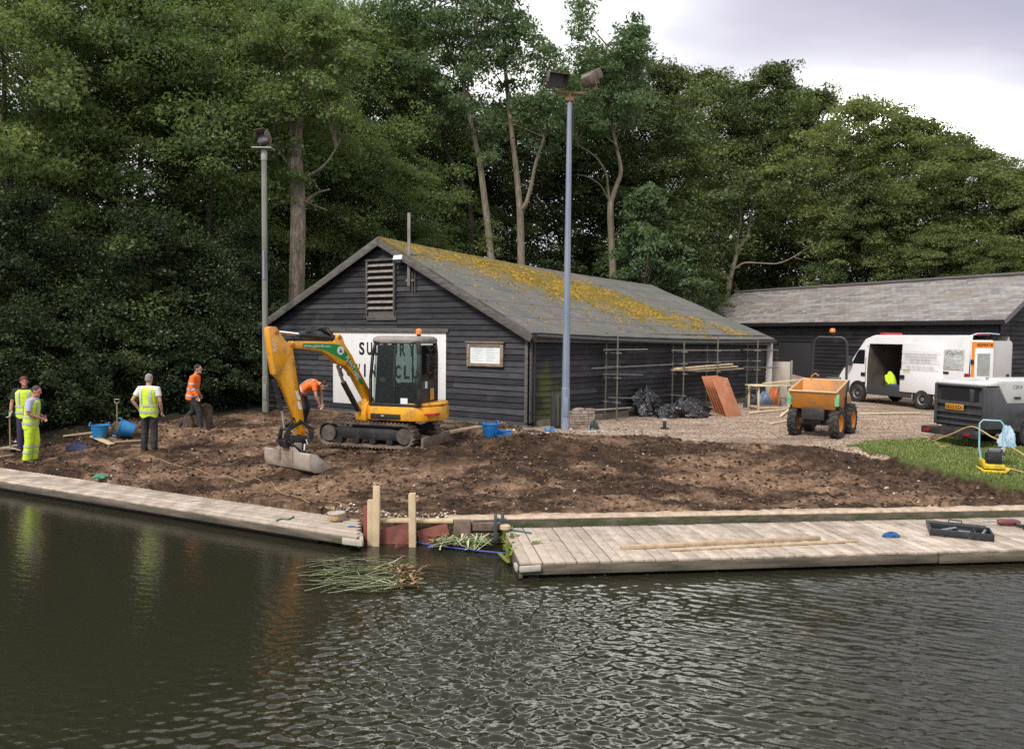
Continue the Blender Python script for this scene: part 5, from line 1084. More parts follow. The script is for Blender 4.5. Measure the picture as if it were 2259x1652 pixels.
t, h = lamp_post(1247, 948, 222, .100, .062, bluecol, 'tall blue-grey lamp post with two rusty floodlights in front of the boathouse')
mb = MB(); mb.tube([(0, 0, h - .05), (0, 0, h + .22)], .05, 8); mb.box((0, 0, h + .20), (.75, .06, .06), rz=.15); mb.box((0, 0, h + .02), (.22, .16, .10)); mb.build('crossarm', mat('rust_orange', (.25, .115, .05), .8, col2=(.16, .09, .06), scale=6), t, bevel=.005)
flood(t, (-.40, -.05, h + .50), R_(20), R_(18)); flood(t, (.48, 0.0, h + .52), R_(125), R_(-28))
mb = MB(); mb.tube([(.10, .02, h - .1), (.10, .02, h - 1.0)], .025, 6); mb.build('cable', mat('black_cable', (.015, .015, .018), .6), t)
t, h = lamp_post(586, 907, 330, .095, .085, greencol, 'grey-green lamp post with one floodlight left of the boathouse gable')
mb = MB(); mb.box((-.02, 0, h + .02), (.62, .40, .035)); mb.tube([(0, 0, h - .35), (0, 0, h - .02)], .10, 8); mb.build('platform', mat('galvanised', (.36, .36, .34), .5), t, bevel=.004)
flood(t, (.06, -.02, h + .30), R_(-30), R_(-20), .46, .30, .20)
mb = MB(); mb.tube([(0, -.095, 4.2), (0, -.097, 5.1)], .028, 6); mb.build('conduit', mat('lilac_tape', (.30, .28, .42), .6), t)
# ================================================================ ALONG THE SIDE WALL
def sw(u, v, off): return on_plane(u, v, bC + sN * off, sN)          # a point on a vertical plane in front of the side wall
galv = mat('dull_scaffold_tube', (.16, .155, .15), .45, .7, col2=(.30, .29, .28), scale=5, dirt=(.16, .09, .05), dscale=5)
upr = mat('stained_scaffold_upright', (.085, .085, .06), .6, .2, col2=(.17, .165, .12), scale=4, dirt=(.14, .08, .05), dscale=4)
def rack(u, vt, vb, lab):
    a = sw(u - 10, vb, .16); gz_ = gz(a.x, a.y); t = thing('scaffold_rack', lab, 'scaffold rack', (a.x, a.y, gz_), 0, 'scaffold tube racks on the side wall')
    h = sw(u - 10, vt, .16).z - gz_
    for k, off in enumerate((0.0, .42)):
        mb = MB(); mb.tube([sN * off - Z3 * .05, sN * off + Z3 * h], .026, 8); mb.build('upright', upr, t)
    for z in (.55, 1.28, 1.62, 2.02):
        if z < h: mb = MB(); mb.tube([-sN * .14 + Z3 * z, sN * .55 + Z3 * z], .024, 8); mb.box(Z3 * z, (.08, .08, .07)); mb.box(sN * .42 + Z3 * z, (.08, .08, .07)); mb.build('bracket', galv, t)
    return t
rack(1345, 742, 925, 'scaffold rack nearest the blue lamp post, two uprights with brackets')
rack(1492, 752, 915, 'scaffold rack left of the pale timber boards, above the black plastic heap')
rack(1567, 742, 905, 'scaffold rack behind the pale timber boards and leaning orange sheets')
rack(1656, 747, 895, 'scaffold rack at the far end of the black side wall')
def stube(u0, v0, u1, v1, off, lab, r=.024, m=None, name='scaffold_tube', cat='scaffold tube'):
    a, b = sw(u0, v0, off), sw(u1, v1, off); mb = MB(); mb.tube([a, b], r, 8); o = mb.build(name, m or galv, None, off=tuple(a)); tag(o, lab, cat, 'tubes stored on the racks'); return o
stube(1332, 772, 1428, 771, .50, 'short scaffold tube high on the rack nearest the blue lamp post')
stube(1306, 813, 1484, 804, .46, 'long pale tube sloping up to the right on the nearest rack')
stube(1330, 826, 1418, 827, .40, 'scaffold tube below the long sloping one on the nearest rack')
stube(1342, 877, 1428, 879, .40, 'low scaffold tube running towards the black plastic heap')
stube(1482, 773, 1632, 773, .46, 'scaffold tube high across the two middle racks')
stube(1505, 800, 1646, 796, .40, 'thin pale tube just above the timber boards', .016)
stube(1640, 772, 1716, 772, .42, 'scaffold tube sticking out past the far end of the wall, upper one')
stube(1640, 810, 1716, 811, .42, 'scaffold tube sticking out past the far end of the wall, lower one')
stube(1308, 905, 1392, 899, .30, 'weathered pole low along the foot of the side wall', .03, oldwood, 'timber_pole', 'pole')
def sboard(u0, v0, u1, v1, off, w, h, m, lab):
    a, b = sw(u0, v0, off), sw(u1, v1, off); mb = MB(); mb.beam(a, b, w, h); o = mb.build('timber_board', m, None, bevel=.004, off=tuple(a)); tag(o, lab, 'timber', 'boards stored on the racks'); return o
fresh = mat('fresh_sawn_timber', (.50, .40, .235), .65, col2=(.66, .57, .38), scale=4, stretch=(1, 1, .5), var=.08)
sboard(1492, 813, 1612, 803, .44, .20, .05, fresh, 'topmost fresh yellow board in the stack on the middle racks')
sboard(1496, 817, 1622, 808, .46, .22, .04, fresh, 'second fresh yellow board under the topmost one on the middle racks')
sboard(1528, 819, 1636, 813, .44, .20, .04, pale, 'lowest pale board in the stack on the middle racks')
sboard(1484, 816, 1534, 817, .50, .15, .06, newwood, 'short greenish brown board at the left of the timber stack')
# orange sheets leaning on the wall
orng = mat('orange_sheet', (.33, .105, .045), .7, col2=(.46, .185, .09), scale=2.5, var=.10, dirt=(.40, .26, .18), dscale=2, dmix=(.55, .8))
def sheet(i, u, lab):
    g = G(u, 918 - i * 2.5); H, Wd = 1.32, 1.0; t = MB(); ln = R_(24)
    d = sU; up = (Z3 * math.cos(ln) - sN * math.sin(ln)).normalized(); n = d.cross(up).normalized()
    c = g - Z3 * .02
    t.prism([(-Wd * .5, 0), (Wd * .5, 0), (Wd * .5, H), (-Wd * .5, H)], c, d, up, n, -.011, .011)
    o = t.build('orange_sheet', orng, None, bevel=.004, off=tuple(c)); tag(o, lab, 'board', 'orange sheets leaning on the side wall')
sheet(0, 1620, 'front orange sheet of the leaning stack, seen whole')
for i, l in enumerate(('second orange sheet, its edge just left of the front one', 'third orange sheet from the front in the leaning stack', 'fourth orange sheet from the front, mostly hidden', 'hindmost orange sheet, leftmost edge of the leaning stack')): sheet(i + 1, 1620 - 6.5 * (i + 1), l)
# black plastic
bp_ = bpy.data.materials.new('black_sheeting'); bp_.use_nodes = True; b = bp_.node_tree.nodes['Principled BSDF']; b.inputs['Base Color'].default_value = (.012, .012, .014, 1); b.inputs['Roughness'].default_value = .22; b.inputs['Specular IOR Level'].default_value = .7
nt = bp_.node_tree; tc = nd(nt, 'ShaderNodeTexCoord'); n = nd(nt, 'ShaderNodeTexNoise', i_Scale=7.0, i_Detail=5.0, i_Distortion=2.0); lk(nt, tc.outputs['Object'], n.inputs['Vector']); bu = nd(nt, 'ShaderNodeBump', i_Strength=.9, i_Distance=.05); lk(nt, n.outputs[0], bu.inputs['Height']); lk(nt, bu.outputs[0], b.inputs['Normal'])
g = G(1428, 918); crumple('plastic_heap', (g.x, g.y + .35, g.z), .62, .45, .76, bp_, 'tall heap of shiny black plastic sheeting against the side wall', 'plastic sheeting', 31, .6, 40, .42)
g = G(1515, 922); crumple('plastic_heap', (g.x, g.y + .3, g.z), .92, .44, .50, bp_, 'low heap of black plastic sheeting in front of the orange sheets', 'plastic sheeting', 32, .4, 40, .40)
g = G(1395, 918); crumple('rubbish_sack', (g.x, g.y + .5, g.z), .24, .22, .5, mat('black_sack', (.014, .014, .016), .35), 'black rubbish sack behind the tall plastic heap', 'sack', 35, 0, 22, .3)
g = G(1466, 946); st = thing('ground_stub', 'small dark stand with a pale cap on the gravel before the black plastic', 'stand', g)
mb = MB(); mb.tube([(0, 0, 0), (0, 0, .22)], .05, 8); mb.box((0, 0, .02), (.2, .14, .04)); mb.build('leg', blk, st, bevel=.004)
mb = MB(); mb.box((.0, 0, .25), (.13, .11, .07)); mb.build('cap', mat('grey_cap', (.30, .31, .28), .6), st, bevel=.01)
# bollard, brick stack, rope, bag at the blue lamp post
g = G(1226, 946); bo = thing('bollard', 'black square timber bollard with sloping top left of the blue lamp post', 'bollard', (g.x, g.y + .1, gz(g.x, g.y)), .25)
mb = MB(); mb.prism([(-.125, -.1), (.125, -.1), (.125, .90), (-.125, .98)], (0, 0, 0), (1, 0, 0), (0, 0, 1), (0, 1, 0), -.11, .11); mb.build('post', mat('black_stained_wood', (.018, .017, .018), .7, col2=(.05, .046, .045), scale=6, stretch=(2, 2, .4)), bo, bevel=.012)
mb = MB(); mb.box((.03, -.122, .5), (.05, .024, .86)); mb.build('strip', mat('worn_strip', (.09, .085, .05), .8, dirt=(.02, .02, .02)), bo, bevel=.004)
g = G(1224, 953); rs = random.Random(5); mb = MB(); pts = []
for k in range(46): a = k * .75; pts.append((.20 * math.cos(a) * (.5 + .5 * abs(math.sin(k * .37))) + rs.uniform(-.05, .05) - .1, .12 * math.sin(a) * (.5 + .5 * abs(math.sin(k * .8))) + rs.uniform(-.03, .03), .02 + .13 * abs(math.sin(k * .53)) * rs.uniform(.3, 1)))
mb.tube(pts, .009, 5); o = mb.build('rope_heap', mat('light_blue_rope', (.12, .27, .46), .7), None); o.location = (g.x, g.y, gz(g.x, g.y)); tag(o, 'tangled light blue rope at the foot of the black bollard', 'rope')
g = G(1283, 936); bs = thing('brick_stack', 'small stack of old pale bricks right of the blue lamp post', 'bricks', (g.x, g.y + .1, gz(g.x, g.y)), math.atan2(sU.y, sU.x) - .35)
brk = mat('old_brick', (.22, .145, .11), .95, col2=(.40, .32, .26), scale=9, var=.35, bump=.5, dirt=(.45, .40, .35), dscale=6, dmix=(.48, .65)); rs = random.Random(3)
for lay in range(6):
    mb = MB()
    for i in range(3):
        for j in range(2):
            if lay == 5 and (i + j) % 2: continue
            mb.box((-.22 + i * .215 + rs.uniform(-.01, .01), -.11 + j * .22, .035 + lay * .075), (.205, .205, .066), rz=rs.uniform(-.05, .05), rnd=rs.random())
    mb.build('brick_course', brk, bs, bevel=.006)
crumple('bag', G(1310, 945), .12, .10, .2, mat('dark_green_bag', (.02, .035, .032), .6), 'small dark green bag beside the brick stack', 'bag', 41)
crumple('plastic_sheet', G(1318, 951), .36, .12, .025, mat('pale_blue_sheet', (.36, .45, .52), .4), 'pale blue plastic sheet flat on the gravel before the brick stack', 'plastic sheet', 42)
tr = thing('blue_tray', 'flat bright blue plastic tray lying beside the blue tub at the boathouse corner', 'tray', G(1110, 961), .1)
mb = MB(); mb.box((0, 0, .02), (.40, .26, .03)); mb.build('tray', mat('strong_blue_plastic', (.008, .17, .50), .4), tr, bevel=.008)
mb = MB()
for sx in (-1, 1): mb.box((sx * .19, 0, .07), (.02, .26, .12))
for sy in (-1, 1): mb.box((0, sy * .12, .07), (.36, .02, .12))
mb.build('rim', mat('strong_blue_plastic', (.008, .17, .50), .4), tr, bevel=.006)
plank('scaffold_plank', 916, 972, 1060, 946, None, .21, .06, newwood, 'long tan plank on the soil leading to the blue tub at the corner')
a = G(990, 921); mb = MB(); mb.beam(a - Z3 * .05, a + Vector((.14, .05, .52)), .045, .03); o = mb.build('stake', pale, None, bevel=.004, off=tuple(a)); tag(o, 'short pale stake stuck in the soil right of the white door', 'stake')
# white post and board at the far corner
wp = thing('white_post', 'white painted board post at the far end of the black side wall', 'post', (bD.x + .12, bD.y - .1, gz(bD.x, bD.y)))
mb = MB(); mb.box((0, 0, 1.15), (.22, .08, 2.3), rz=math.atan2(sN.y, sN.x)); mb.build('board', white, wp, bevel=.006)
g = Vector((bD.x + .62, bD.y + .5, gz(bD.x, bD.y))); bd = thing('beige_panel', 'beige panel standing between the white post and the slate roofed building', 'panel', g)
mb = MB(); mb.box((0.12, 0, .78), (.85, .05, 1.5), rz=-.3); mb.build('panel', mat('beige_board', (.40, .35, .30), .7, dirt=(.28, .24, .2)), bd, bevel=.006)
mb = MB(); mb.box((.58, -.12, .8), (.07, .07, 1.58)); mb.build('edge_post', mat('grey_green_post', (.20, .21, .18), .7), bd, bevel=.004)
# work table
g = G(1700, 905); tb = thing('work_table', 'makeshift pale timber work table between the orange sheets and the dumper', 'table', (g.x, g.y + .3, gz(g.x, g.y)), .28)
mb = MB()
for i in range(3): mb.box((-.05, -.3 + .2 * i, .86 + .006 * i), (1.55, .19, .035), rz=.01 * i, rnd=random.random())
mb.build('tabletop', fresh, tb, bevel=.004)
for x in (-.58, .62):
    for y in (-.30, .30): mb = MB(); mb.beam((x, y, -.02), (x * 1.0, y * .9, .84), .05, .07); mb.build('leg', fresh, tb, bevel=.004)
mb = MB(); mb.beam((-.58, -.3, .10), (.62, -.3, .10), .05, .07); mb.beam((-.58, .3, .10), (.62, .3, .10), .05, .07); mb.beam((-.58, -.3, .12), (-.58, .3, .12), .05, .07); mb.build('stretcher', pale, tb, bevel=.004)
a = Vector((g.x + .35, g.y + .25, gz(g.x, g.y) + .93)); mb = MB(); mb.beam(a - Vector((.55, .05, .0)), a + Vector((1.0, .2, .14)), .22, .035); o = mb.build('plank', pale, None, bevel=.004, off=tuple(a)); tag(o, 'pale plank sloping up from the work table to the dumper skip', 'plank')
def at(p, name, c, r, m, lab, cat, seed, rot=0): return crumple(name, (p.x + c[0], p.y + c[1], p.z + c[2]), r[0], r[1], r[2], m, lab, cat, seed, rot, 22, .28)
p0_ = Vector((g.x, g.y + .9, gz(g.x, g.y + .9)))
at(p0_, 'sack', (.15, .25, 0), (.30, .24, .50), mat('blue_grey_sack', (.12, .16, .24), .7), 'blue grey sack under the far side of the work table', 'sack', 51)
at(p0_, 'sack', (.55, .35, 0), (.26, .24, .62), mat('orange_sack', (.40, .11, .03), .7), 'orange sack behind the right half of the work table', 'sack', 52)
at(p0_, 'sack', (-.35, .1, 0), (.28, .22, .42), mat('dark_sack', (.03, .03, .035), .6), 'dark sack behind the left legs of the work table', 'sack', 53)
at(p0_, 'sack', (.85, .0, 0), (.22, .2, .3), mat('cream_sack', (.50, .47, .42), .7), 'cream sack at the right leg of the work table', 'sack', 54)
plank('batten', 1655, 914, 1745, 905, None, .09, .05, fresh, 'pale batten on the gravel under the work table')
plank('batten', 1700, 938, 1757, 927, None, .05, .035, fresh, 'thin pale batten on the gravel beside the dumper wheel')
plank('batten', 1722, 922, 1757, 893, None, .07, .05, fresh, 'short pale offcut leaning by the dumper wheel')
plank('plank', 1895, 915, 2030, 913, None, .10, .03, fresh, 'pale board lying on the gravel in front of the white van', 'board')
# ================================================================ EXCAVATOR
yel = mat('machine_yellow', (.80, .375, .012), .35, col2=(.72, .32, .016), scale=1.5, coat=.25, dirt=(.26, .15, .07), dscale=4, dmix=(.52, .74))
mblack = mat('machine_black', (.014, .014, .015), .45, dirt=(.07, .055, .045), dscale=6, dmix=(.5, .8))
muddy = mat('muddy_rubber', (.075, .056, .042), .9, col2=(.21, .16, .12), scale=7, bump=.6, bscale=18, dirt=(.025, .02, .018), dscale=3)
steelmud = mat('muddy_worn_steel', (.23, .18, .14), .75, 0, col2=(.40, .34, .285), scale=3, stretch=(1, 1, 1), bump=.2, dirt=(.17, .10, .065), dscale=2.4, dmix=(.52, .7))
chrome = mat('chrome_rod', (.75, .74, .72), .15, 1.0); orange = mat('amber_lens', (.75, .20, .01), .25, coat=.5); greend = mat('green_decal', (.006, .26, .055), .4); whitep = mat('white_decal', (.72, .73, .74), .5)
glass = glassmat('cab_glass', (.74, .84, .81), .20)
XO = Vector((-3.2, 17.2, 0)); XU = Vector((.95, -.31, 0)).normalized(); XV = Vector((.31, .95, 0)).normalized()
gr = float(np.mean([gz0(*(XO + XU * a + XV * b).xy) for a in (-.6, .6, 1.2) for b in (0, 1.2)]))
ex = thing('excavator', 'yellow tracked mini excavator with green boom decal digging in front of the white door', 'excavator', XO + XU * .6 + XV * .7 + Z3 * gr)
zb = gr
def X(L, w, z): return XO + XU * L + XV * w + Z3 * z
def xb(mb, name, m, parent=None, **k):
    o = mb.build(name, m, ex if parent is None else parent, off=tuple(ex.location), **k); o.location = (0, 0, 0); return o
# tracks
def track(w0, L0=-1.33, L1=1.12, top=.55, wd=.32, lab=None):
    r = top / 2; n = 14; path = []
    for k in range(n + 1): a = math.pi / 2 + math.pi * k / n; path.append((L0 + r + r * math.cos(a), r + r * math.sin(a)))
    for k in range(n + 1): a = -math.pi / 2 + math.pi * k / n; path.append((L1 - r + r * .9 * math.cos(a), r + r * math.sin(a)))
    # resample along the loop for lugs
    P2 = path + [path[0]]; seg = [math.dist(P2[i], P2[i + 1]) for i in range(len(path))]; T_ = sum(seg); N = 58; out = []
    for k in range(N):
        s_ = T_ * k / N; i = 0
        while s_ > seg[i]: s_ -= seg[i]; i += 1
        f = s_ / seg[i]; out.append((P2[i][0] * (1 - f) + P2[i + 1][0] * f, P2[i][1] * (1 - f) + P2[i + 1][1] * f))
    mb = MB(); c0 = ((L0 + L1) / 2, r); inner_ = []
    for (a, b) in out:
        cx = min(max(a, L0 + r), L1 - r); d = Vector((a - cx, b - r)); d = d.normalized() if d.length > 1e-6 else Vector((0, 1)); inner_.append((a - d.x * .05, b - d.y * .05))
    vs = [X(a, w0, zb + b) for a, b in out] + [X(a, w0 + wd, zb + b) for a, b in out] + [X(a, w0 + .01, zb + b) for a, b in inner_] + [X(a, w0 + wd - .01, zb + b) for a, b in inner_]
    fs = []
    for k in range(N):
        k2 = (k + 1) % N; fs += [(k, k2, N + k2, N + k), (2 * N + k2, 2 * N + k, 3 * N + k, 3 * N + k2), (k, 2 * N + k, 2 * N + k2, k2), (N + k2, 3 * N + k2, 3 * N + k, N + k)]
    mb.add(vs, fs)
    for k in range(N):
        a, b = out[k]; i_ = inner_[k]; d = Vector((a - i_[0], b - i_[1])).normalized(); c = X(a + d.x * .012, w0 + wd / 2, zb + b + d.y * .012)
        nn = XU * d.x + Z3 * d.y; tt = nn.cross(XV); mb.box(c, (.034, wd * .96, .035), M=Matrix((tt, XV, nn)).transposed())
    t = xb(mb, 'track', muddy)
    for L, rr in ((L0 + r, r * .66), (L1 - r, r * .66)):
        Mx = Matrix((XU, Z3, -XV)).transposed(); mb = MB(); mb.lathe([(0, -.02), (rr * .30, -.02), (rr * .34, .02), (rr * .80, .03), (rr * .84, .0), (rr, .0), (rr, .22), (0, .22)], X(L, w0 + .26, zb + r), 18, M=Mx); xb(mb, 'idler_wheel', mat('muddy_idler', (.045, .038, .032), .8, col2=(.11, .09, .07), scale=6), t)
    for k in range(4): mb = MB(); mb.lathe([(0, 0), (.075, 0), (.08, .02), (.08, .2), (0, .2)], X(L0 + .55 + k * .42, w0 + .25, zb + .13), 12, M=Matrix((XU, Z3, -XV)).transposed()); xb(mb, 'roller', mblack, t)
    mb = MB(); mb.prism([(L0 + .28, .16), (L1 - .3, .16), (L1 - .3, .36), (L1 - .6, .42), (L0 + .5, .42), (L0 + .28, .34)], XO + Z3 * zb, XU, Z3, XV, w0 + .09, w0 + wd - .05); xb(mb, 'track_frame', mblack, t, bevel=.01)
    return t
track(.0); track(1.22)
mb = MB(); mb.box(X(-.05, .77, zb + .38), (1.1, .95, .26), rz=math.atan2(XU.y, XU.x)); mb.lathe([(.42, .48), (.42, .66)], X(.35, .72, zb), 24); xb(mb, 'undercarriage', mblack, bevel=.02)
mb = MB(); mb.box(X(1.30, .77, zb + .14), (.06, 1.5, .24), rz=math.atan2(XU.y, XU.x)); mb.beam(X(.9, .40, zb + .25), X(1.3, .40, zb + .22), .08, .10); mb.beam(X(.9, 1.14, zb + .25), X(1.3, 1.14, zb + .22), .08, .10); xb(mb, 'dozer_blade', mat('soil_caked_steel', (.09, .06, .045), .9, col2=(.20, .15, .115), scale=6, bump=.5), bevel=.01)
# turning body
plan = [(-.12, .16), (.02, .0), (1.0, -.02)]
for k in range(9): a = -math.pi / 2 + math.pi * k / 8; plan.append((1.02 + .55 * math.cos(a), .70 + .72 * math.sin(a)))
plan += [(1.0, 1.42), (.0, 1.42), (-.12, 1.26)]
def planprism(pl, z0, z1, ins=0.0):
    mb = MB(); c = Vector((sum(p[0] for p in pl) / len(pl), sum(p[1] for p in pl) / len(pl)))
    q = [(c.x + (p[0] - c.x) * (1 - ins), c.y + (p[1] - c.y) * (1 - ins)) for p in pl]; mb.prism(q, XO, XU, XV, Z3, z0, z1); return mb
body = planprism(plan, zb + .62, zb + .94); xb(body, 'body', yel, bevel=.03)
mb = planprism([p for p in plan if p[0] > .9] + [(.9, 1.4), (.9, 0)], zb + .945, zb + 1.02, .02); xb(mb, 'counterweight', yel, bevel=.04)
mb = MB(); mb.prism([(1.36, .0), (1.55, .12), (1.55, .42), (1.36, .3)], X(0, 0, zb + .78), XU, XV, Z3, -.02, .02); xb(mb, 'reflector', mat('red_reflector', (.35, .02, .02), .3))
mb = MB(); mb.box(X(.42, -.012, zb + .71), (.75, .02, .12), rz=math.atan2(XU.y, XU.x)); xb(mb, 'swing_slot', mblack, bevel=.004)
mb = MB(); mb.tube([X(-.18, .16, zb + .74), X(.40, -.03, zb + .72)], .022, 8); xb(mb, 'swing_ram', chrome)
# cab
cabp = [(0.0, .94), (0.0, 1.55), (.05, 2.05), (.11, 2.32), (.20, 2.44), (1.12, 2.44), (1.22, 2.36), (1.25, 2.1), (1.27, .94)]
CW = .96
mb = MB()
def pil(pts, w, t=.055):
    for i in range(len(pts) - 1): mb.beam(X(pts[i][0], w, zb + pts[i][1]), X(pts[i + 1][0], w, zb + pts[i + 1][1]), t, t, up=XV)
for w in (.03, CW - .03):
    pil([(.03, .94), (.03, 1.55), (.08, 2.05), (.15, 2.34)], w, .06); pil([(1.22, .94), (1.22, 2.1), (1.19, 2.36)], w, .085); pil([(.62, .94), (.64, 2.36)], w, .035); pil([(.03, .97), (1.25, .97)], w, .07); pil([(.12, 2.36), (1.22, 2.36)], w, .075)
for (L, z) in ((.03, .97), (.15, 2.34), (1.22, .97), (1.2, 2.36), (1.22, 1.5)): mb.beam(X(L, .03, zb + z), X(L, CW - .03, zb + z), .06, .06)
cabf = xb(mb, 'cab_frame', mblack, bevel=.01)
mb = MB(); ring = []
for z, ins in ((2.34, .02), (2.40, -.015), (2.455, .02), (2.49, .12), (2.50, .3)):
    r_ = []
    for (a, b) in ((.10, .0), (.3, -.015), (1.0, -.015), (1.20, .0), (1.29, .12), (1.30, .5), (1.29, .84), (1.2, .96), (1.0, .975), (.3, .975), (.1, .96), (.06, .8), (.05, .5), (.06, .16)):
        r_.append(X(.68 + (a - .68) * (1 - ins), .48 + (b - .48) * (1 - ins), zb + z))
    ring.append(r_)
mb.loft(ring); xb(mb, 'cab_roof', mat('dusty_roof', (.16, .145, .13), .55, col2=(.27, .25, .225), scale=3), smooth=50)
mb = MB(); mb.prism([(.10, 1.0), (.10, 1.55), (.14, 2.05), (.19, 2.31), (1.17, 2.31), (1.18, 1.0)], XO + Z3 * zb, XU, Z3, XV, .028, .034); mb.prism([(.10, 1.4), (.10, 1.55), (.14, 2.05), (.19, 2.31), (1.17, 2.31), (1.18, 1.4)], XO + Z3 * zb, XU, Z3, XV, CW - .034, CW - .028)
mb.prism([(.06, 1.5), (CW - .06, 1.5), (CW - .06, 2.3), (.06, 2.3)], X(1.245, 0, zb), XV, Z3, XU, -.004, .004); mb.prism([(.06, 1.02), (CW - .06, 1.02), (CW - .06, 2.3), (.06, 2.3)], X(.06, 0, zb), XV, Z3 + XU * .06, XU, -.004, .004)
xb(mb, 'cab_glass', glass, smooth=0)
mb = MB(); mb.prism([(.06, .98), (CW - .02, .98), (CW - .02, 1.49), (.06, 1.49)], X(1.25, 0, zb), XV, Z3, XU, -.03, .0); mb.prism([(.05, .98), (1.2, .98), (1.2, 1.40), (.05, 1.40)], XO + Z3 * zb, XU, Z3, XV, CW - .03, CW - .01); xb(mb, 'lower_panel', mblack, bevel=.006)
mb = MB(); mb.box(X(.92, .48, zb + 1.25), (.50, .52, .16), rz=math.atan2(XU.y, XU.x)); mb.beam(X(1.03, .48, zb + 1.3), X(1.16, .48, zb + 1.98), .50, .14, up=XU); mb.box(X(.92, .16, zb + 1.42), (.45, .12, .10), rz=math.atan2(XU.y, XU.x)); mb.box(X(.9, .48, zb + 1.08), (.45, .45, .22), rz=math.atan2(XU.y, XU.x)); xb(mb, 'seat', mat('seat_cloth', (.018, .017, .018), .85), bevel=.03)
mb = MB(); mb.box(X(.22, .48, zb + 1.15), (.16, .7, .45), rz=math.atan2(XU.y, XU.x)); mb.tube([X(.26, .3, zb + 1.36), X(.34, .3, zb + 1.62)], .018, 6); mb.tube([X(.26, .62, zb + 1.36), X(.34, .62, zb + 1.62)], .018, 6); mb.tube([X(.6, .18, zb + 1.45), X(.5, .18, zb + 1.66)], .016, 6); mb.ell(X(.5, .18, zb + 1.68), .03); xb(mb, 'console', mat('console_brown', (.05, .035, .028), .6), bevel=.012)
mb = MB(); mb.box(X(.28, .12, zb + 1.52), (.14, .06, .10), rz=math.atan2(XU.y, XU.x)); xb(mb, 'work_light', mat('lamp_yellow', (.6, .42, .10), .35), bevel=.02)
mb = MB(); mb.box(X(.86, .02, zb + 1.06), (.17, .008, .14), rz=math.atan2(XU.y, XU.x)); mb.box(X(1.262, .30, zb + 1.42), (.008, .12, .15), rz=math.atan2(XU.y, XU.x)); xb(mb, 'sticker', whitep)
mb = MB(); mb.box(X(1.262, .62, zb + 1.2), (.01, .2, .26), rz=math.atan2(XU.y, XU.x)); xb(mb, 'rear_badge', mat('amber_badge', (.5, .25, .05), .5))
mb = MB(); mb.lathe([(.045, 0), (.045, .05), (.07, .05)], X(1.08, .30, zb + 2.49), 14); bc = xb(mb, 'beacon', mblack)
mb = MB(); mb.lathe([(.068, .05), (.07, .13), (.055, .17), (.0, .185)], X(1.08, .30, zb + 2.49), 16); xb(mb, 'lens', orange, bc, smooth=60)
mb = MB(); mb.tube([X(1.2, -.02, zb + 1.7), X(1.24, -.14, zb + 1.72), X(1.26, -.16, zb + 1.5)], .012, 6); mb.box(X(1.28, -.15, zb + 1.48), (.06, .18, .2), rz=math.atan2(XU.y, XU.x)); xb(mb, 'mirror', mblack, bevel=.01)
# boom, dipper, rams and bucket lie in one upright plane that swings towards the camera
BO = Vector((-3.37, 17.5, 0)); BD = Vector((-.6, -.8, 0)); BN = Vector((.8, -.6, 0))
def bp2(u, v): p = on_plane(u, v, BO, BN); return ((p - BO).dot(BD), p.z)
def poly(pts): return [bp2(u, v) for u, v in pts]
def B3(u, v, n=0.0): p = bp2(u, v); return BO + BD * p[0] + Z3 * p[1] + BN * n
kp = bp2(806, 900)
mb = MB(); mb.tube([BO + BD * kp[0] - BD * .02 + Z3 * (zb + .52), BO + BD * kp[0] + Z3 * (zb + 1.02)], .12, 14); mb.prism([(kp[0] - .22, zb + .58), (kp[0] + .15, zb + .58), (kp[0] + .17, zb + .78), (kp[0] + .08, zb + 1.0), (kp[0] - .14, zb + 1.0)], BO, BD, Z3, BN, -.17, .17); xb(mb, 'kingpost', yel, bevel=.02)
mb = MB(); mb.prism(poly([(640, 755), (643, 752), (700, 753), (731, 754), (737, 742), (744, 737), (750, 743), (755, 759), (766, 776), (789, 820), (811, 862), (822, 886), (818, 902), (803, 906), (798, 895), (803, 880), (775, 828), (757, 807), (738, 801), (726, 788), (705, 775), (675, 771), (643, 768)]), BO, BD, Z3, BN, -.09, .09); bm_ = xb(mb, 'boom', yel, bevel=.012)
mb = MB(); mb.prism(poly([(662, 757), (733, 758.5), (748, 762), (757, 775), (783, 820), (797, 848), (789, 846), (772, 815), (757, 797), (738, 787), (715, 774), (690, 768), (662, 765.5)]), BO, BD, Z3, BN, .091, .095); dc = xb(mb, 'decal', greend, bm_, smooth=0)
pc = B3(745, 773, .097); mb = MB(); mb.lathe([(0, 0), (.095, 0), (.095, .003), (0, .003)], pc, 20, M=Matrix((-BD, Z3, BN)).transposed()); xb(mb, 'badge', whitep, dc)
mb = MB(); mb.prism([(-.045, -.04), (.0, .05), (.045, -.04)], pc + BN * .004, -BD, Z3, BN, 0, .002); xb(mb, 'badge_mark', mat('dark_green', (.01, .10, .04), .5), dc)
def rel(o): o.parent = ex; o.location = (-ex.location.x, -ex.location.y, -ex.location.z); return o
def dtext(s, h, w, O, U, V, par, m=None, **k):
    o = text_obj(s, h, w, m or whitep, par, O, U, V, **k); o.location = (-ex.location.x, -ex.location.y, -ex.location.z); return o
pu, pv = B3(664, 763, .096), B3(722, 764.5, .096); tdir = (pv - pu).normalized(); dtext('www.apshirelt.com', .075, (pv - pu).length, (pu + pv) / 2, tdir, Z3, dc)
pu, pv = B3(757, 784, .096), B3(787, 838, .096); tdir = (pv - pu).normalized(); dtext('PLANT HIRE', .10, (pv - pu).length * .9, (pu + pv) / 2, tdir, BN.cross(tdir), dc)
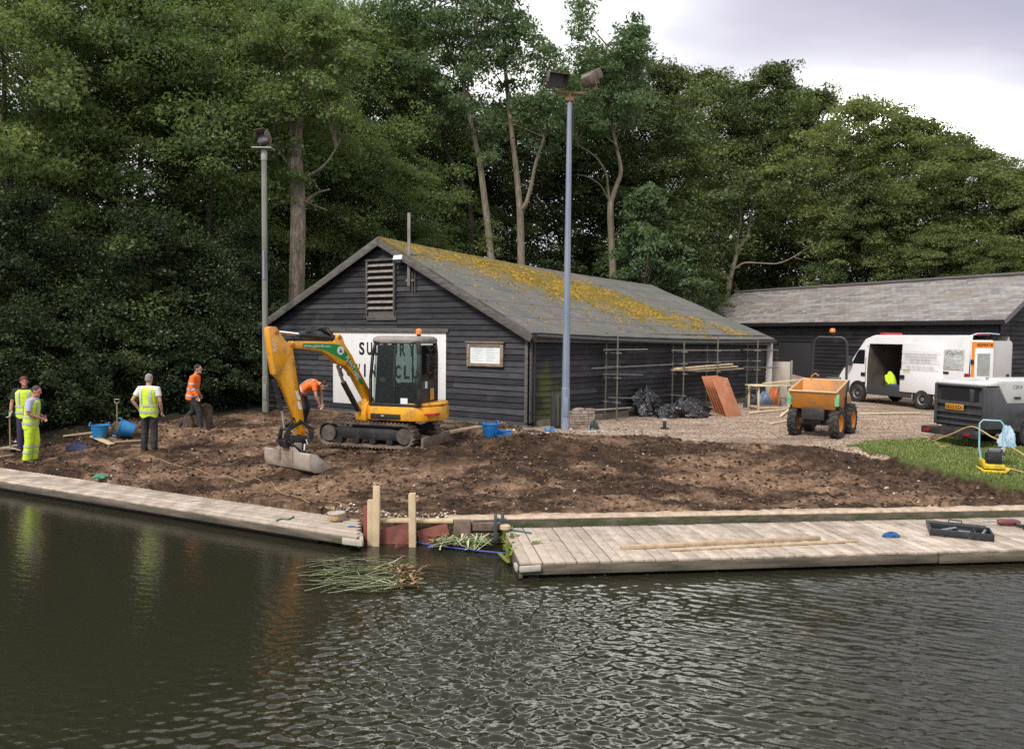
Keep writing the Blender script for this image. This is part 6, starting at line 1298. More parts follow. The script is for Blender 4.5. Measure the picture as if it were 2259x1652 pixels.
mb = MB(); mb.prism(poly([(588, 724), (594, 720), (604, 721), (611, 732), (618, 743), (626, 754), (636, 756), (641, 768), (645, 790), (650, 825), (661, 885), (669, 950), (664, 962), (657, 958), (650, 924), (629, 873), (614, 838), (603, 826), (596, 788), (590, 750)]), BO, BD, Z3, BN, -.07, .07); arm = xb(mb, 'dipper_arm', yel, bevel=.012)
for n0, n1 in ((.07, .088), (-.088, -.07)): mb = MB(); mb.prism(poly([(588, 724), (594, 720), (604, 721), (611, 732), (618, 743), (626, 754), (640, 757), (641, 772), (625, 800), (612, 832), (602, 825), (595, 788), (590, 750)]), BO, BD, Z3, BN, n0, n1); xb(mb, 'side_plate', yel, arm, bevel=.004)
pu, pv = B3(600.5, 775, .090), B3(599, 746, .090); tdir = (pv - pu).normalized(); dtext('PLANT', .09, (pv - pu).length, (pu + pv) / 2, tdir, BN.cross(tdir), arm)
mb = MB()
for (a, b, c_, d) in ((649, 862, 656, 880), (653, 886, 659, 902)): mb.prism(poly([(a - 3, b), (a + 3, b - 1), (c_ + 2, d), (c_ - 4, d + 1)]), BO, BD, Z3, BN, .071, .074)
xb(mb, 'sticker', whitep, arm, smooth=0)
mb = MB()
for (u, v) in ((640, 761), (605, 733), (743, 744), (812, 893), (664, 952), (760, 800)): q = B3(u, v); mb.tube([q - BN * .115, q + BN * .115], .045, 12)
xb(mb, 'pivot_pin', mat('pin_orange', (.42, .13, .02), .5), ex)
def ram(u0, v0, u1, v1, u2, v2, rb, rr, n=0.0, nm='ram'):
    mb = MB(); mb.tube([B3(u0, v0, n), B3(u1, v1, n)], rb, 12); o = xb(mb, nm, mblack, ex); mb = MB(); mb.tube([B3(u1, v1, n), B3(u2, v2, n)], rr, 10); xb(mb, 'rod', chrome, o); return o
ram(739, 746, 660, 738, 606, 732, .062, .032); ram(790, 905, 757, 843, 744, 806, .062, .034); ram(606, 838, 622, 905, 629, 945, .05, .024, -.02)
mb = MB(); rs = random.Random(8)
for k in range(7):
    a = B3(733 - rs.uniform(0, 10), 740, rs.uniform(-.1, .1)); b = B3(712 + rs.uniform(-14, 10), 724 + rs.uniform(-3, 4), rs.uniform(-.14, .14)); c = B3(690 + rs.uniform(-16, 8), 730 + rs.uniform(-4, 5), rs.uniform(-.1, .1)); d = B3(662 + rs.uniform(-10, 10), 741, rs.uniform(-.06, .06)); mb.tube([a, a.lerp(b, .6) + Z3 * .04, b, b.lerp(c, .5) + Z3 * .02, c, d], .015, 6)
mb.tube([B3(643, 753, .08), B3(640, 742, .09), B3(650, 740, .09), B3(660, 748, .08)], .014, 6); mb.tube([B3(645, 790, .11), B3(652, 815, .13), B3(651, 850, .12), B3(655, 870, .11)], .014, 6); mb.tube([B3(760, 775, -.1), B3(786, 812, -.12), B3(812, 868, -.1)], .016, 6); mb.tube([B3(757, 762, .0), B3(776, 785, -.02), B3(805, 850, -.02)], .02, 6); xb(mb, 'hoses', mat('hydraulic_hose', (.013, .013, .014), .4), ex)
mb = MB()
for n_ in (-.10, .10): mb.beam(B3(629, 946, n_), B3(658, 930, n_), .03, .08); mb.beam(B3(629, 946, n_ * 1.25), B3(624, 976, n_ * 1.25), .03, .09)
mb.tube([B3(629, 946, -.15), B3(629, 946, .15)], .035, 10); xb(mb, 'tipping_link', mblack, ex, bevel=.005)
mb = MB(); mb.prism(poly([(619, 972), (640, 962), (668, 960), (671, 972), (660, 984), (640, 990), (624, 986)]), BO, BD, Z3, BN, -.11, .11); mb.prism(poly([(634, 984), (664, 981), (663, 1008), (641, 1010)]), BO, BD, Z3, BN, -.17, .17); q = B3(652, 996); mb.tube([q - BN * .26, q + BN * .26], .038, 12)
for n_ in (-.2, .2): mb.tube([B3(630, 978, n_), B3(658, 1000, n_)], .035, 10); mb.tube([B3(622, 972, n_), B3(632, 980, n_)], .02, 8)
xb(mb, 'tilt_hitch', mblack, ex, bevel=.006)
mb = MB()
for k in range(5): mb.tube([B3(656, 925, .08), B3(672 + 3 * k, 945, .13), B3(672 + 2 * k, 968, .16), B3(655 - 2 * k, 985, .18)], .013, 6)
for k in range(3): mb.tube([B3(650, 920, -.02 * k), B3(636 - 2 * k, 935, .12), B3(620 - 2 * k, 958, .15), B3(626, 975, .17)], .012, 6)
xb(mb, 'hoses', mat('hydraulic_hose', (.013, .013, .014), .4), ex)
mb = MB(); q = B3(664, 968, .16); mb.tube([q, q - Z3 * .1 + BN * .05], .018, 8); mb.tube([B3(660, 978, .17), B3(657, 992, .20)], .035, 8); xb(mb, 'hitch_pin', chrome, ex)
bc0 = B3(655, 1004); bz = float(np.mean([gz0(*(bc0 + BN * n + BD * .1).xy) for n in (-.6, 0, .6)])) - .02
bc0.z = bz; sec = [(-.34, .02), (-.05, .0), (.14, .02), (.22, .07), (.26, .16), (.27, .40), (.25, .43)]
th = .025; cs = Vector((-.02, .30)); inn = []
for p in sec: d = (cs - Vector(p)).normalized(); inn.append((p[0] + d.x * th, p[1] + d.y * th))
BWd = .74
mb = MB(); mb.prism(sec + inn[::-1], bc0, BD, Z3, BN, -BWd, BWd); bk_ = xb(mb, 'bucket', steelmud, ex, bevel=.004, smooth=50)
mb = MB()
for n_ in (-BWd - .012, BWd - .012): mb = MB(); mb.prism(sec + [(.10, .40), (-.20, .16)], bc0, BD, Z3, BN, n_, n_ + .024); xb(mb, 'side_plate', steelmud, bk_, bevel=.004)
mb = MB(); mb.prism([(-.36, .0), (-.22, -.006), (-.22, .03), (-.36, .02)], bc0, BD, Z3, BN, -BWd - .02, BWd + .02); xb(mb, 'cutting_edge', mat('bright_edge', (.30, .27, .24), .4, .4), bk_, bevel=.003)
mb = MB()
for n_ in (-.22, .19): mb.prism([(.05, .36), (.285, .22), (.30, .42), (.20, .60), (.04, .58)], bc0, BD, Z3, BN, n_, n_ + .03)
mb.prism([(-.42, .42), (.42, .42), (.24, .52), (-.24, .52)], bc0 + BD * .255, BN, Z3, BD, -.012, .012)
xb(mb, 'bucket_ear', steelmud, bk_, bevel=.004)
# ================================================================ DUMPER (local frame: +x forward, skip in front)
g = G(1816, 966); dz = gz0(g.x, g.y + .6); hd = math.atan2(-.79, -.61)
dm = thing('dumper', 'small yellow skip dumper parked facing the camera on the gravel', 'dumper', (g.x + .15, g.y + .55, dz), hd)
dm.scale = (.95, .93, .98)
dyel = mat('dumper_yellow', (.52, .185, .012), .5, col2=(.40, .155, .022), scale=2, dirt=(.22, .14, .08), dscale=3, dmix=(.46, .7)); tyre = mat('tyre_rubber', (.022, .021, .021), .85, dirt=(.10, .075, .055), dscale=4, dmix=(.5, .75))
def wheel(parent, c, r, w, rimm, axis='Y', lugs=16, nm='wheel', M=None):
    c = Vector(c); Mx = Matrix.Rotation(R_(90), 3, 'X') if M is None else M
    mb = MB(); mb.lathe([(r * .56, -w * .42), (r * .80, -w * .5), (r * .95, -w * .44), (r, -w * .3), (r, w * .3), (r * .95, w * .44), (r * .80, w * .5), (r * .56, w * .42)], c, 28, M=Mx, caps=False)
    for k in range(lugs):
        for sg in (-1, 1):
            a = 2 * math.pi * (k + (.5 if sg > 0 else 0)) / lugs; p = Vector((math.cos(a) * r * 1.01, math.sin(a) * r * 1.01, sg * w * .22)); R2 = Matrix.Rotation(a, 3, 'Z') @ Matrix.Rotation(R_(35) * sg, 3, 'X'); mb.box(Mx @ p + c, (r * .09, r * .11, w * .52), M=Mx @ R2)
    ty = mb.build(nm, tyre, parent, smooth=40)
    mb = MB(); mb.lathe([(0, -w * .30), (r * .18, -w * .30), (r * .22, -w * .22), (r * .40, -w * .16), (r * .52, -w * .40), (r * .58, -w * .42), (r * .58, w * .42), (r * .52, w * .40), (r * .40, w * .16), (r * .22, w * .22), (r * .18, w * .30), (0, w * .30)], c, 24, M=Mx); mb.build('rim', rimm, ty, smooth=40); return ty
rimo = mat('orange_rim', (.60, .20, .01), .45, dirt=(.3, .16, .06), dscale=6)
for x, s in ((.45, 1), (.45, -1), (-.80, 1), (-.80, -1)): wheel(dm, (x, s * .55, .40), .40, .25, rimo)
mb = MB(); mb.box((-.1, 0, .50), (1.5, .40, .26)); mb.box((.45, 0, .40), (.16, .9, .16)); mb.box((-.8, 0, .40), (.16, .9, .16)); mb.box((.62, .0, .62), (.3, .6, .3)); mb.build('chassis', mat('dark_chassis', (.022, .021, .022), .6, dirt=(.08, .06, .045)), dm, bevel=.015)
# skip: open tapered tub with walls
def tubshape(z0, x0, x1, y0, z1, X0, X1, Y0, Y1): return [Vector((x0, -y0, z0)), Vector((x1, -y0, z0)), Vector((x1, y0, z0)), Vector((x0, y0, z0))], [Vector((X0, -Y0, z1)), Vector((X1, -Y1, z1)), Vector((X1, Y1, z1)), Vector((X0, Y0, z1))]
bo_, to_ = tubshape(.74, .0, .70, .56, 1.30, -.24, .86, .61, .62); to_[0].z = to_[3].z = 1.46; to_[1].z = to_[2].z = 1.20
bi_ = [v + Vector(((.03 if i in (0, 3) else -.03), (.03 if i < 2 else -.03), .03)) for i, v in enumerate(bo_)]; ti_ = [v + Vector(((.03 if i in (0, 3) else -.03), (.03 if i < 2 else -.03), .0)) for i, v in enumerate(to_)]
mb = MB(); mb.add(bo_ + to_ + bi_ + ti_, [(3, 2, 1, 0), (0, 1, 5, 4), (1, 2, 6, 5), (2, 3, 7, 6), (3, 0, 4, 7), (8, 9, 10, 11), (8, 12, 13, 9), (9, 13, 14, 10), (10, 14, 15, 11), (11, 15, 12, 8), (4, 5, 13, 12), (5, 6, 14, 13), (6, 7, 15, 14), (7, 4, 12, 15)]); sk = mb.build('skip', dyel, dm, bevel=.012)
mb = MB(); lp_ = to_ + [to_[0]]
for i in range(4): mb.tube([lp_[i], lp_[i + 1]], .024, 8)
mb.build('rim_bar', mat('worn_rim', (.50, .36, .20), .5), sk)
mb = MB(); mb.ell((.12, 0, .95), (.42, .42, .20)); mb.build('soil_load', mat('load_soil', (.075, .05, .033), .95, col2=(.14, .10, .07), scale=8, bump=.8), sk)
mb = MB(); mb.box((.5, .2, .72), (.10, .06, .3)); mb.box((.5, -.2, .72), (.10, .06, .3)); mb.tube([(.3, 0, .5), (.62, 0, .84)], .04, 8); mb.build('tip_ram', mat('dark_chassis', (.022, .021, .022), .6), dm)
for s in (1, -1):
    mb = MB(); mb.box((.80, s * .625, 1.00), (.02, .11, .30)); mb.build('decal_panel', mat('green_decal2', (.05, .33, .14), .5, col2=(.25, .48, .30), scale=5), dm, bevel=.004)
mb = MB(); mb.prism([(-1.3, .55), (-.35, .55), (-.35, .98), (-.55, 1.05), (-1.2, 1.02), (-1.32, .9)], (0, 0, 0), (1, 0, 0), (0, 0, 1), (0, 1, 0), -.46, .46); mb.build('engine_cover', dyel, dm, bevel=.03)
mb = MB(); mb.box((-.80, 0, 1.12), (.42, .46, .12)); mb.beam((-1.0, 0, 1.15), (-1.08, 0, 1.50), .44, .10, up=(1, 0, 0)); mb.build('seat', mat('seat_black', (.02, .02, .024), .6, col2=(.06, .065, .08), scale=3), dm, bevel=.03)
mb = MB(); mb.tube([(-.38, 0, .98), (-.45, 0, 1.38)], .03, 8); a_ = [(-.46 + .05 * math.sin(k * .524), .19 * math.cos(k * .524), 1.40 + .17 * math.sin(k * .524) * .5) for k in range(13)]; mb.tube(a_, .016, 6); mb.box((-.42, 0, 1.2), (.12, .5, .14)); mb.build('steering_wheel', mblack, dm)
mb = MB(); arch = [(-.62, -.48, .80), (-.66, -.46, 2.3)] + [(-.67, -.46 + .16 * (1 - math.cos(a)), 2.3 + .28 * math.sin(a)) for a in (.5, 1.0, 1.57)] + [(-.67, .46 - .16 * (1 - math.cos(a)), 2.3 + .28 * math.sin(a)) for a in (1.57, 1.0, .5)] + [(-.66, .46, 2.3), (-.62, .48, .80)]
mb.tube(arch, .034, 10); mb.build('roll_bar', mat('roll_bar_grey', (.022, .022, .022), .4, dirt=(.22, .15, .08), dscale=6, dmix=(.6, .8)), dm, smooth=60)
mb = MB(); mb.tube([(-.67, .05, 2.57), (-.67, .05, 2.68)], .016, 6); mb.lathe([(.055, 0), (.06, .04), (.08, .05)], (-.67, .05, 2.67), 14); be = mb.build('beacon', mblack, dm)
mb = MB(); mb.lathe([(.074, .05), (.08, .10), (.06, .15), (0, .165)], (-.67, .05, 2.67), 16); mb.build('lens', orange, be, smooth=60)
mb = MB(); mb.tube([(-.22, -.35, 1.3), (-.22, -.35, 1.55), (-.22, -.25, 1.62), (-.22, -.15, 1.55)], .022, 8); mb.box((-.25, .48, 1.2), (.10, .14, .34)); mb.build('grab_handle', rimo, dm, bevel=.008)
# ================================================================ VAN (local frame: +x towards its front, +y left)
vh = Vector((-.33, .944, 0)).normalized(); vl = Vector((-vh.y, vh.x, 0))     # the near (left) side faces -x
g = G(2049, 903); vo = Vector((14.78, 27.6, 0)); vz = g.z
whitev = mat('van_white', (.78, .78, .79), .32, coat=.4, dirt=(.62, .60, .57), dscale=1.6, dmix=(.55, .9)); gplast = mat('grey_van_plastic', (.045, .047, .052), .6); dglass = mat('dark_van_glass', (.012, .014, .016), .08)
vn_ = thing('van', 'white high-roof panel van with its side door and back doors open', 'van', vo - vl * .95 + Z3 * gz0(vo.x, vo.y), math.atan2(vh.y, vh.x))
# local: rear axle at x=0, left flank y=+.97
Lr, Lf, Hh, Wv = -1.80, 4.15, 2.66, .97
def side_poly(): return [(Lr, .52), (Lr, 2.48), (Lr + .12, Hh), (2.35, Hh), (2.95, 2.52), (3.30, 2.02), (3.62, 1.50), (4.22, 1.22), (4.36, .95), (4.36, .42), (Lr, .42)]
door_x = (1.0, 2.66); dz_ = (.62, 2.32)
def ysec(z): return Wv - (.0 if z < 1.3 else (z - 1.3) ** 1.7 * .085)
mb = MB(); rows = [.42, .62, 1.0, 1.3, 1.6, 1.9, 2.15, 2.32, 2.5, 2.6, Hh]
def fl_(x, z): return Vector((x, ysec(z), z))
def front_x(z):     # front outline
    pts = [(.42, 4.15), (.95, 4.15), (1.22, 4.02), (1.50, 3.60), (2.02, 3.22), (2.52, 2.88), (Hh, 2.40)]
    return float(np.interp(z, [p[0] for p in pts], [p[1] for p in pts]))
xs = [Lr, -.75, .2, door_x[0], door_x[1]]
for s in (1, -1):
    for i in range(len(rows) - 1):
        z0, z1 = rows[i], rows[i + 1]
        for j in range(len(xs)):
            if s == 1 and j == 3 and z0 >= dz_[0] - .01 and z1 <= dz_[1] + .01: continue
            x0 = xs[j]; last = j == len(xs) - 1
            xa, xb_ = (front_x(z0), front_x(z1)) if last else (min(xs[j + 1], front_x(z0)), min(xs[j + 1], front_x(z1)))
            mb.add([Vector((x0, s * ysec(z0), z0)), Vector((xa, s * ysec(z0), z0)), Vector((xb_, s * ysec(z1), z1)), Vector((x0 if x0 < xb_ else xb_, s * ysec(z1), z1))], [(0, 1, 2, 3)])
zf = [.42, .95, 1.22, 1.50, 2.02, 2.52, Hh]
for i in range(len(zf) - 1):
    a, b2 = zf[i], zf[i + 1]; mb.add([Vector((front_x(a), -ysec(a), a)), Vector((front_x(a), ysec(a), a)), Vector((front_x(b2), ysec(b2), b2)), Vector((front_x(b2), -ysec(b2), b2))], [(0, 1, 2, 3)])
mb.add([Vector((Lr, -ysec(Hh), Hh)), Vector((2.40, -ysec(Hh), Hh)), Vector((2.40, ysec(Hh), Hh)), Vector((Lr, ysec(Hh), Hh))], [(0, 1, 2, 3)])
mb.add([Vector((Lr, -Wv, .42)), Vector((4.15, -Wv, .42)), Vector((4.15, Wv, .42)), Vector((Lr, Wv, .42))], [(0, 1, 2, 3)])
mb.build('body', whitev, vn_, smooth=40)
mb = MB(); f_ = mat('van_interior', (.055, .045, .038), .8, col2=(.11, .09, .07), scale=2)
mb.box((.6, 0, .60), (4.3, 1.8, .04)); mb.box((2.72, 0, 1.4), (.04, 1.8, 1.7)); mb.box((.5, -.9, 1.4), (4.2, .03, 1.6)); mb.box((.4, 0, 2.50), (3.8, 1.5, .03)); mb.box((.2, .25, 1.0), (1.2, .9, .04)); mb.box((.2, .25, 1.6), (1.2, .9, .04)); mb.box((.8, .3, 1.5), (.04, 1.0, 1.7)); mb.build('interior', f_, vn_)
mb = MB(); pdx = (-.76, 1.0)      # slid-back side door panel
mb.box(((pdx[0] + pdx[1]) / 2, Wv + .045, .97), (pdx[1] - pdx[0], .05, .80))
mb.prism([(-.88, .57), (.88, .57), (.88, 2.36), (-.88, 2.36)], ((pdx[0] + pdx[1]) / 2, Wv + .06, 0), (1, 0, 0), (0, -.03, 1), (0, -1, 0), -.0, .05)
sdoor = mb.build('sliding_door', whitev, vn_, bevel=.012)
mb = MB(); mb.box((.88, Wv + .10, 1.12), (.22, .04, .14)); mb.build('handle', mblack, sdoor, bevel=.012)
mb = MB(); mb.box((.12, Wv + .09, 1.40), (1.7, .006, .02)); mb.box((.12, Wv + .075, 1.72), (1.7, .006, .012)); mb.box((.12, Wv + .06, 2.05), (1.7, .006, .012)); mb.build('swage_shade_line', mat('van_shadow_line', (.50, .50, .51), .4), sdoor)  # thin grey strips paint in the shade of the pressed door lines
graytx = mat('grey_lettering', (.33, .33, .36), .6)
for k, (s, zz, wdt, hh) in enumerate((('GROUNDWORKS DRAINAGE SURFACING', 1.96, 1.40, .07), ('CIVIL ENGINEERING BUILDING WORKS', 1.86, 1.40, .07), ('PLANT AND TRANSPORT', 1.76, .9, .07), ('TEL 01787 310 000', 1.50, 1.2, .08))):
    text_obj(s, hh, wdt, graytx, sdoor, Vector((.12, Wv + .068 - .028 * 0 - (zz - 1.3) * .03 + .012, zz)), (-1, 0, 0), (0, -.03, 1), lift=.006)
mb = MB(); mb.box((.70, Wv + .072, 1.33), (.30, .004, .12)); mb.build('yellow_sticker', mat('pale_yellow', (.62, .60, .32), .6), sdoor)
mb = MB(); mb.box((-1.20, ysec(1.75) + .012, 1.82), (.80, .010, .70), M=Matrix.Rotation(R_(3), 3, 'X')); gp_ = mb.build('picture_panel', mat('grey_green_picture', (.30, .33, .31), .6, col2=(.62, .63, .62), scale=5, stretch=(1.5, 1, 4)), vn_, bevel=.004)
text_obj('ROLLING', .12, .62, mat('dark_lettering', (.16, .17, .18), .6), gp_, Vector((-1.22, ysec(2.0) + .03, 2.06)), (-1, 0, 0), (0, -.06, 1), lift=.008)
mb = MB(); mb.box((-.92, ysec(1.3) + .012, 1.36), (.22, .03, .08)); mb.build('handle', mblack, vn_, bevel=.008)
mb = MB(); mb.prism([(2.82, 1.42), (3.54, 1.42), (3.20, 1.98), (3.10, 2.08), (2.82, 2.08)], (0, 0, 0), (1, 0, 0), (0, 0, 1), (0, 1, 0), ysec(1.7) + .004, ysec(1.7) + .010); mb.build('side_window', dglass, vn_)
mb = MB(); mb.prism([(3.02, 1.52), (2.44, 2.0), (2.45, 2.02), (3.60, 1.53)], (0, 0, 0), (1, 0, 0), (0, 0, 1), (0, 1, 0), -.1, -.09)
a, b2 = 1.54, 2.46; mb = MB(); mb.add([Vector((front_x(a) + .012, -.8, a)), Vector((front_x(a) + .012, .8, a)), Vector((front_x(b2) + .012, .74, b2)), Vector((front_x(b2) + .012, -.74, b2))], [(0, 1, 2, 3)]); mb.build('windscreen', dglass, vn_)
mb = MB(); mb.box((2.86, ysec(1.2) + .012, 1.12), (.20, .03, .14)); mb.box((2.74, Wv + .004, 1.2), (.02, .006, 1.2)); mb.box((2.80, ysec(.8) + .012, .78), (.12, .03, .09)); mb.build('door_handle', mblack, vn_, bevel=.004)
mb = MB(); mb.box((3.44, Wv + .17, 1.62), (.12, .20, .36)); mb.beam((3.42, Wv, 1.5), (3.42, Wv + .12, 1.5), .05, .05); mb.build('mirror', gplast, vn_, bevel=.03)
mb = MB()
mb.prism([(Lr, .40), (-.50, .40), (-.46, .74), (Lr, .74)], (0, 0, 0), (1, 0, 0), (0, 0, 1), (0, 1, 0), Wv + .004, Wv + .03); mb.prism([(.50, .36), (2.62, .36), (2.66, .66), (.46, .74)], (0, 0, 0), (1, 0, 0), (0, 0, 1), (0, 1, 0), Wv + .004, Wv + .03); mb.prism([(3.58, .36), (4.18, .36), (4.18, .82), (3.54, .84)], (0, 0, 0), (1, 0, 0), (0, 0, 1), (0, 1, 0), Wv + .004, Wv + .03); mb.box((4.16, 0, .58), (.10, 1.9, .44)); mb.box((Lr - .06, 0, .50), (.14, 1.9, .18)); mb.build('bumper', gplast, vn_, bevel=.015)
arch = mat('wheel_arch_dark', (.010, .010, .010), .8)
for x in (0, 3.10):
    mb = MB(); mb.lathe([(0, 0), (.44, 0), (.44, .03), (0, .03)], (x, Wv + .003, .42), 24, M=Matrix.Rotation(R_(-90), 3, 'X')); mb.build('wheel_arch', arch, vn_)
rimg = mat('steel_rim', (.20, .20, .20), .5, .4, dirt=(.08, .07, .06), dscale=8)
for x in (0, 3.10):
    for s in (1, -1): wheel(vn_, (x, s * (Wv - .02), .35), .35, .22, rimg, lugs=0)
redl = mat('red_lamp', (.26, .012, .016), .25, coat=.4)
mb = MB(); mb.box((Lr + .07, Wv + .004, 1.12), (.17, .03, .50)); mb.box((Lr - .012, Wv - .10, 1.12), (.03, .18, .50)); mb.build('tail_lamp', redl, vn_, bevel=.012)
mb = MB()
for x in (2.2, -1.7): mb = MB(); mb.box((x, .3, Hh + .04), (.22, .9 if x > 0 else .5, .09)); mb.build('roof_beacon', mat('red_beacon', (.45, .02, .03), .3), vn_, bevel=.02)
mb = MB(); mb.tube([(-1.6, .75, Hh - .02), (-1.78, .6, Hh + .06), (-1.86, .2, Hh + .07), (-1.85, -.3, Hh + .04)], .022, 6); mb.build('roof_hose', mat('pale_blue_hose', (.35, .50, .62), .4), vn_)
# back doors swung open: left one folded along the flank, right one standing out to the rear
hiv = mat('fluor_orange', (.75, .23, .02), .5); chev = bpy.data.materials.new('chevrons'); chev.use_nodes = True; nt = chev.node_tree; b = nt.nodes['Principled BSDF']; b.inputs['Roughness'].default_value = .4
tc = nd(nt, 'ShaderNodeTexCoord'); mp = nd(nt, 'ShaderNodeMapping'); mp.inputs['Rotation'].default_value = (0, R_(45), 0); lk(nt, tc.outputs['Object'], mp.inputs[0]); wv = nd(nt, 'ShaderNodeTexWave', i_Scale=1.6, bands_direction='X'); lk(nt, mp.outputs[0], wv.inputs['Vector']); lk(nt, ramp(nt, wv.outputs[0], [(.49, (.75, .38, .03)), (.51, (.50, .02, .02))]), b.inputs['Base Color'])
def back_door(y0, ang, lab=None):
    piv = Vector((Lr - .01, y0, 0)); dv = Vector((math.cos(ang), math.sin(ang), 0)); nv = Vector((-dv.y, dv.x, 0)); Wd = .84
    mb = MB(); mb.prism([(0, .55), (Wd, .55), (Wd, 2.42), (Wd - .06, 2.50), (0, 2.50)], piv, dv, Z3, nv, -.03, .03); dd = mb.build('back_door', whitev, vn_, bevel=.012)
    fc = -1 if nv.x < 0 else 1
    return dd, piv, dv, nv, Wd
dd, piv, dv, nv, Wd = back_door(Wv - .06, R_(-100))
for sgn in (1,):
    nn = nv if nv.x < 0 else -nv
    mb = MB(); mb.prism([(.22, 1.30), (.70, 1.30), (.70, 2.05), (.22, 2.05)], piv, dv, Z3, nn, .032, .038); mb.build('window', mat('grey_window', (.22, .24, .22), .25, col2=(.33, .36, .33), scale=3), dd)
    mb = MB(); mb.prism([(.0, 2.24), (.84, 2.24), (.84, 2.44), (.0, 2.44)], piv, dv, Z3, nn, .031, .036); mb.prism([(.0, .85), (.12, .85), (.12, 2.24), (.0, 2.24)], piv, dv, Z3, nn, .031, .036); mb.prism([(.22, .96), (.32, .96), (.32, 1.2), (.22, 1.2)], piv, dv, Z3, nn, .031, .036); mb.build('orange_stripe', hiv, dd)
    mb = MB(); mb.prism([(.0, .62), (.84, .62), (.84, .82), (.0, .82)], piv, dv, Z3, nn, .031, .036); mb.build('chevron_panel', chev, dd)
    text_obj('HIGHWAY M', .11, .58, mat('black_lettering', (.02, .015, .01), .5), dd, piv + dv * .48 + nn * .038 + Z3 * 2.34, dv if dv.cross(Z3).dot(nn) > 0 else -dv, Z3, lift=.003, bold=.02)
    mb = MB(); mb.prism([(-.03, 1.70), (.06, 1.70), (.06, 1.84), (-.03, 1.84)], piv, dv, Z3, nn, .03, .09); mb.build('hinge', mblack, dd, bevel=.006)
mb = MB(); mb.box((1.75, -.15, .80), (.46, .32, .36)); mb.lathe([(.14, 0), (.15, .34), (.13, .35)], (1.35, .25, .62), 16); mb.box((1.2, -.4, .9), (.4, .3, .5)); mb.build('tool_box', mat('brown_box', (.20, .12, .07), .7, col2=(.30, .24, .2), scale=5), vn_, bevel=.01)
jl = thing('hi_vis_jacket', 'yellow green hi-vis jacket lying on blue trousers inside the open van door', 'jacket', vn_.matrix_world @ Vector((0, 0, 0)))
bpy.context.view_layer.update()
Mv = Matrix.Translation(vn_.location) @ Matrix.Rotation(vn_.rotation_euler[2], 4, 'Z'); jl.location = Mv @ Vector((1.86, .55, .63)); jl.rotation_euler = (0, 0, vn_.rotation_euler[2])
mb = MB(); mb.loft([[Vector((.20 * k * math.cos(w) + dx, .15 * k * math.sin(w), z)) for w in [i * 2 * math.pi / 14 for i in range(14)]] for z, k, dx in ((.0, .9, .0), (.12, 1.1, .0), (.32, 1.0, .02), (.48, .8, .05), (.60, .42, .08), (.64, .2, .09))]); mb.tube([(.15, .1, .46), (.0, .22, .30), (-.12, .2, .16)], [.07, .065, .05], 8); mb.build('jacket', mat('hi_vis_yellow', (.50, .72, .02), .7), jl, smooth=60)
mb = MB(); mb.ell((-.22, .12, .08), (.30, .16, .10)); mb.build('trousers', mat('denim_blue', (.03, .045, .13), .8), jl)
mb = MB(); mb.prism([(0, .55), (.86, .55), (.86, 2.40), (.80, 2.48), (0, 2.48)], Vector((Lr - .05, .06, 0)), Vector((-.10, -1, 0)).normalized(), Z3, Vector((-1, .10, 0)).normalized(), -.03, .03); gd = mb.build('back_door', mat('grey_body', (.33, .325, .32), .5, col2=(.40, .39, .38), scale=1), vn_, bevel=.012); gd['label'] = 'plain grey right back door of the van'
mb = MB(); mb.box((Lr - .17, -.62, 1.30), (.05, .09, .10)); mb.box((Lr - .17, -.62, 1.08), (.05, .09, .10)); mb.build('latch', mblack, gd, bevel=.008)
# ================================================================ COMPRESSOR TRAILER (local: +x along its side to the right, rear face at x=0, near flank y=0)
g = G(2188, 985); cu_ = Vector((.94, .34, 0)).normalized(); cw_ = Vector((-cu_.y, cu_.x, 0)); co = Vector((11.02, 17.85, 0))
cp = thing('compressor', 'towed air compressor with dark grey body and white lid at the right edge', 'compressor', (co.x, co.y, gz0(11.5, 18.5)), math.atan2(cu_.y, cu_.x))
dgrey = mat('charcoal_body', (.040, .041, .046), .5, col2=(.058, .06, .066), scale=2, dirt=(.10, .09, .08), dscale=4, dmix=(.55, .8)); cwh = mat('compressor_white', (.56, .56, .55), .4, dirt=(.42, .40, .37), dscale=2.5)
CWd = 1.35
mb = MB(); mb.prism([(.0, .42), (3.0, .42), (3.0, 1.05), (.62, 1.05), (.40, 1.42), (.02, 1.42)], (0, 0, 0), (1, 0, 0), (0, 0, 1), (0, 1, 0), 0, CWd); mb.build('lower_body', dgrey, cp, bevel=.03)
mb = MB(); mb.prism([(.36, 1.50), (.68, 1.02), (3.0, 1.02), (3.0, 1.56), (.34, 1.58)], (0, -.012, 0), (1, 0, 0), (0, 0, 1), (0, 1, 0), 0, CWd + .024); mb.prism([(-.03, 1.435), (.42, 1.435), (.42, 1.56), (-.03, 1.50)], (0, -.014, 0), (1, 0, 0), (0, 0, 1), (0, 1, 0), 0, CWd + .028); mb.build('lid', cwh, cp, bevel=.03)
text_obj('C2818', .085, .30, mat('dark_lettering', (.16, .17, .18), .6), cp, Vector((.98, -.013, 1.42)), (1, 0, 0), (0, 0, 1), lift=.004)
mb = MB(); mb.box((.98, -.02, 1.16), (.20, .03, .05)); mb.build('lid_handle', mblack, cp, bevel=.006)
mb = MB(); mb.lathe([(0, 0), (.15, 0), (.15, .004), (0, .004)], (1.62, -.016, 1.30), 24, M=Matrix.Rotation(R_(90), 3, 'X')); mb.build('badge', mat('teal_badge', (.25, .55, .56), .5, col2=(.55, .66, .66), scale=6), cp)
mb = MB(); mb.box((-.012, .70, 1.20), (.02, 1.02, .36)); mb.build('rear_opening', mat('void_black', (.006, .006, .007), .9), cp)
mb = MB()
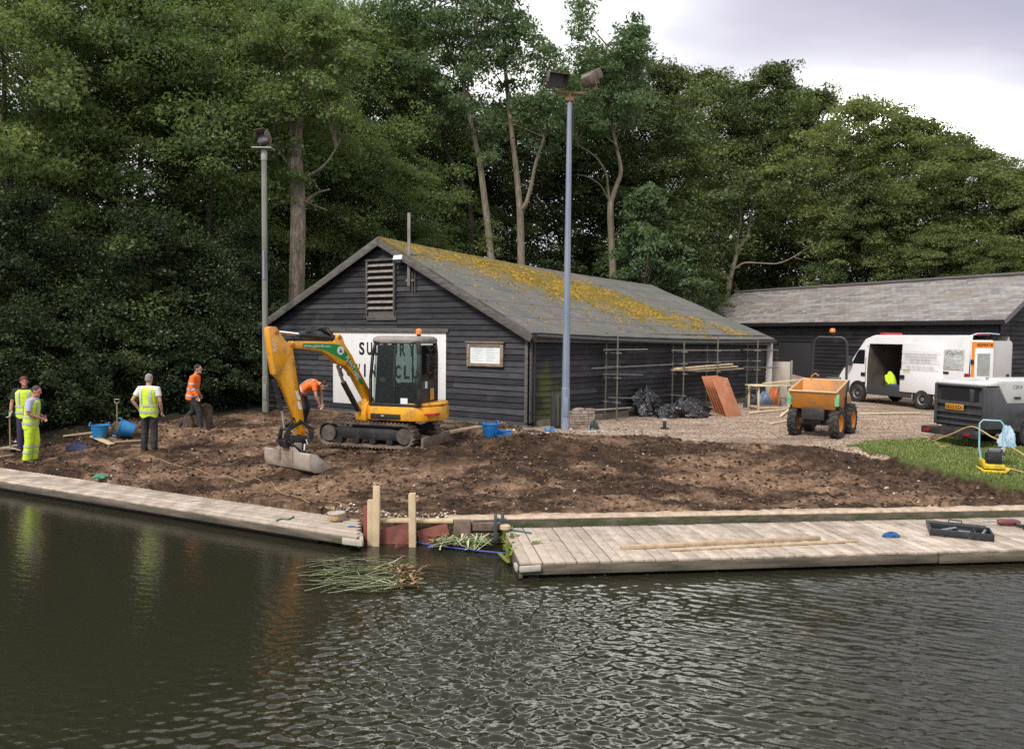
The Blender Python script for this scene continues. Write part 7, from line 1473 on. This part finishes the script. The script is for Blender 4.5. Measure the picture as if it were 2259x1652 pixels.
for z in (.50, .64, .78, .98, 1.02, 1.42): mb.box((-.03, .68, z), (.05, 1.28, .045))
for y in (.03, 1.32): mb.box((-.03, y, .95), (.06, .07, 1.0))
mb.box((-.03, .34, 1.2), (.05, .10, .30)); mb.build('rear_frame', dgrey, cp, bevel=.008)
mb = MB(); mb.box((-.062, .78, .90), (.014, .50, .15)); npl = mb.build('number_plate', mat('plate_yellow', (.45, .21, .03), .5), cp, bevel=.004)
text_obj('NU12 XZA', .085, .42, mat('black_lettering', (.02, .015, .01), .5), npl, Vector((-.070, .78, .90)), (0, -1, 0), (0, 0, 1), lift=.003)
mb = MB(); mb.box((-.02, .36, 1.24), (.012, .09, .22)); mb.build('label_plate', whitep, cp)
mb = MB(); mb.box((-.14, .70, .36), (.34, 1.5, .07)); mb.box((-.3, .70, .30), (.05, 1.55, .16)); mb.box((1.4, .68, .36), (2.9, .9, .14)); mb.build('chassis', mat('dark_chassis', (.022, .021, .022), .6), cp, bevel=.01)
for y in (.2, 1.3): mb = MB(); mb.box((-.34, y, .30), (.03, .16, .08)); mb.build('tail_lamp', redl, cp, bevel=.01)
wheel(cp, (1.35, .0, .34), .36, .22, mat('white_rim', (.5, .5, .5), .5), lugs=0); wheel(cp, (1.35, CWd, .34), .36, .22, rimg, lugs=0)
mb = MB(); n_ = 14; pts = [(1.35 + .50 * math.cos(math.pi * k / n_), .37 + .46 * math.sin(math.pi * k / n_)) for k in range(n_ + 1)]; pin = [(1.35 + .44 * math.cos(math.pi * k / n_), .37 + .41 * math.sin(math.pi * k / n_)) for k in range(n_ + 1)]
mb.prism(pts + pin[::-1], (0, 0, 0), (1, 0, 0), (0, 0, 1), (0, 1, 0), -.18, .10); mb.build('mudguard', mat('black_mudguard', (.02, .02, .024), .55, dirt=(.09, .08, .075), dscale=4), cp, smooth=40)
mb = MB(); mb.lathe([(.03, 0), (.035, .06), (.02, .07)], (.38, .3, 1.58), 10); mb.build('filler_cap', steelmud, cp)
# bucket under its tail
bkt = thing('rubber_bucket', 'black bucket with red contents standing under the compressor tail', 'bucket', G(2170, 972) + Z3 * 0)
mb = MB(); mb.lathe([(.0, 0), (.13, 0), (.17, .05), (.31, .26), (.32, .27), (.30, .26), (.16, .06), (0, .05)], (0, 0, 0), 24); mb.build('bucket', blk, bkt, smooth=50)
mb = MB(); mb.ell((-.03, 0, .24), (.24, .22, .10)); mb.build('red_cloth', mat('dark_red_cloth', (.16, .025, .018), .8), bkt)
# ================================================================ PLATE COMPACTOR
g = G(2188, 1040); pc_ = thing('plate_compactor', 'yellow vibrating plate with black engine and pale blue handle standing on the lawn', 'plate compactor', g, -.28)
pc_.scale = (.86, .86, .92)
cyel = mat('compactor_yellow', (.66, .50, .02), .45, dirt=(.22, .16, .06), dscale=6)
mb = MB(); mb.prism([(-.30, .06), (-.24, .0), (.24, .0), (.33, .10), (.30, .12), (.22, .05), (-.22, .05), (-.27, .09)], (0, 0, 0), (1, 0, 0), (0, 0, 1), (0, 1, 0), -.22, .22); mb.build('base_plate', cyel, pc_, bevel=.01)
mb = MB(); mb.box((.0, 0, .13), (.44, .36, .10)); mb.box((-.22, .0, .20), (.05, .36, .14)); mb.build('engine_bed', cyel, pc_, bevel=.015)
mb = MB(); mb.box((.02, 0, .30), (.30, .28, .24)); mb.lathe([(.10, -.17), (.12, -.15), (.12, -.10)], (.02, 0, .32), 16, M=Matrix.Rotation(R_(90), 3, 'X')); mb.build('engine', mblack, pc_, bevel=.025)
mb = MB(); mb.box((.02, -.02, .47), (.26, .20, .11)); mb.build('fuel_tank', mat('shiny_tank', (.10, .10, .12), .15, coat=.8), pc_, bevel=.04)
mb = MB(); mb.lathe([(.05, -.02), (.06, 0), (.06, .12), (.04, .14)], (.20, -.05, .40), 12); mb.build('exhaust', chrome, pc_)
lb = mat('pale_blue_tube', (.16, .36, .42), .4, col2=(.26, .46, .52), scale=6)
mb = MB(); mb.tube([(-.2, -.2, .16), (-.33, -.25, .50), (-.42, -.25, 1.02), (-.45, -.18, 1.10), (-.45, .18, 1.10), (-.42, .25, 1.02), (-.33, .25, .50), (-.2, .2, .16)], .020, 8); hb = mb.build('handle_bar', lb, pc_); hb.rotation_euler = (0, 0, R_(-100))
bgp = Mv = Matrix.Translation(pc_.location) @ Matrix.Rotation(pc_.rotation_euler[2] - R_(100), 4, 'Z')
crumple('carrier_bag', tuple(bgp @ Vector((-.40, .30, .50))), .15, .12, .34, mat('white_blue_bag', (.45, .55, .62), .5, col2=(.22, .40, .52), scale=5), 'white and blue bag hung on the handle of the plate compactor', 'bag', 61)
hose = mat('yellow_hose', (.50, .35, .12), .55, dirt=(.30, .2, .1), dscale=8)
rope('air_hose', [(2098, 925 + 58), (2075, 985), (2052, 968), (2048, 973), (2085, 966), (2150, 975), (2260, 976)], .016, hose, 'yellow air hose lying along the back edge of the lawn', 'hose', lift=.016)
pts = [G(2046, 974) + Z3 * .02, G(2066, 968) + Z3 * .15, co - cu_ * .30 + cw_ * .95 + Z3 * (.45 + gz0(11, 18))]; mb = MB()
def smooth_tube(q, r, name, m, lab, cat):
    out = []
    for i in range(len(q) - 1):
        for k in range(8):
            t = k / 8; a = q[max(0, i - 1)]; b = q[i]; c = q[i + 1]; d = q[min(len(q) - 1, i + 2)]; out.append(.5 * ((2 * b) + (c - a) * t + (2 * a - 5 * b + 4 * c - d) * t * t + (3 * b - a - 3 * c + d) * t ** 3))
    out.append(q[-1]); mb = MB(); mb.tube(out, r, 6); o = mb.build(name, m, None, off=tuple(out[0])); tag(o, lab, cat); return o
smooth_tube(pts, .016, 'air_hose', hose, 'yellow air hose rising from the gravel to the compressor tail', 'hose')
a = G(2056, 975); b2 = G(2210, 1002); smooth_tube([a + Z3 * .02, a.lerp(b2, .3) + Z3 * .28, a.lerp(b2, .58) + Z3 * .52, a.lerp(b2, .85) + Z3 * .36, b2 + Z3 * .28, b2 + Vector((.2, -.6, .02))], .016, 'air_hose', hose, 'yellow air hose arching up behind the plate compactor handle', 'hose')
rope('air_hose', [(2204, 1032), (2225, 1037), (2262, 1046)], .016, hose, 'yellow air hose running off the lawn at the right frame edge', 'hose', lift=.03)
# ================================================================ PEOPLE (local frame: +x is where the body faces, +y its left)
skin = mat('skin', (.42, .22, .155), .5, col2=(.47, .26, .19), scale=6); skinp = mat('ruddy_skin', (.45, .20, .15), .5)
hv = mat('hi_vis_cloth', (.50, .70, .02), .75, col2=(.56, .74, .05), scale=5, bump=.7, bscale=7, bdist=.05, dirt=(.26, .27, .05), dscale=5, dmix=(.56, .80)); ho = mat('hi_vis_orange', (.80, .125, .012), .75, col2=(.86, .17, .02), scale=5, bump=.7, bscale=7, bdist=.05, dirt=(.30, .09, .03), dscale=5, dmix=(.58, .82)); refl = mat('silver_tape', (.50, .51, .54), .35, .2)
def remesh(mb, name, m, parent, vox, smooth=2):
    o = mb.build('tmp', m, None, recalc=True); md = o.modifiers.new('r', 'REMESH'); md.mode = 'VOXEL'; md.voxel_size = vox; md.use_smooth_shade = True
    s_ = o.modifiers.new('s', 'SMOOTH'); s_.iterations = smooth; s_.factor = .5
    dg = bpy.context.evaluated_depsgraph_get(); dg.update(); me = bpy.data.meshes.new_from_object(o.evaluated_get(dg)); old = o.data; bpy.data.objects.remove(o); bpy.data.meshes.remove(old)
    me.name = name; me.materials.clear(); me.materials.append(m); me.polygons.foreach_set('use_smooth', [True] * len(me.polygons))
    q = bpy.data.objects.new(name, me); COL.objects.link(q); q.parent = parent; return q
def ringset(spine, n=20):
    """spine: list of (centre, half width y, half depth) with axes from the path; the body is flattened front to back"""
    out = []
    for i, (c, a, b) in enumerate(spine):
        t = (Vector(spine[min(i + 1, len(spine) - 1)][0]) - Vector(spine[max(i - 1, 0)][0])).normalized(); s = Vector((0, 1, 0)); f = s.cross(t).normalized(); s = t.cross(f).normalized()
        out.append([Vector(c) + s * (a * math.cos(w)) + f * (b * math.sin(w) * (1.0)) for w in [2 * math.pi * k / n for k in range(n)]])
    return out
def interp_spine(spine, t):
    x = t * (len(spine) - 1); i = min(int(x), len(spine) - 2); f = x - i
    return (Vector(spine[i][0]).lerp(Vector(spine[i + 1][0]), f), spine[i][1] * (1 - f) + spine[i + 1][1] * f, spine[i][2] * (1 - f) + spine[i + 1][2] * f)
def hand(mb, w, d, side, curl=.5, s=1.0):
    """palm, four fingers and a thumb beyond the wrist w along direction d"""
    w = Vector(w); d = Vector(d).normalized(); out_ = Vector((0, side, 0)); k = d.cross(out_)
    if k.length < .2: k = d.cross(Vector((1, 0, 0)))
    k.normalize(); n = k.cross(d).normalized()                   # k spreads the fingers, n is the back of the hand
    M_ = Matrix((k, n, d)).transposed(); mb.ell(w + d * .045 * s, (.040 * s, .017 * s, .055 * s), M=M_, nu=10, nv=7)
    for i in range(4):
        b = w + d * .085 * s + k * (-.028 + .019 * i) * s; L = (.062, .072, .068, .052)[i] * s; d2 = (d * math.cos(curl) - n * math.sin(curl) * side).normalized(); d3 = (d * math.cos(curl * 2.1) - n * math.sin(curl * 2.1) * side).normalized()
        mb.tube([b, b + d2 * L * .55, b + d2 * L * .55 + d3 * L * .5], [.0092 * s, .0085 * s, .007 * s], 7)
    b = w + d * .03 * s + k * .036 * s; dt = (d * .7 + k * .75 - n * .25 * side).normalized(); mb.tube([b, b + dt * .035 * s, b + dt * .035 * s + (dt * .5 + d * .6).normalized() * .03 * s], [.012 * s, .011 * s, .009 * s], 7)
def person(name_label, loc, rz, hip, chest, neck, head, look, sh, arms, legs, top, trousers, hair, vest=None, sleeve=.55, tape=True, gloves=None, cap=None, bands=False, jacket=False, hairlen=1.0, boots=(.03, .025, .02), skinm=None, strap=True, extra=None):
    t = thing('person', name_label, 'person', loc, rz); hip, chest, neck, head = Vector(hip), Vector(chest), Vector(neck), Vector(head); look = Vector(look).normalized(); skm = skinm or skin
    mb = MB(); sp = [(hip - (chest - hip).normalized() * .10, .145, .10), (hip, .165, .115), (hip.lerp(chest, .45), .150, .105), (chest, .175, .115), (chest.lerp(neck, .55), .165, .098), (chest.lerp(neck, .88), .095, .07), (neck, .055, .055)]
    mb.loft(ringset(sp)); mb.tube([chest.lerp(neck, .9), neck, neck.lerp(head, .75)], [.062, .056, .056], 12)
    # head
    up = (head - neck).normalized(); sd2 = up.cross(look).normalized(); up = look.cross(sd2).normalized(); H = Matrix((look, sd2, up)).transposed()
    mb.ell(head + H @ Vector((-.008, 0, .015)), (.094, .074, .108), M=H, nu=18, nv=12); mb.ell(head + H @ Vector((.028, 0, -.055)), (.062, .054, .066), M=H); mb.tube([head + H @ Vector((.088, 0, .025)), head + H @ Vector((.113, 0, -.018))], [.010, .016], 7); mb.ell(head + H @ Vector((.074, 0, .038)), (.018, .05, .012), M=H); mb.ell(head + H @ Vector((.076, 0, -.098)), (.020, .024, .018), M=H); mb.ell(head + H @ Vector((.083, 0, -.056)), (.010, .026, .008), M=H)
    for s in (1, -1): mb.ell(head + H @ Vector((-.01, s * .077, -.012)), (.020, .009, .032), M=H)
    for s, (e, w) in zip((1, -1), arms):
        sh_ = Vector((sh[0], s * sh[1], sh[2])) if not isinstance(sh[0], (tuple, list)) else Vector(sh[0 if s > 0 else 1]); e, w = Vector(e), Vector(w)
        mb.tube([sh_.lerp(chest.lerp(neck, .6), .4), sh_, sh_.lerp(e, .5), e, e.lerp(w, .35), w], [.06, .058, .048, .038, .040, .026], 10); hand(mb, w, w - e.lerp(w, .3), s, .55)
    for s, (k, a, toe) in zip((1, -1), legs):
        h_ = hip + Vector((0, s * .09, -.04)); k, a, toe = Vector(k), Vector(a), Vector(toe)
        mb.tube([h_, h_.lerp(k, .5), k, k.lerp(a, .35), a], [.088, .072, .052, .056, .036], 10); mb.tube([a - Vector((0, 0, .03)), a.lerp(toe, .5) - Vector((0, 0, .03)), toe], [.036, .034, .024], 8)
    remesh(mb, 'body', skm, t, .0095)
    # eyes and hair
    mb = MB()
    for s in (1, -1): mb.ell(head + H @ Vector((.080, s * .030, .018)), (.008, .012, .007), M=H, nu=8, nv=6)
    mb.build('eyes', mat('dark_eyes', (.02, .015, .012), .3), t)
    if cap is None:
        mb = MB(); mb.ell(head + H @ Vector((-.022, 0, .042)), (.092, .083, .092), M=H, nu=18, nv=12); mb.ell(head + H @ Vector((-.052, 0, -.012)), (.060, .075, .075 * hairlen), M=H); remesh(mb, 'hair', hair, t, .010, 1)
    else:
        mb = MB(); mb.ell(head + H @ Vector((-.012, 0, .052)), (.102, .086, .078), M=H, nu=18, nv=12); mb.ell(head + H @ Vector((-.055, 0, .0)), (.055, .075, .07), M=H); remesh(mb, 'cap', cap, t, .010, 1)
    # top: torso and sleeves
    d = (chest - hip).normalized(); ex_ = .022 if jacket else .008
    tp = [(hip - d * (.06 if not jacket else .13), .180 + ex_, .128 + ex_), (hip + d * .02, .172 + ex_, .124 + ex_), (hip.lerp(chest, .5), .160 + ex_, .118 + ex_), (chest, .182 + ex_, .124 + ex_), (chest.lerp(neck, .50), .180 + ex_, .110 + ex_), (chest.lerp(neck, .80), .125 + ex_, .082 + ex_), (chest.lerp(neck, 1.0), .066, .066)]
    mb = MB(); mb.loft(ringset(tp)); arms3 = []
    for s, (e, w) in zip((1, -1), arms):
        sh_ = Vector((sh[0], s * sh[1], sh[2])) if not isinstance(sh[0], (tuple, list)) else Vector(sh[0 if s > 0 else 1]); e, w = Vector(e), Vector(w); arms3.append((sh_, e, w))
        if sleeve <= 1: q = [sh_.lerp(chest.lerp(neck, .6), .45), sh_, sh_.lerp(e, sleeve)]; r = [.078, .076, .066]
        else: q = [sh_.lerp(chest.lerp(neck, .6), .45), sh_, sh_.lerp(e, .5), e, e.lerp(w, .5), e.lerp(w, .95)]; r = [.085, .084, .075, .066, .062, .052]
        mb.tube(q, r, 12)
    remesh(mb, 'jacket' if jacket else 'shirt', top, t, .013, 3)
    # vest over it
    base = tp; g_ = .020
    if vest is not None:
        vp_ = [(c, a + .022, b + .026) for (c, a, b) in tp]; vp_[0] = (hip - d * .16, .200, .150); vp_[-2] = (vp_[-2][0], vp_[-2][1] - .006, vp_[-2][2]); vp_ = vp_[:-1]
        rg = ringset(vp_, 28); mb = MB(); rp_2 = random.Random(len(name_label))
        for j, r in enumerate(rg):
            for k in range(len(r)): r[k] = r[k] + (r[k] - Vector(vp_[j][0])) * rp_2.uniform(-.03, .03) + (d * -.025 * math.sin(k * .9 + j) if j == 0 else Vector((0, 0, 0)))
        mb.loft(rg); vs_ = mb.build('vest', vest, t, smooth=70); base = vp_; vs_['category'] = None; del vs_['category']
    host = vs_ if vest is not None else None
    def band(c0, c1, mt=refl, nm='reflective_band'):
        mb = MB(); A = ringset([(c, a + .012, b + .012) for (c, a, b) in (interp_spine(base, c0 - .02), interp_spine(base, c0), interp_spine(base, c1), interp_spine(base, c1 + .02))], 28)[1:3]; mb.loft(A, caps=False); return mb.build(nm, mt, t, smooth=70)
    if tape and (vest is not None or jacket):
        band(.10, .16); band(.30, .36)
        if strap:
            for s in (1, -1):
                for sf in (1, -1):
                    mb = MB(); vs = []
                    for tt in np.linspace(.36, .93, 9):
                        c, a, b = interp_spine(base, tt); tv = (interp_spine(base, min(1, tt + .05))[0] - interp_spine(base, tt - .05)[0]).normalized(); f = Vector((0, 1, 0)).cross(tv).normalized()
                        for dy in (-.025, .025):
                            y = s * .105 + dy; y = max(-a * .93, min(a * .93, y)); vs.append(c + Vector((0, 1, 0)) * y + f * sf * ((b + .013) * math.sqrt(max(0.02, 1 - (y / (a + .012)) ** 2))))
                    mb.add(vs, [(2 * i, 2 * i + 1, 2 * i + 3, 2 * i + 2) for i in range(8)]); mb.build('reflective_strap', refl, t, recalc=False)
        if jacket:
            for (sh_, e, w) in arms3:
                for q0, q1, r in ((sh_.lerp(e, .55), sh_.lerp(e, .72), .080), (e.lerp(w, .15), e.lerp(w, .30), .071)): mb = MB(); mb.tube([q0, q1], r, 14, caps=False); mb.build('sleeve_band', refl, t)
    # trousers
    mb = MB(); mb.loft(ringset([(hip - Vector((0, 0, .12)), .17, .125), (hip - Vector((0, 0, .04)), .182, .132), (hip + d * .06, .170, .122)]))
    for s, (k, a, toe) in zip((1, -1), legs):
        h_ = hip + Vector((0, s * .09, -.04)); k, a = Vector(k), Vector(a); wv_ = .018 if bands else .006
        mb.tube([h_, h_.lerp(k, .5), k, k.lerp(a, .5), a + Vector((0, 0, -.02))], [.100 + wv_ * .4, .088 + wv_, .074 + wv_, .072 + wv_, .068 + wv_], 12)
    tr_ = remesh(mb, 'trousers', trousers, t, .013, 3)
    if bands:
        for s, (k, a, toe) in zip((1, -1), legs):
            k, a = Vector(k), Vector(a)
            for f0, f1 in ((.22, .32), (.55, .65)): mb = MB(); mb.tube([k.lerp(a, f0), k.lerp(a, f1)], .100, 14, caps=False); mb.build('trouser_band', refl, t)
    for s, (k, a, toe) in zip((1, -1), legs):
        a, toe = Vector(a), Vector(toe); mb = MB(); dd_ = (toe - a); dd_.z = 0; dd_.normalize(); mb.tube([a + Vector((0, 0, .05)), a - Vector((0, 0, .03))], [.056, .058], 10); mb.tube([a - dd_ * .05 + Vector((0, 0, -.045)), a.lerp(toe, .45) + Vector((0, 0, -.025)), toe], [.050, .050, .040], 10); remesh(mb, 'boot', mat('work_boot', boots, .7, dirt=(.10, .07, .05), dscale=8), t, .012, 2)
    if gloves:
        for s, (sh_, e, w) in zip((1, -1), arms3): mb = MB(); dh = (w - e).normalized(); hand(mb, w - dh * .01, w - e.lerp(w, .3), s, .9, 1.22); mb.tube([w - dh * .05, w + dh * .02], [.036, .040], 10); remesh(mb, 'glove', gloves, t, .010, 1)
    return t
def stand(u, v, lift=0.0):
    g = G(u, v); return (g.x, g.y, gz(g.x, g.y) - .01 + lift)
charc = mat('charcoal_cloth', (.016, .016, .019), .85, col2=(.030, .030, .034), scale=6, bump=.7, bscale=8, bdist=.05, dirt=(.09, .065, .045), dscale=4, dmix=(.60, .85)); whitet = mat('white_tee', (.66, .66, .67), .8); blackt = mat('black_tee', (.02, .02, .022), .85)
purple = mat('purple_cloth', (.035, .024, .075), .85); lilac = mat('lilac_shirt', (.42, .42, .56), .8); greyhair = mat('grey_hair', (.20, .17, .155), .9, col2=(.30, .27, .25), scale=14); brownh = mat('brown_hair', (.035, .022, .014), .9); darkh = mat('short_dark_hair', (.06, .045, .038), .9)
# worker with his back turned
person('worker with his back turned, yellow vest over white tee and black trousers', stand(330, 1004), R_(88), (0, 0, .96), (-.01, 0, 1.26), (.0, 0, 1.50), (.03, 0, 1.64), (1, .05, -.22), (0, .195, 1.43),
       [((-.10, .33, 1.17), (-.02, .235, .97)), ((-.02, -.27, 1.15), (.08, -.255, .91))], [((.03, .11, .50), (-.02, .12, .09), (.15, .14, .035)), ((.03, -.10, .50), (-.02, -.12, .09), (.15, -.15, .035))], whitet, charc, greyhair, vest=hv, sleeve=.62, hairlen=.8)
# pair at the left edge
person('worker in yellow trousers and vest with lilac sleeves, standing sideways at the left', stand(70, 1015), R_(14), (0, 0, .95), (.03, 0, 1.25), (.07, 0, 1.48), (.13, 0, 1.62), (1, -.25, -.30), (.05, .19, 1.42),
       [((-.02, .25, 1.15), (.20, .14, 1.04)), ((.02, -.25, 1.14), (.24, -.13, 1.02))], [((.06, .09, .50), (.0, .10, .09), (.17, .12, .035)), ((-.01, -.10, .50), (-.07, -.11, .09), (.10, -.14, .035))], lilac, hv, darkh, vest=hv, sleeve=.85, bands=True, hairlen=.55, skinm=skinp)
pb = stand(58, 996)
tb_ = person('worker in red cap and yellow vest, facing the water with white gloves on', pb, R_(-72), (0, 0, .97), (.0, 0, 1.28), (.02, 0, 1.52), (.05, 0, 1.665), (1, .35, .05), (0, .195, 1.45),
       [((.0, .275, 1.17), (.06, .28, .93)), ((.0, -.275, 1.17), (.07, -.29, .93))], [((.03, .10, .50), (-.01, .11, .09), (.16, .14, .035)), ((.03, -.10, .50), (-.01, -.11, .09), (.16, -.14, .035))], blackt, purple, brownh, vest=hv, sleeve=.72, gloves=mat('white_glove', (.62, .62, .6), .8), cap=mat('dark_red_cap', (.13, .022, .022), .8), skinm=skinp)
hp = Matrix.Translation(pb) @ Matrix.Rotation(R_(-72), 4, 'Z') @ Vector((.10, -.30, .86))
pk = thing('pickaxe', 'long handled pickaxe held head down by the worker in the red cap', 'pickaxe', (hp.x, hp.y, pb[2] + .02))
mb = MB(); mb.tube([(0, 0, .03), (0, 0, .98)], [.022, .016], 8); mb.build('handle', mat('worn_ash_handle', (.25, .17, .09), .6), pk)
mb = MB(); mb.tube([(-.28, .05, .02), (-.1, .02, .06), (0, 0, .07), (.1, -.02, .06), (.28, -.05, .02)], [.008, .022, .03, .022, .008], 8); mb.build('head', steelmud, pk)
# walking worker
person('worker in orange jacket and dark trousers striding to the right', stand(425, 944), R_(4), (0, 0, .93), (.05, 0, 1.24), (.10, 0, 1.47), (.16, 0, 1.61), (1, -.08, -.05), (.08, .185, 1.40),
       [((-.03, .24, 1.14), (.10, .26, .92)), ((.06, -.25, 1.13), (.20, -.24, .90))], [((-.02, .10, .49), (-.34, .11, .16), (-.20, .12, .035)), ((.20, -.09, .50), (.24, -.10, .09), (.40, -.12, .035))], ho, charc, brownh, sleeve=2, jacket=True, hairlen=.7, strap=False, boots=(.09, .08, .07))
# bending worker behind the boom
g = G(708, 925); person('worker in orange vest bending forward behind the excavator boom', (g.x, 20.6, gz(g.x, 20.6)), R_(-4), (-.10, 0, .86), (.16, 0, 1.06), (.40, 0, 1.10), (.54, 0, 1.05), (1, 0, -.75), (.34, .18, 1.05),
       [((.40, .22, .79), (.44, .16, .55)), ((.40, -.22, .79), (.47, -.14, .55))], [((.06, .11, .46), (-.06, .12, .09), (.11, .14, .035)), ((.02, -.11, .46), (-.10, -.12, .09), (.07, -.14, .035))], ho, charc, brownh, vest=ho, sleeve=.5, hairlen=.6)
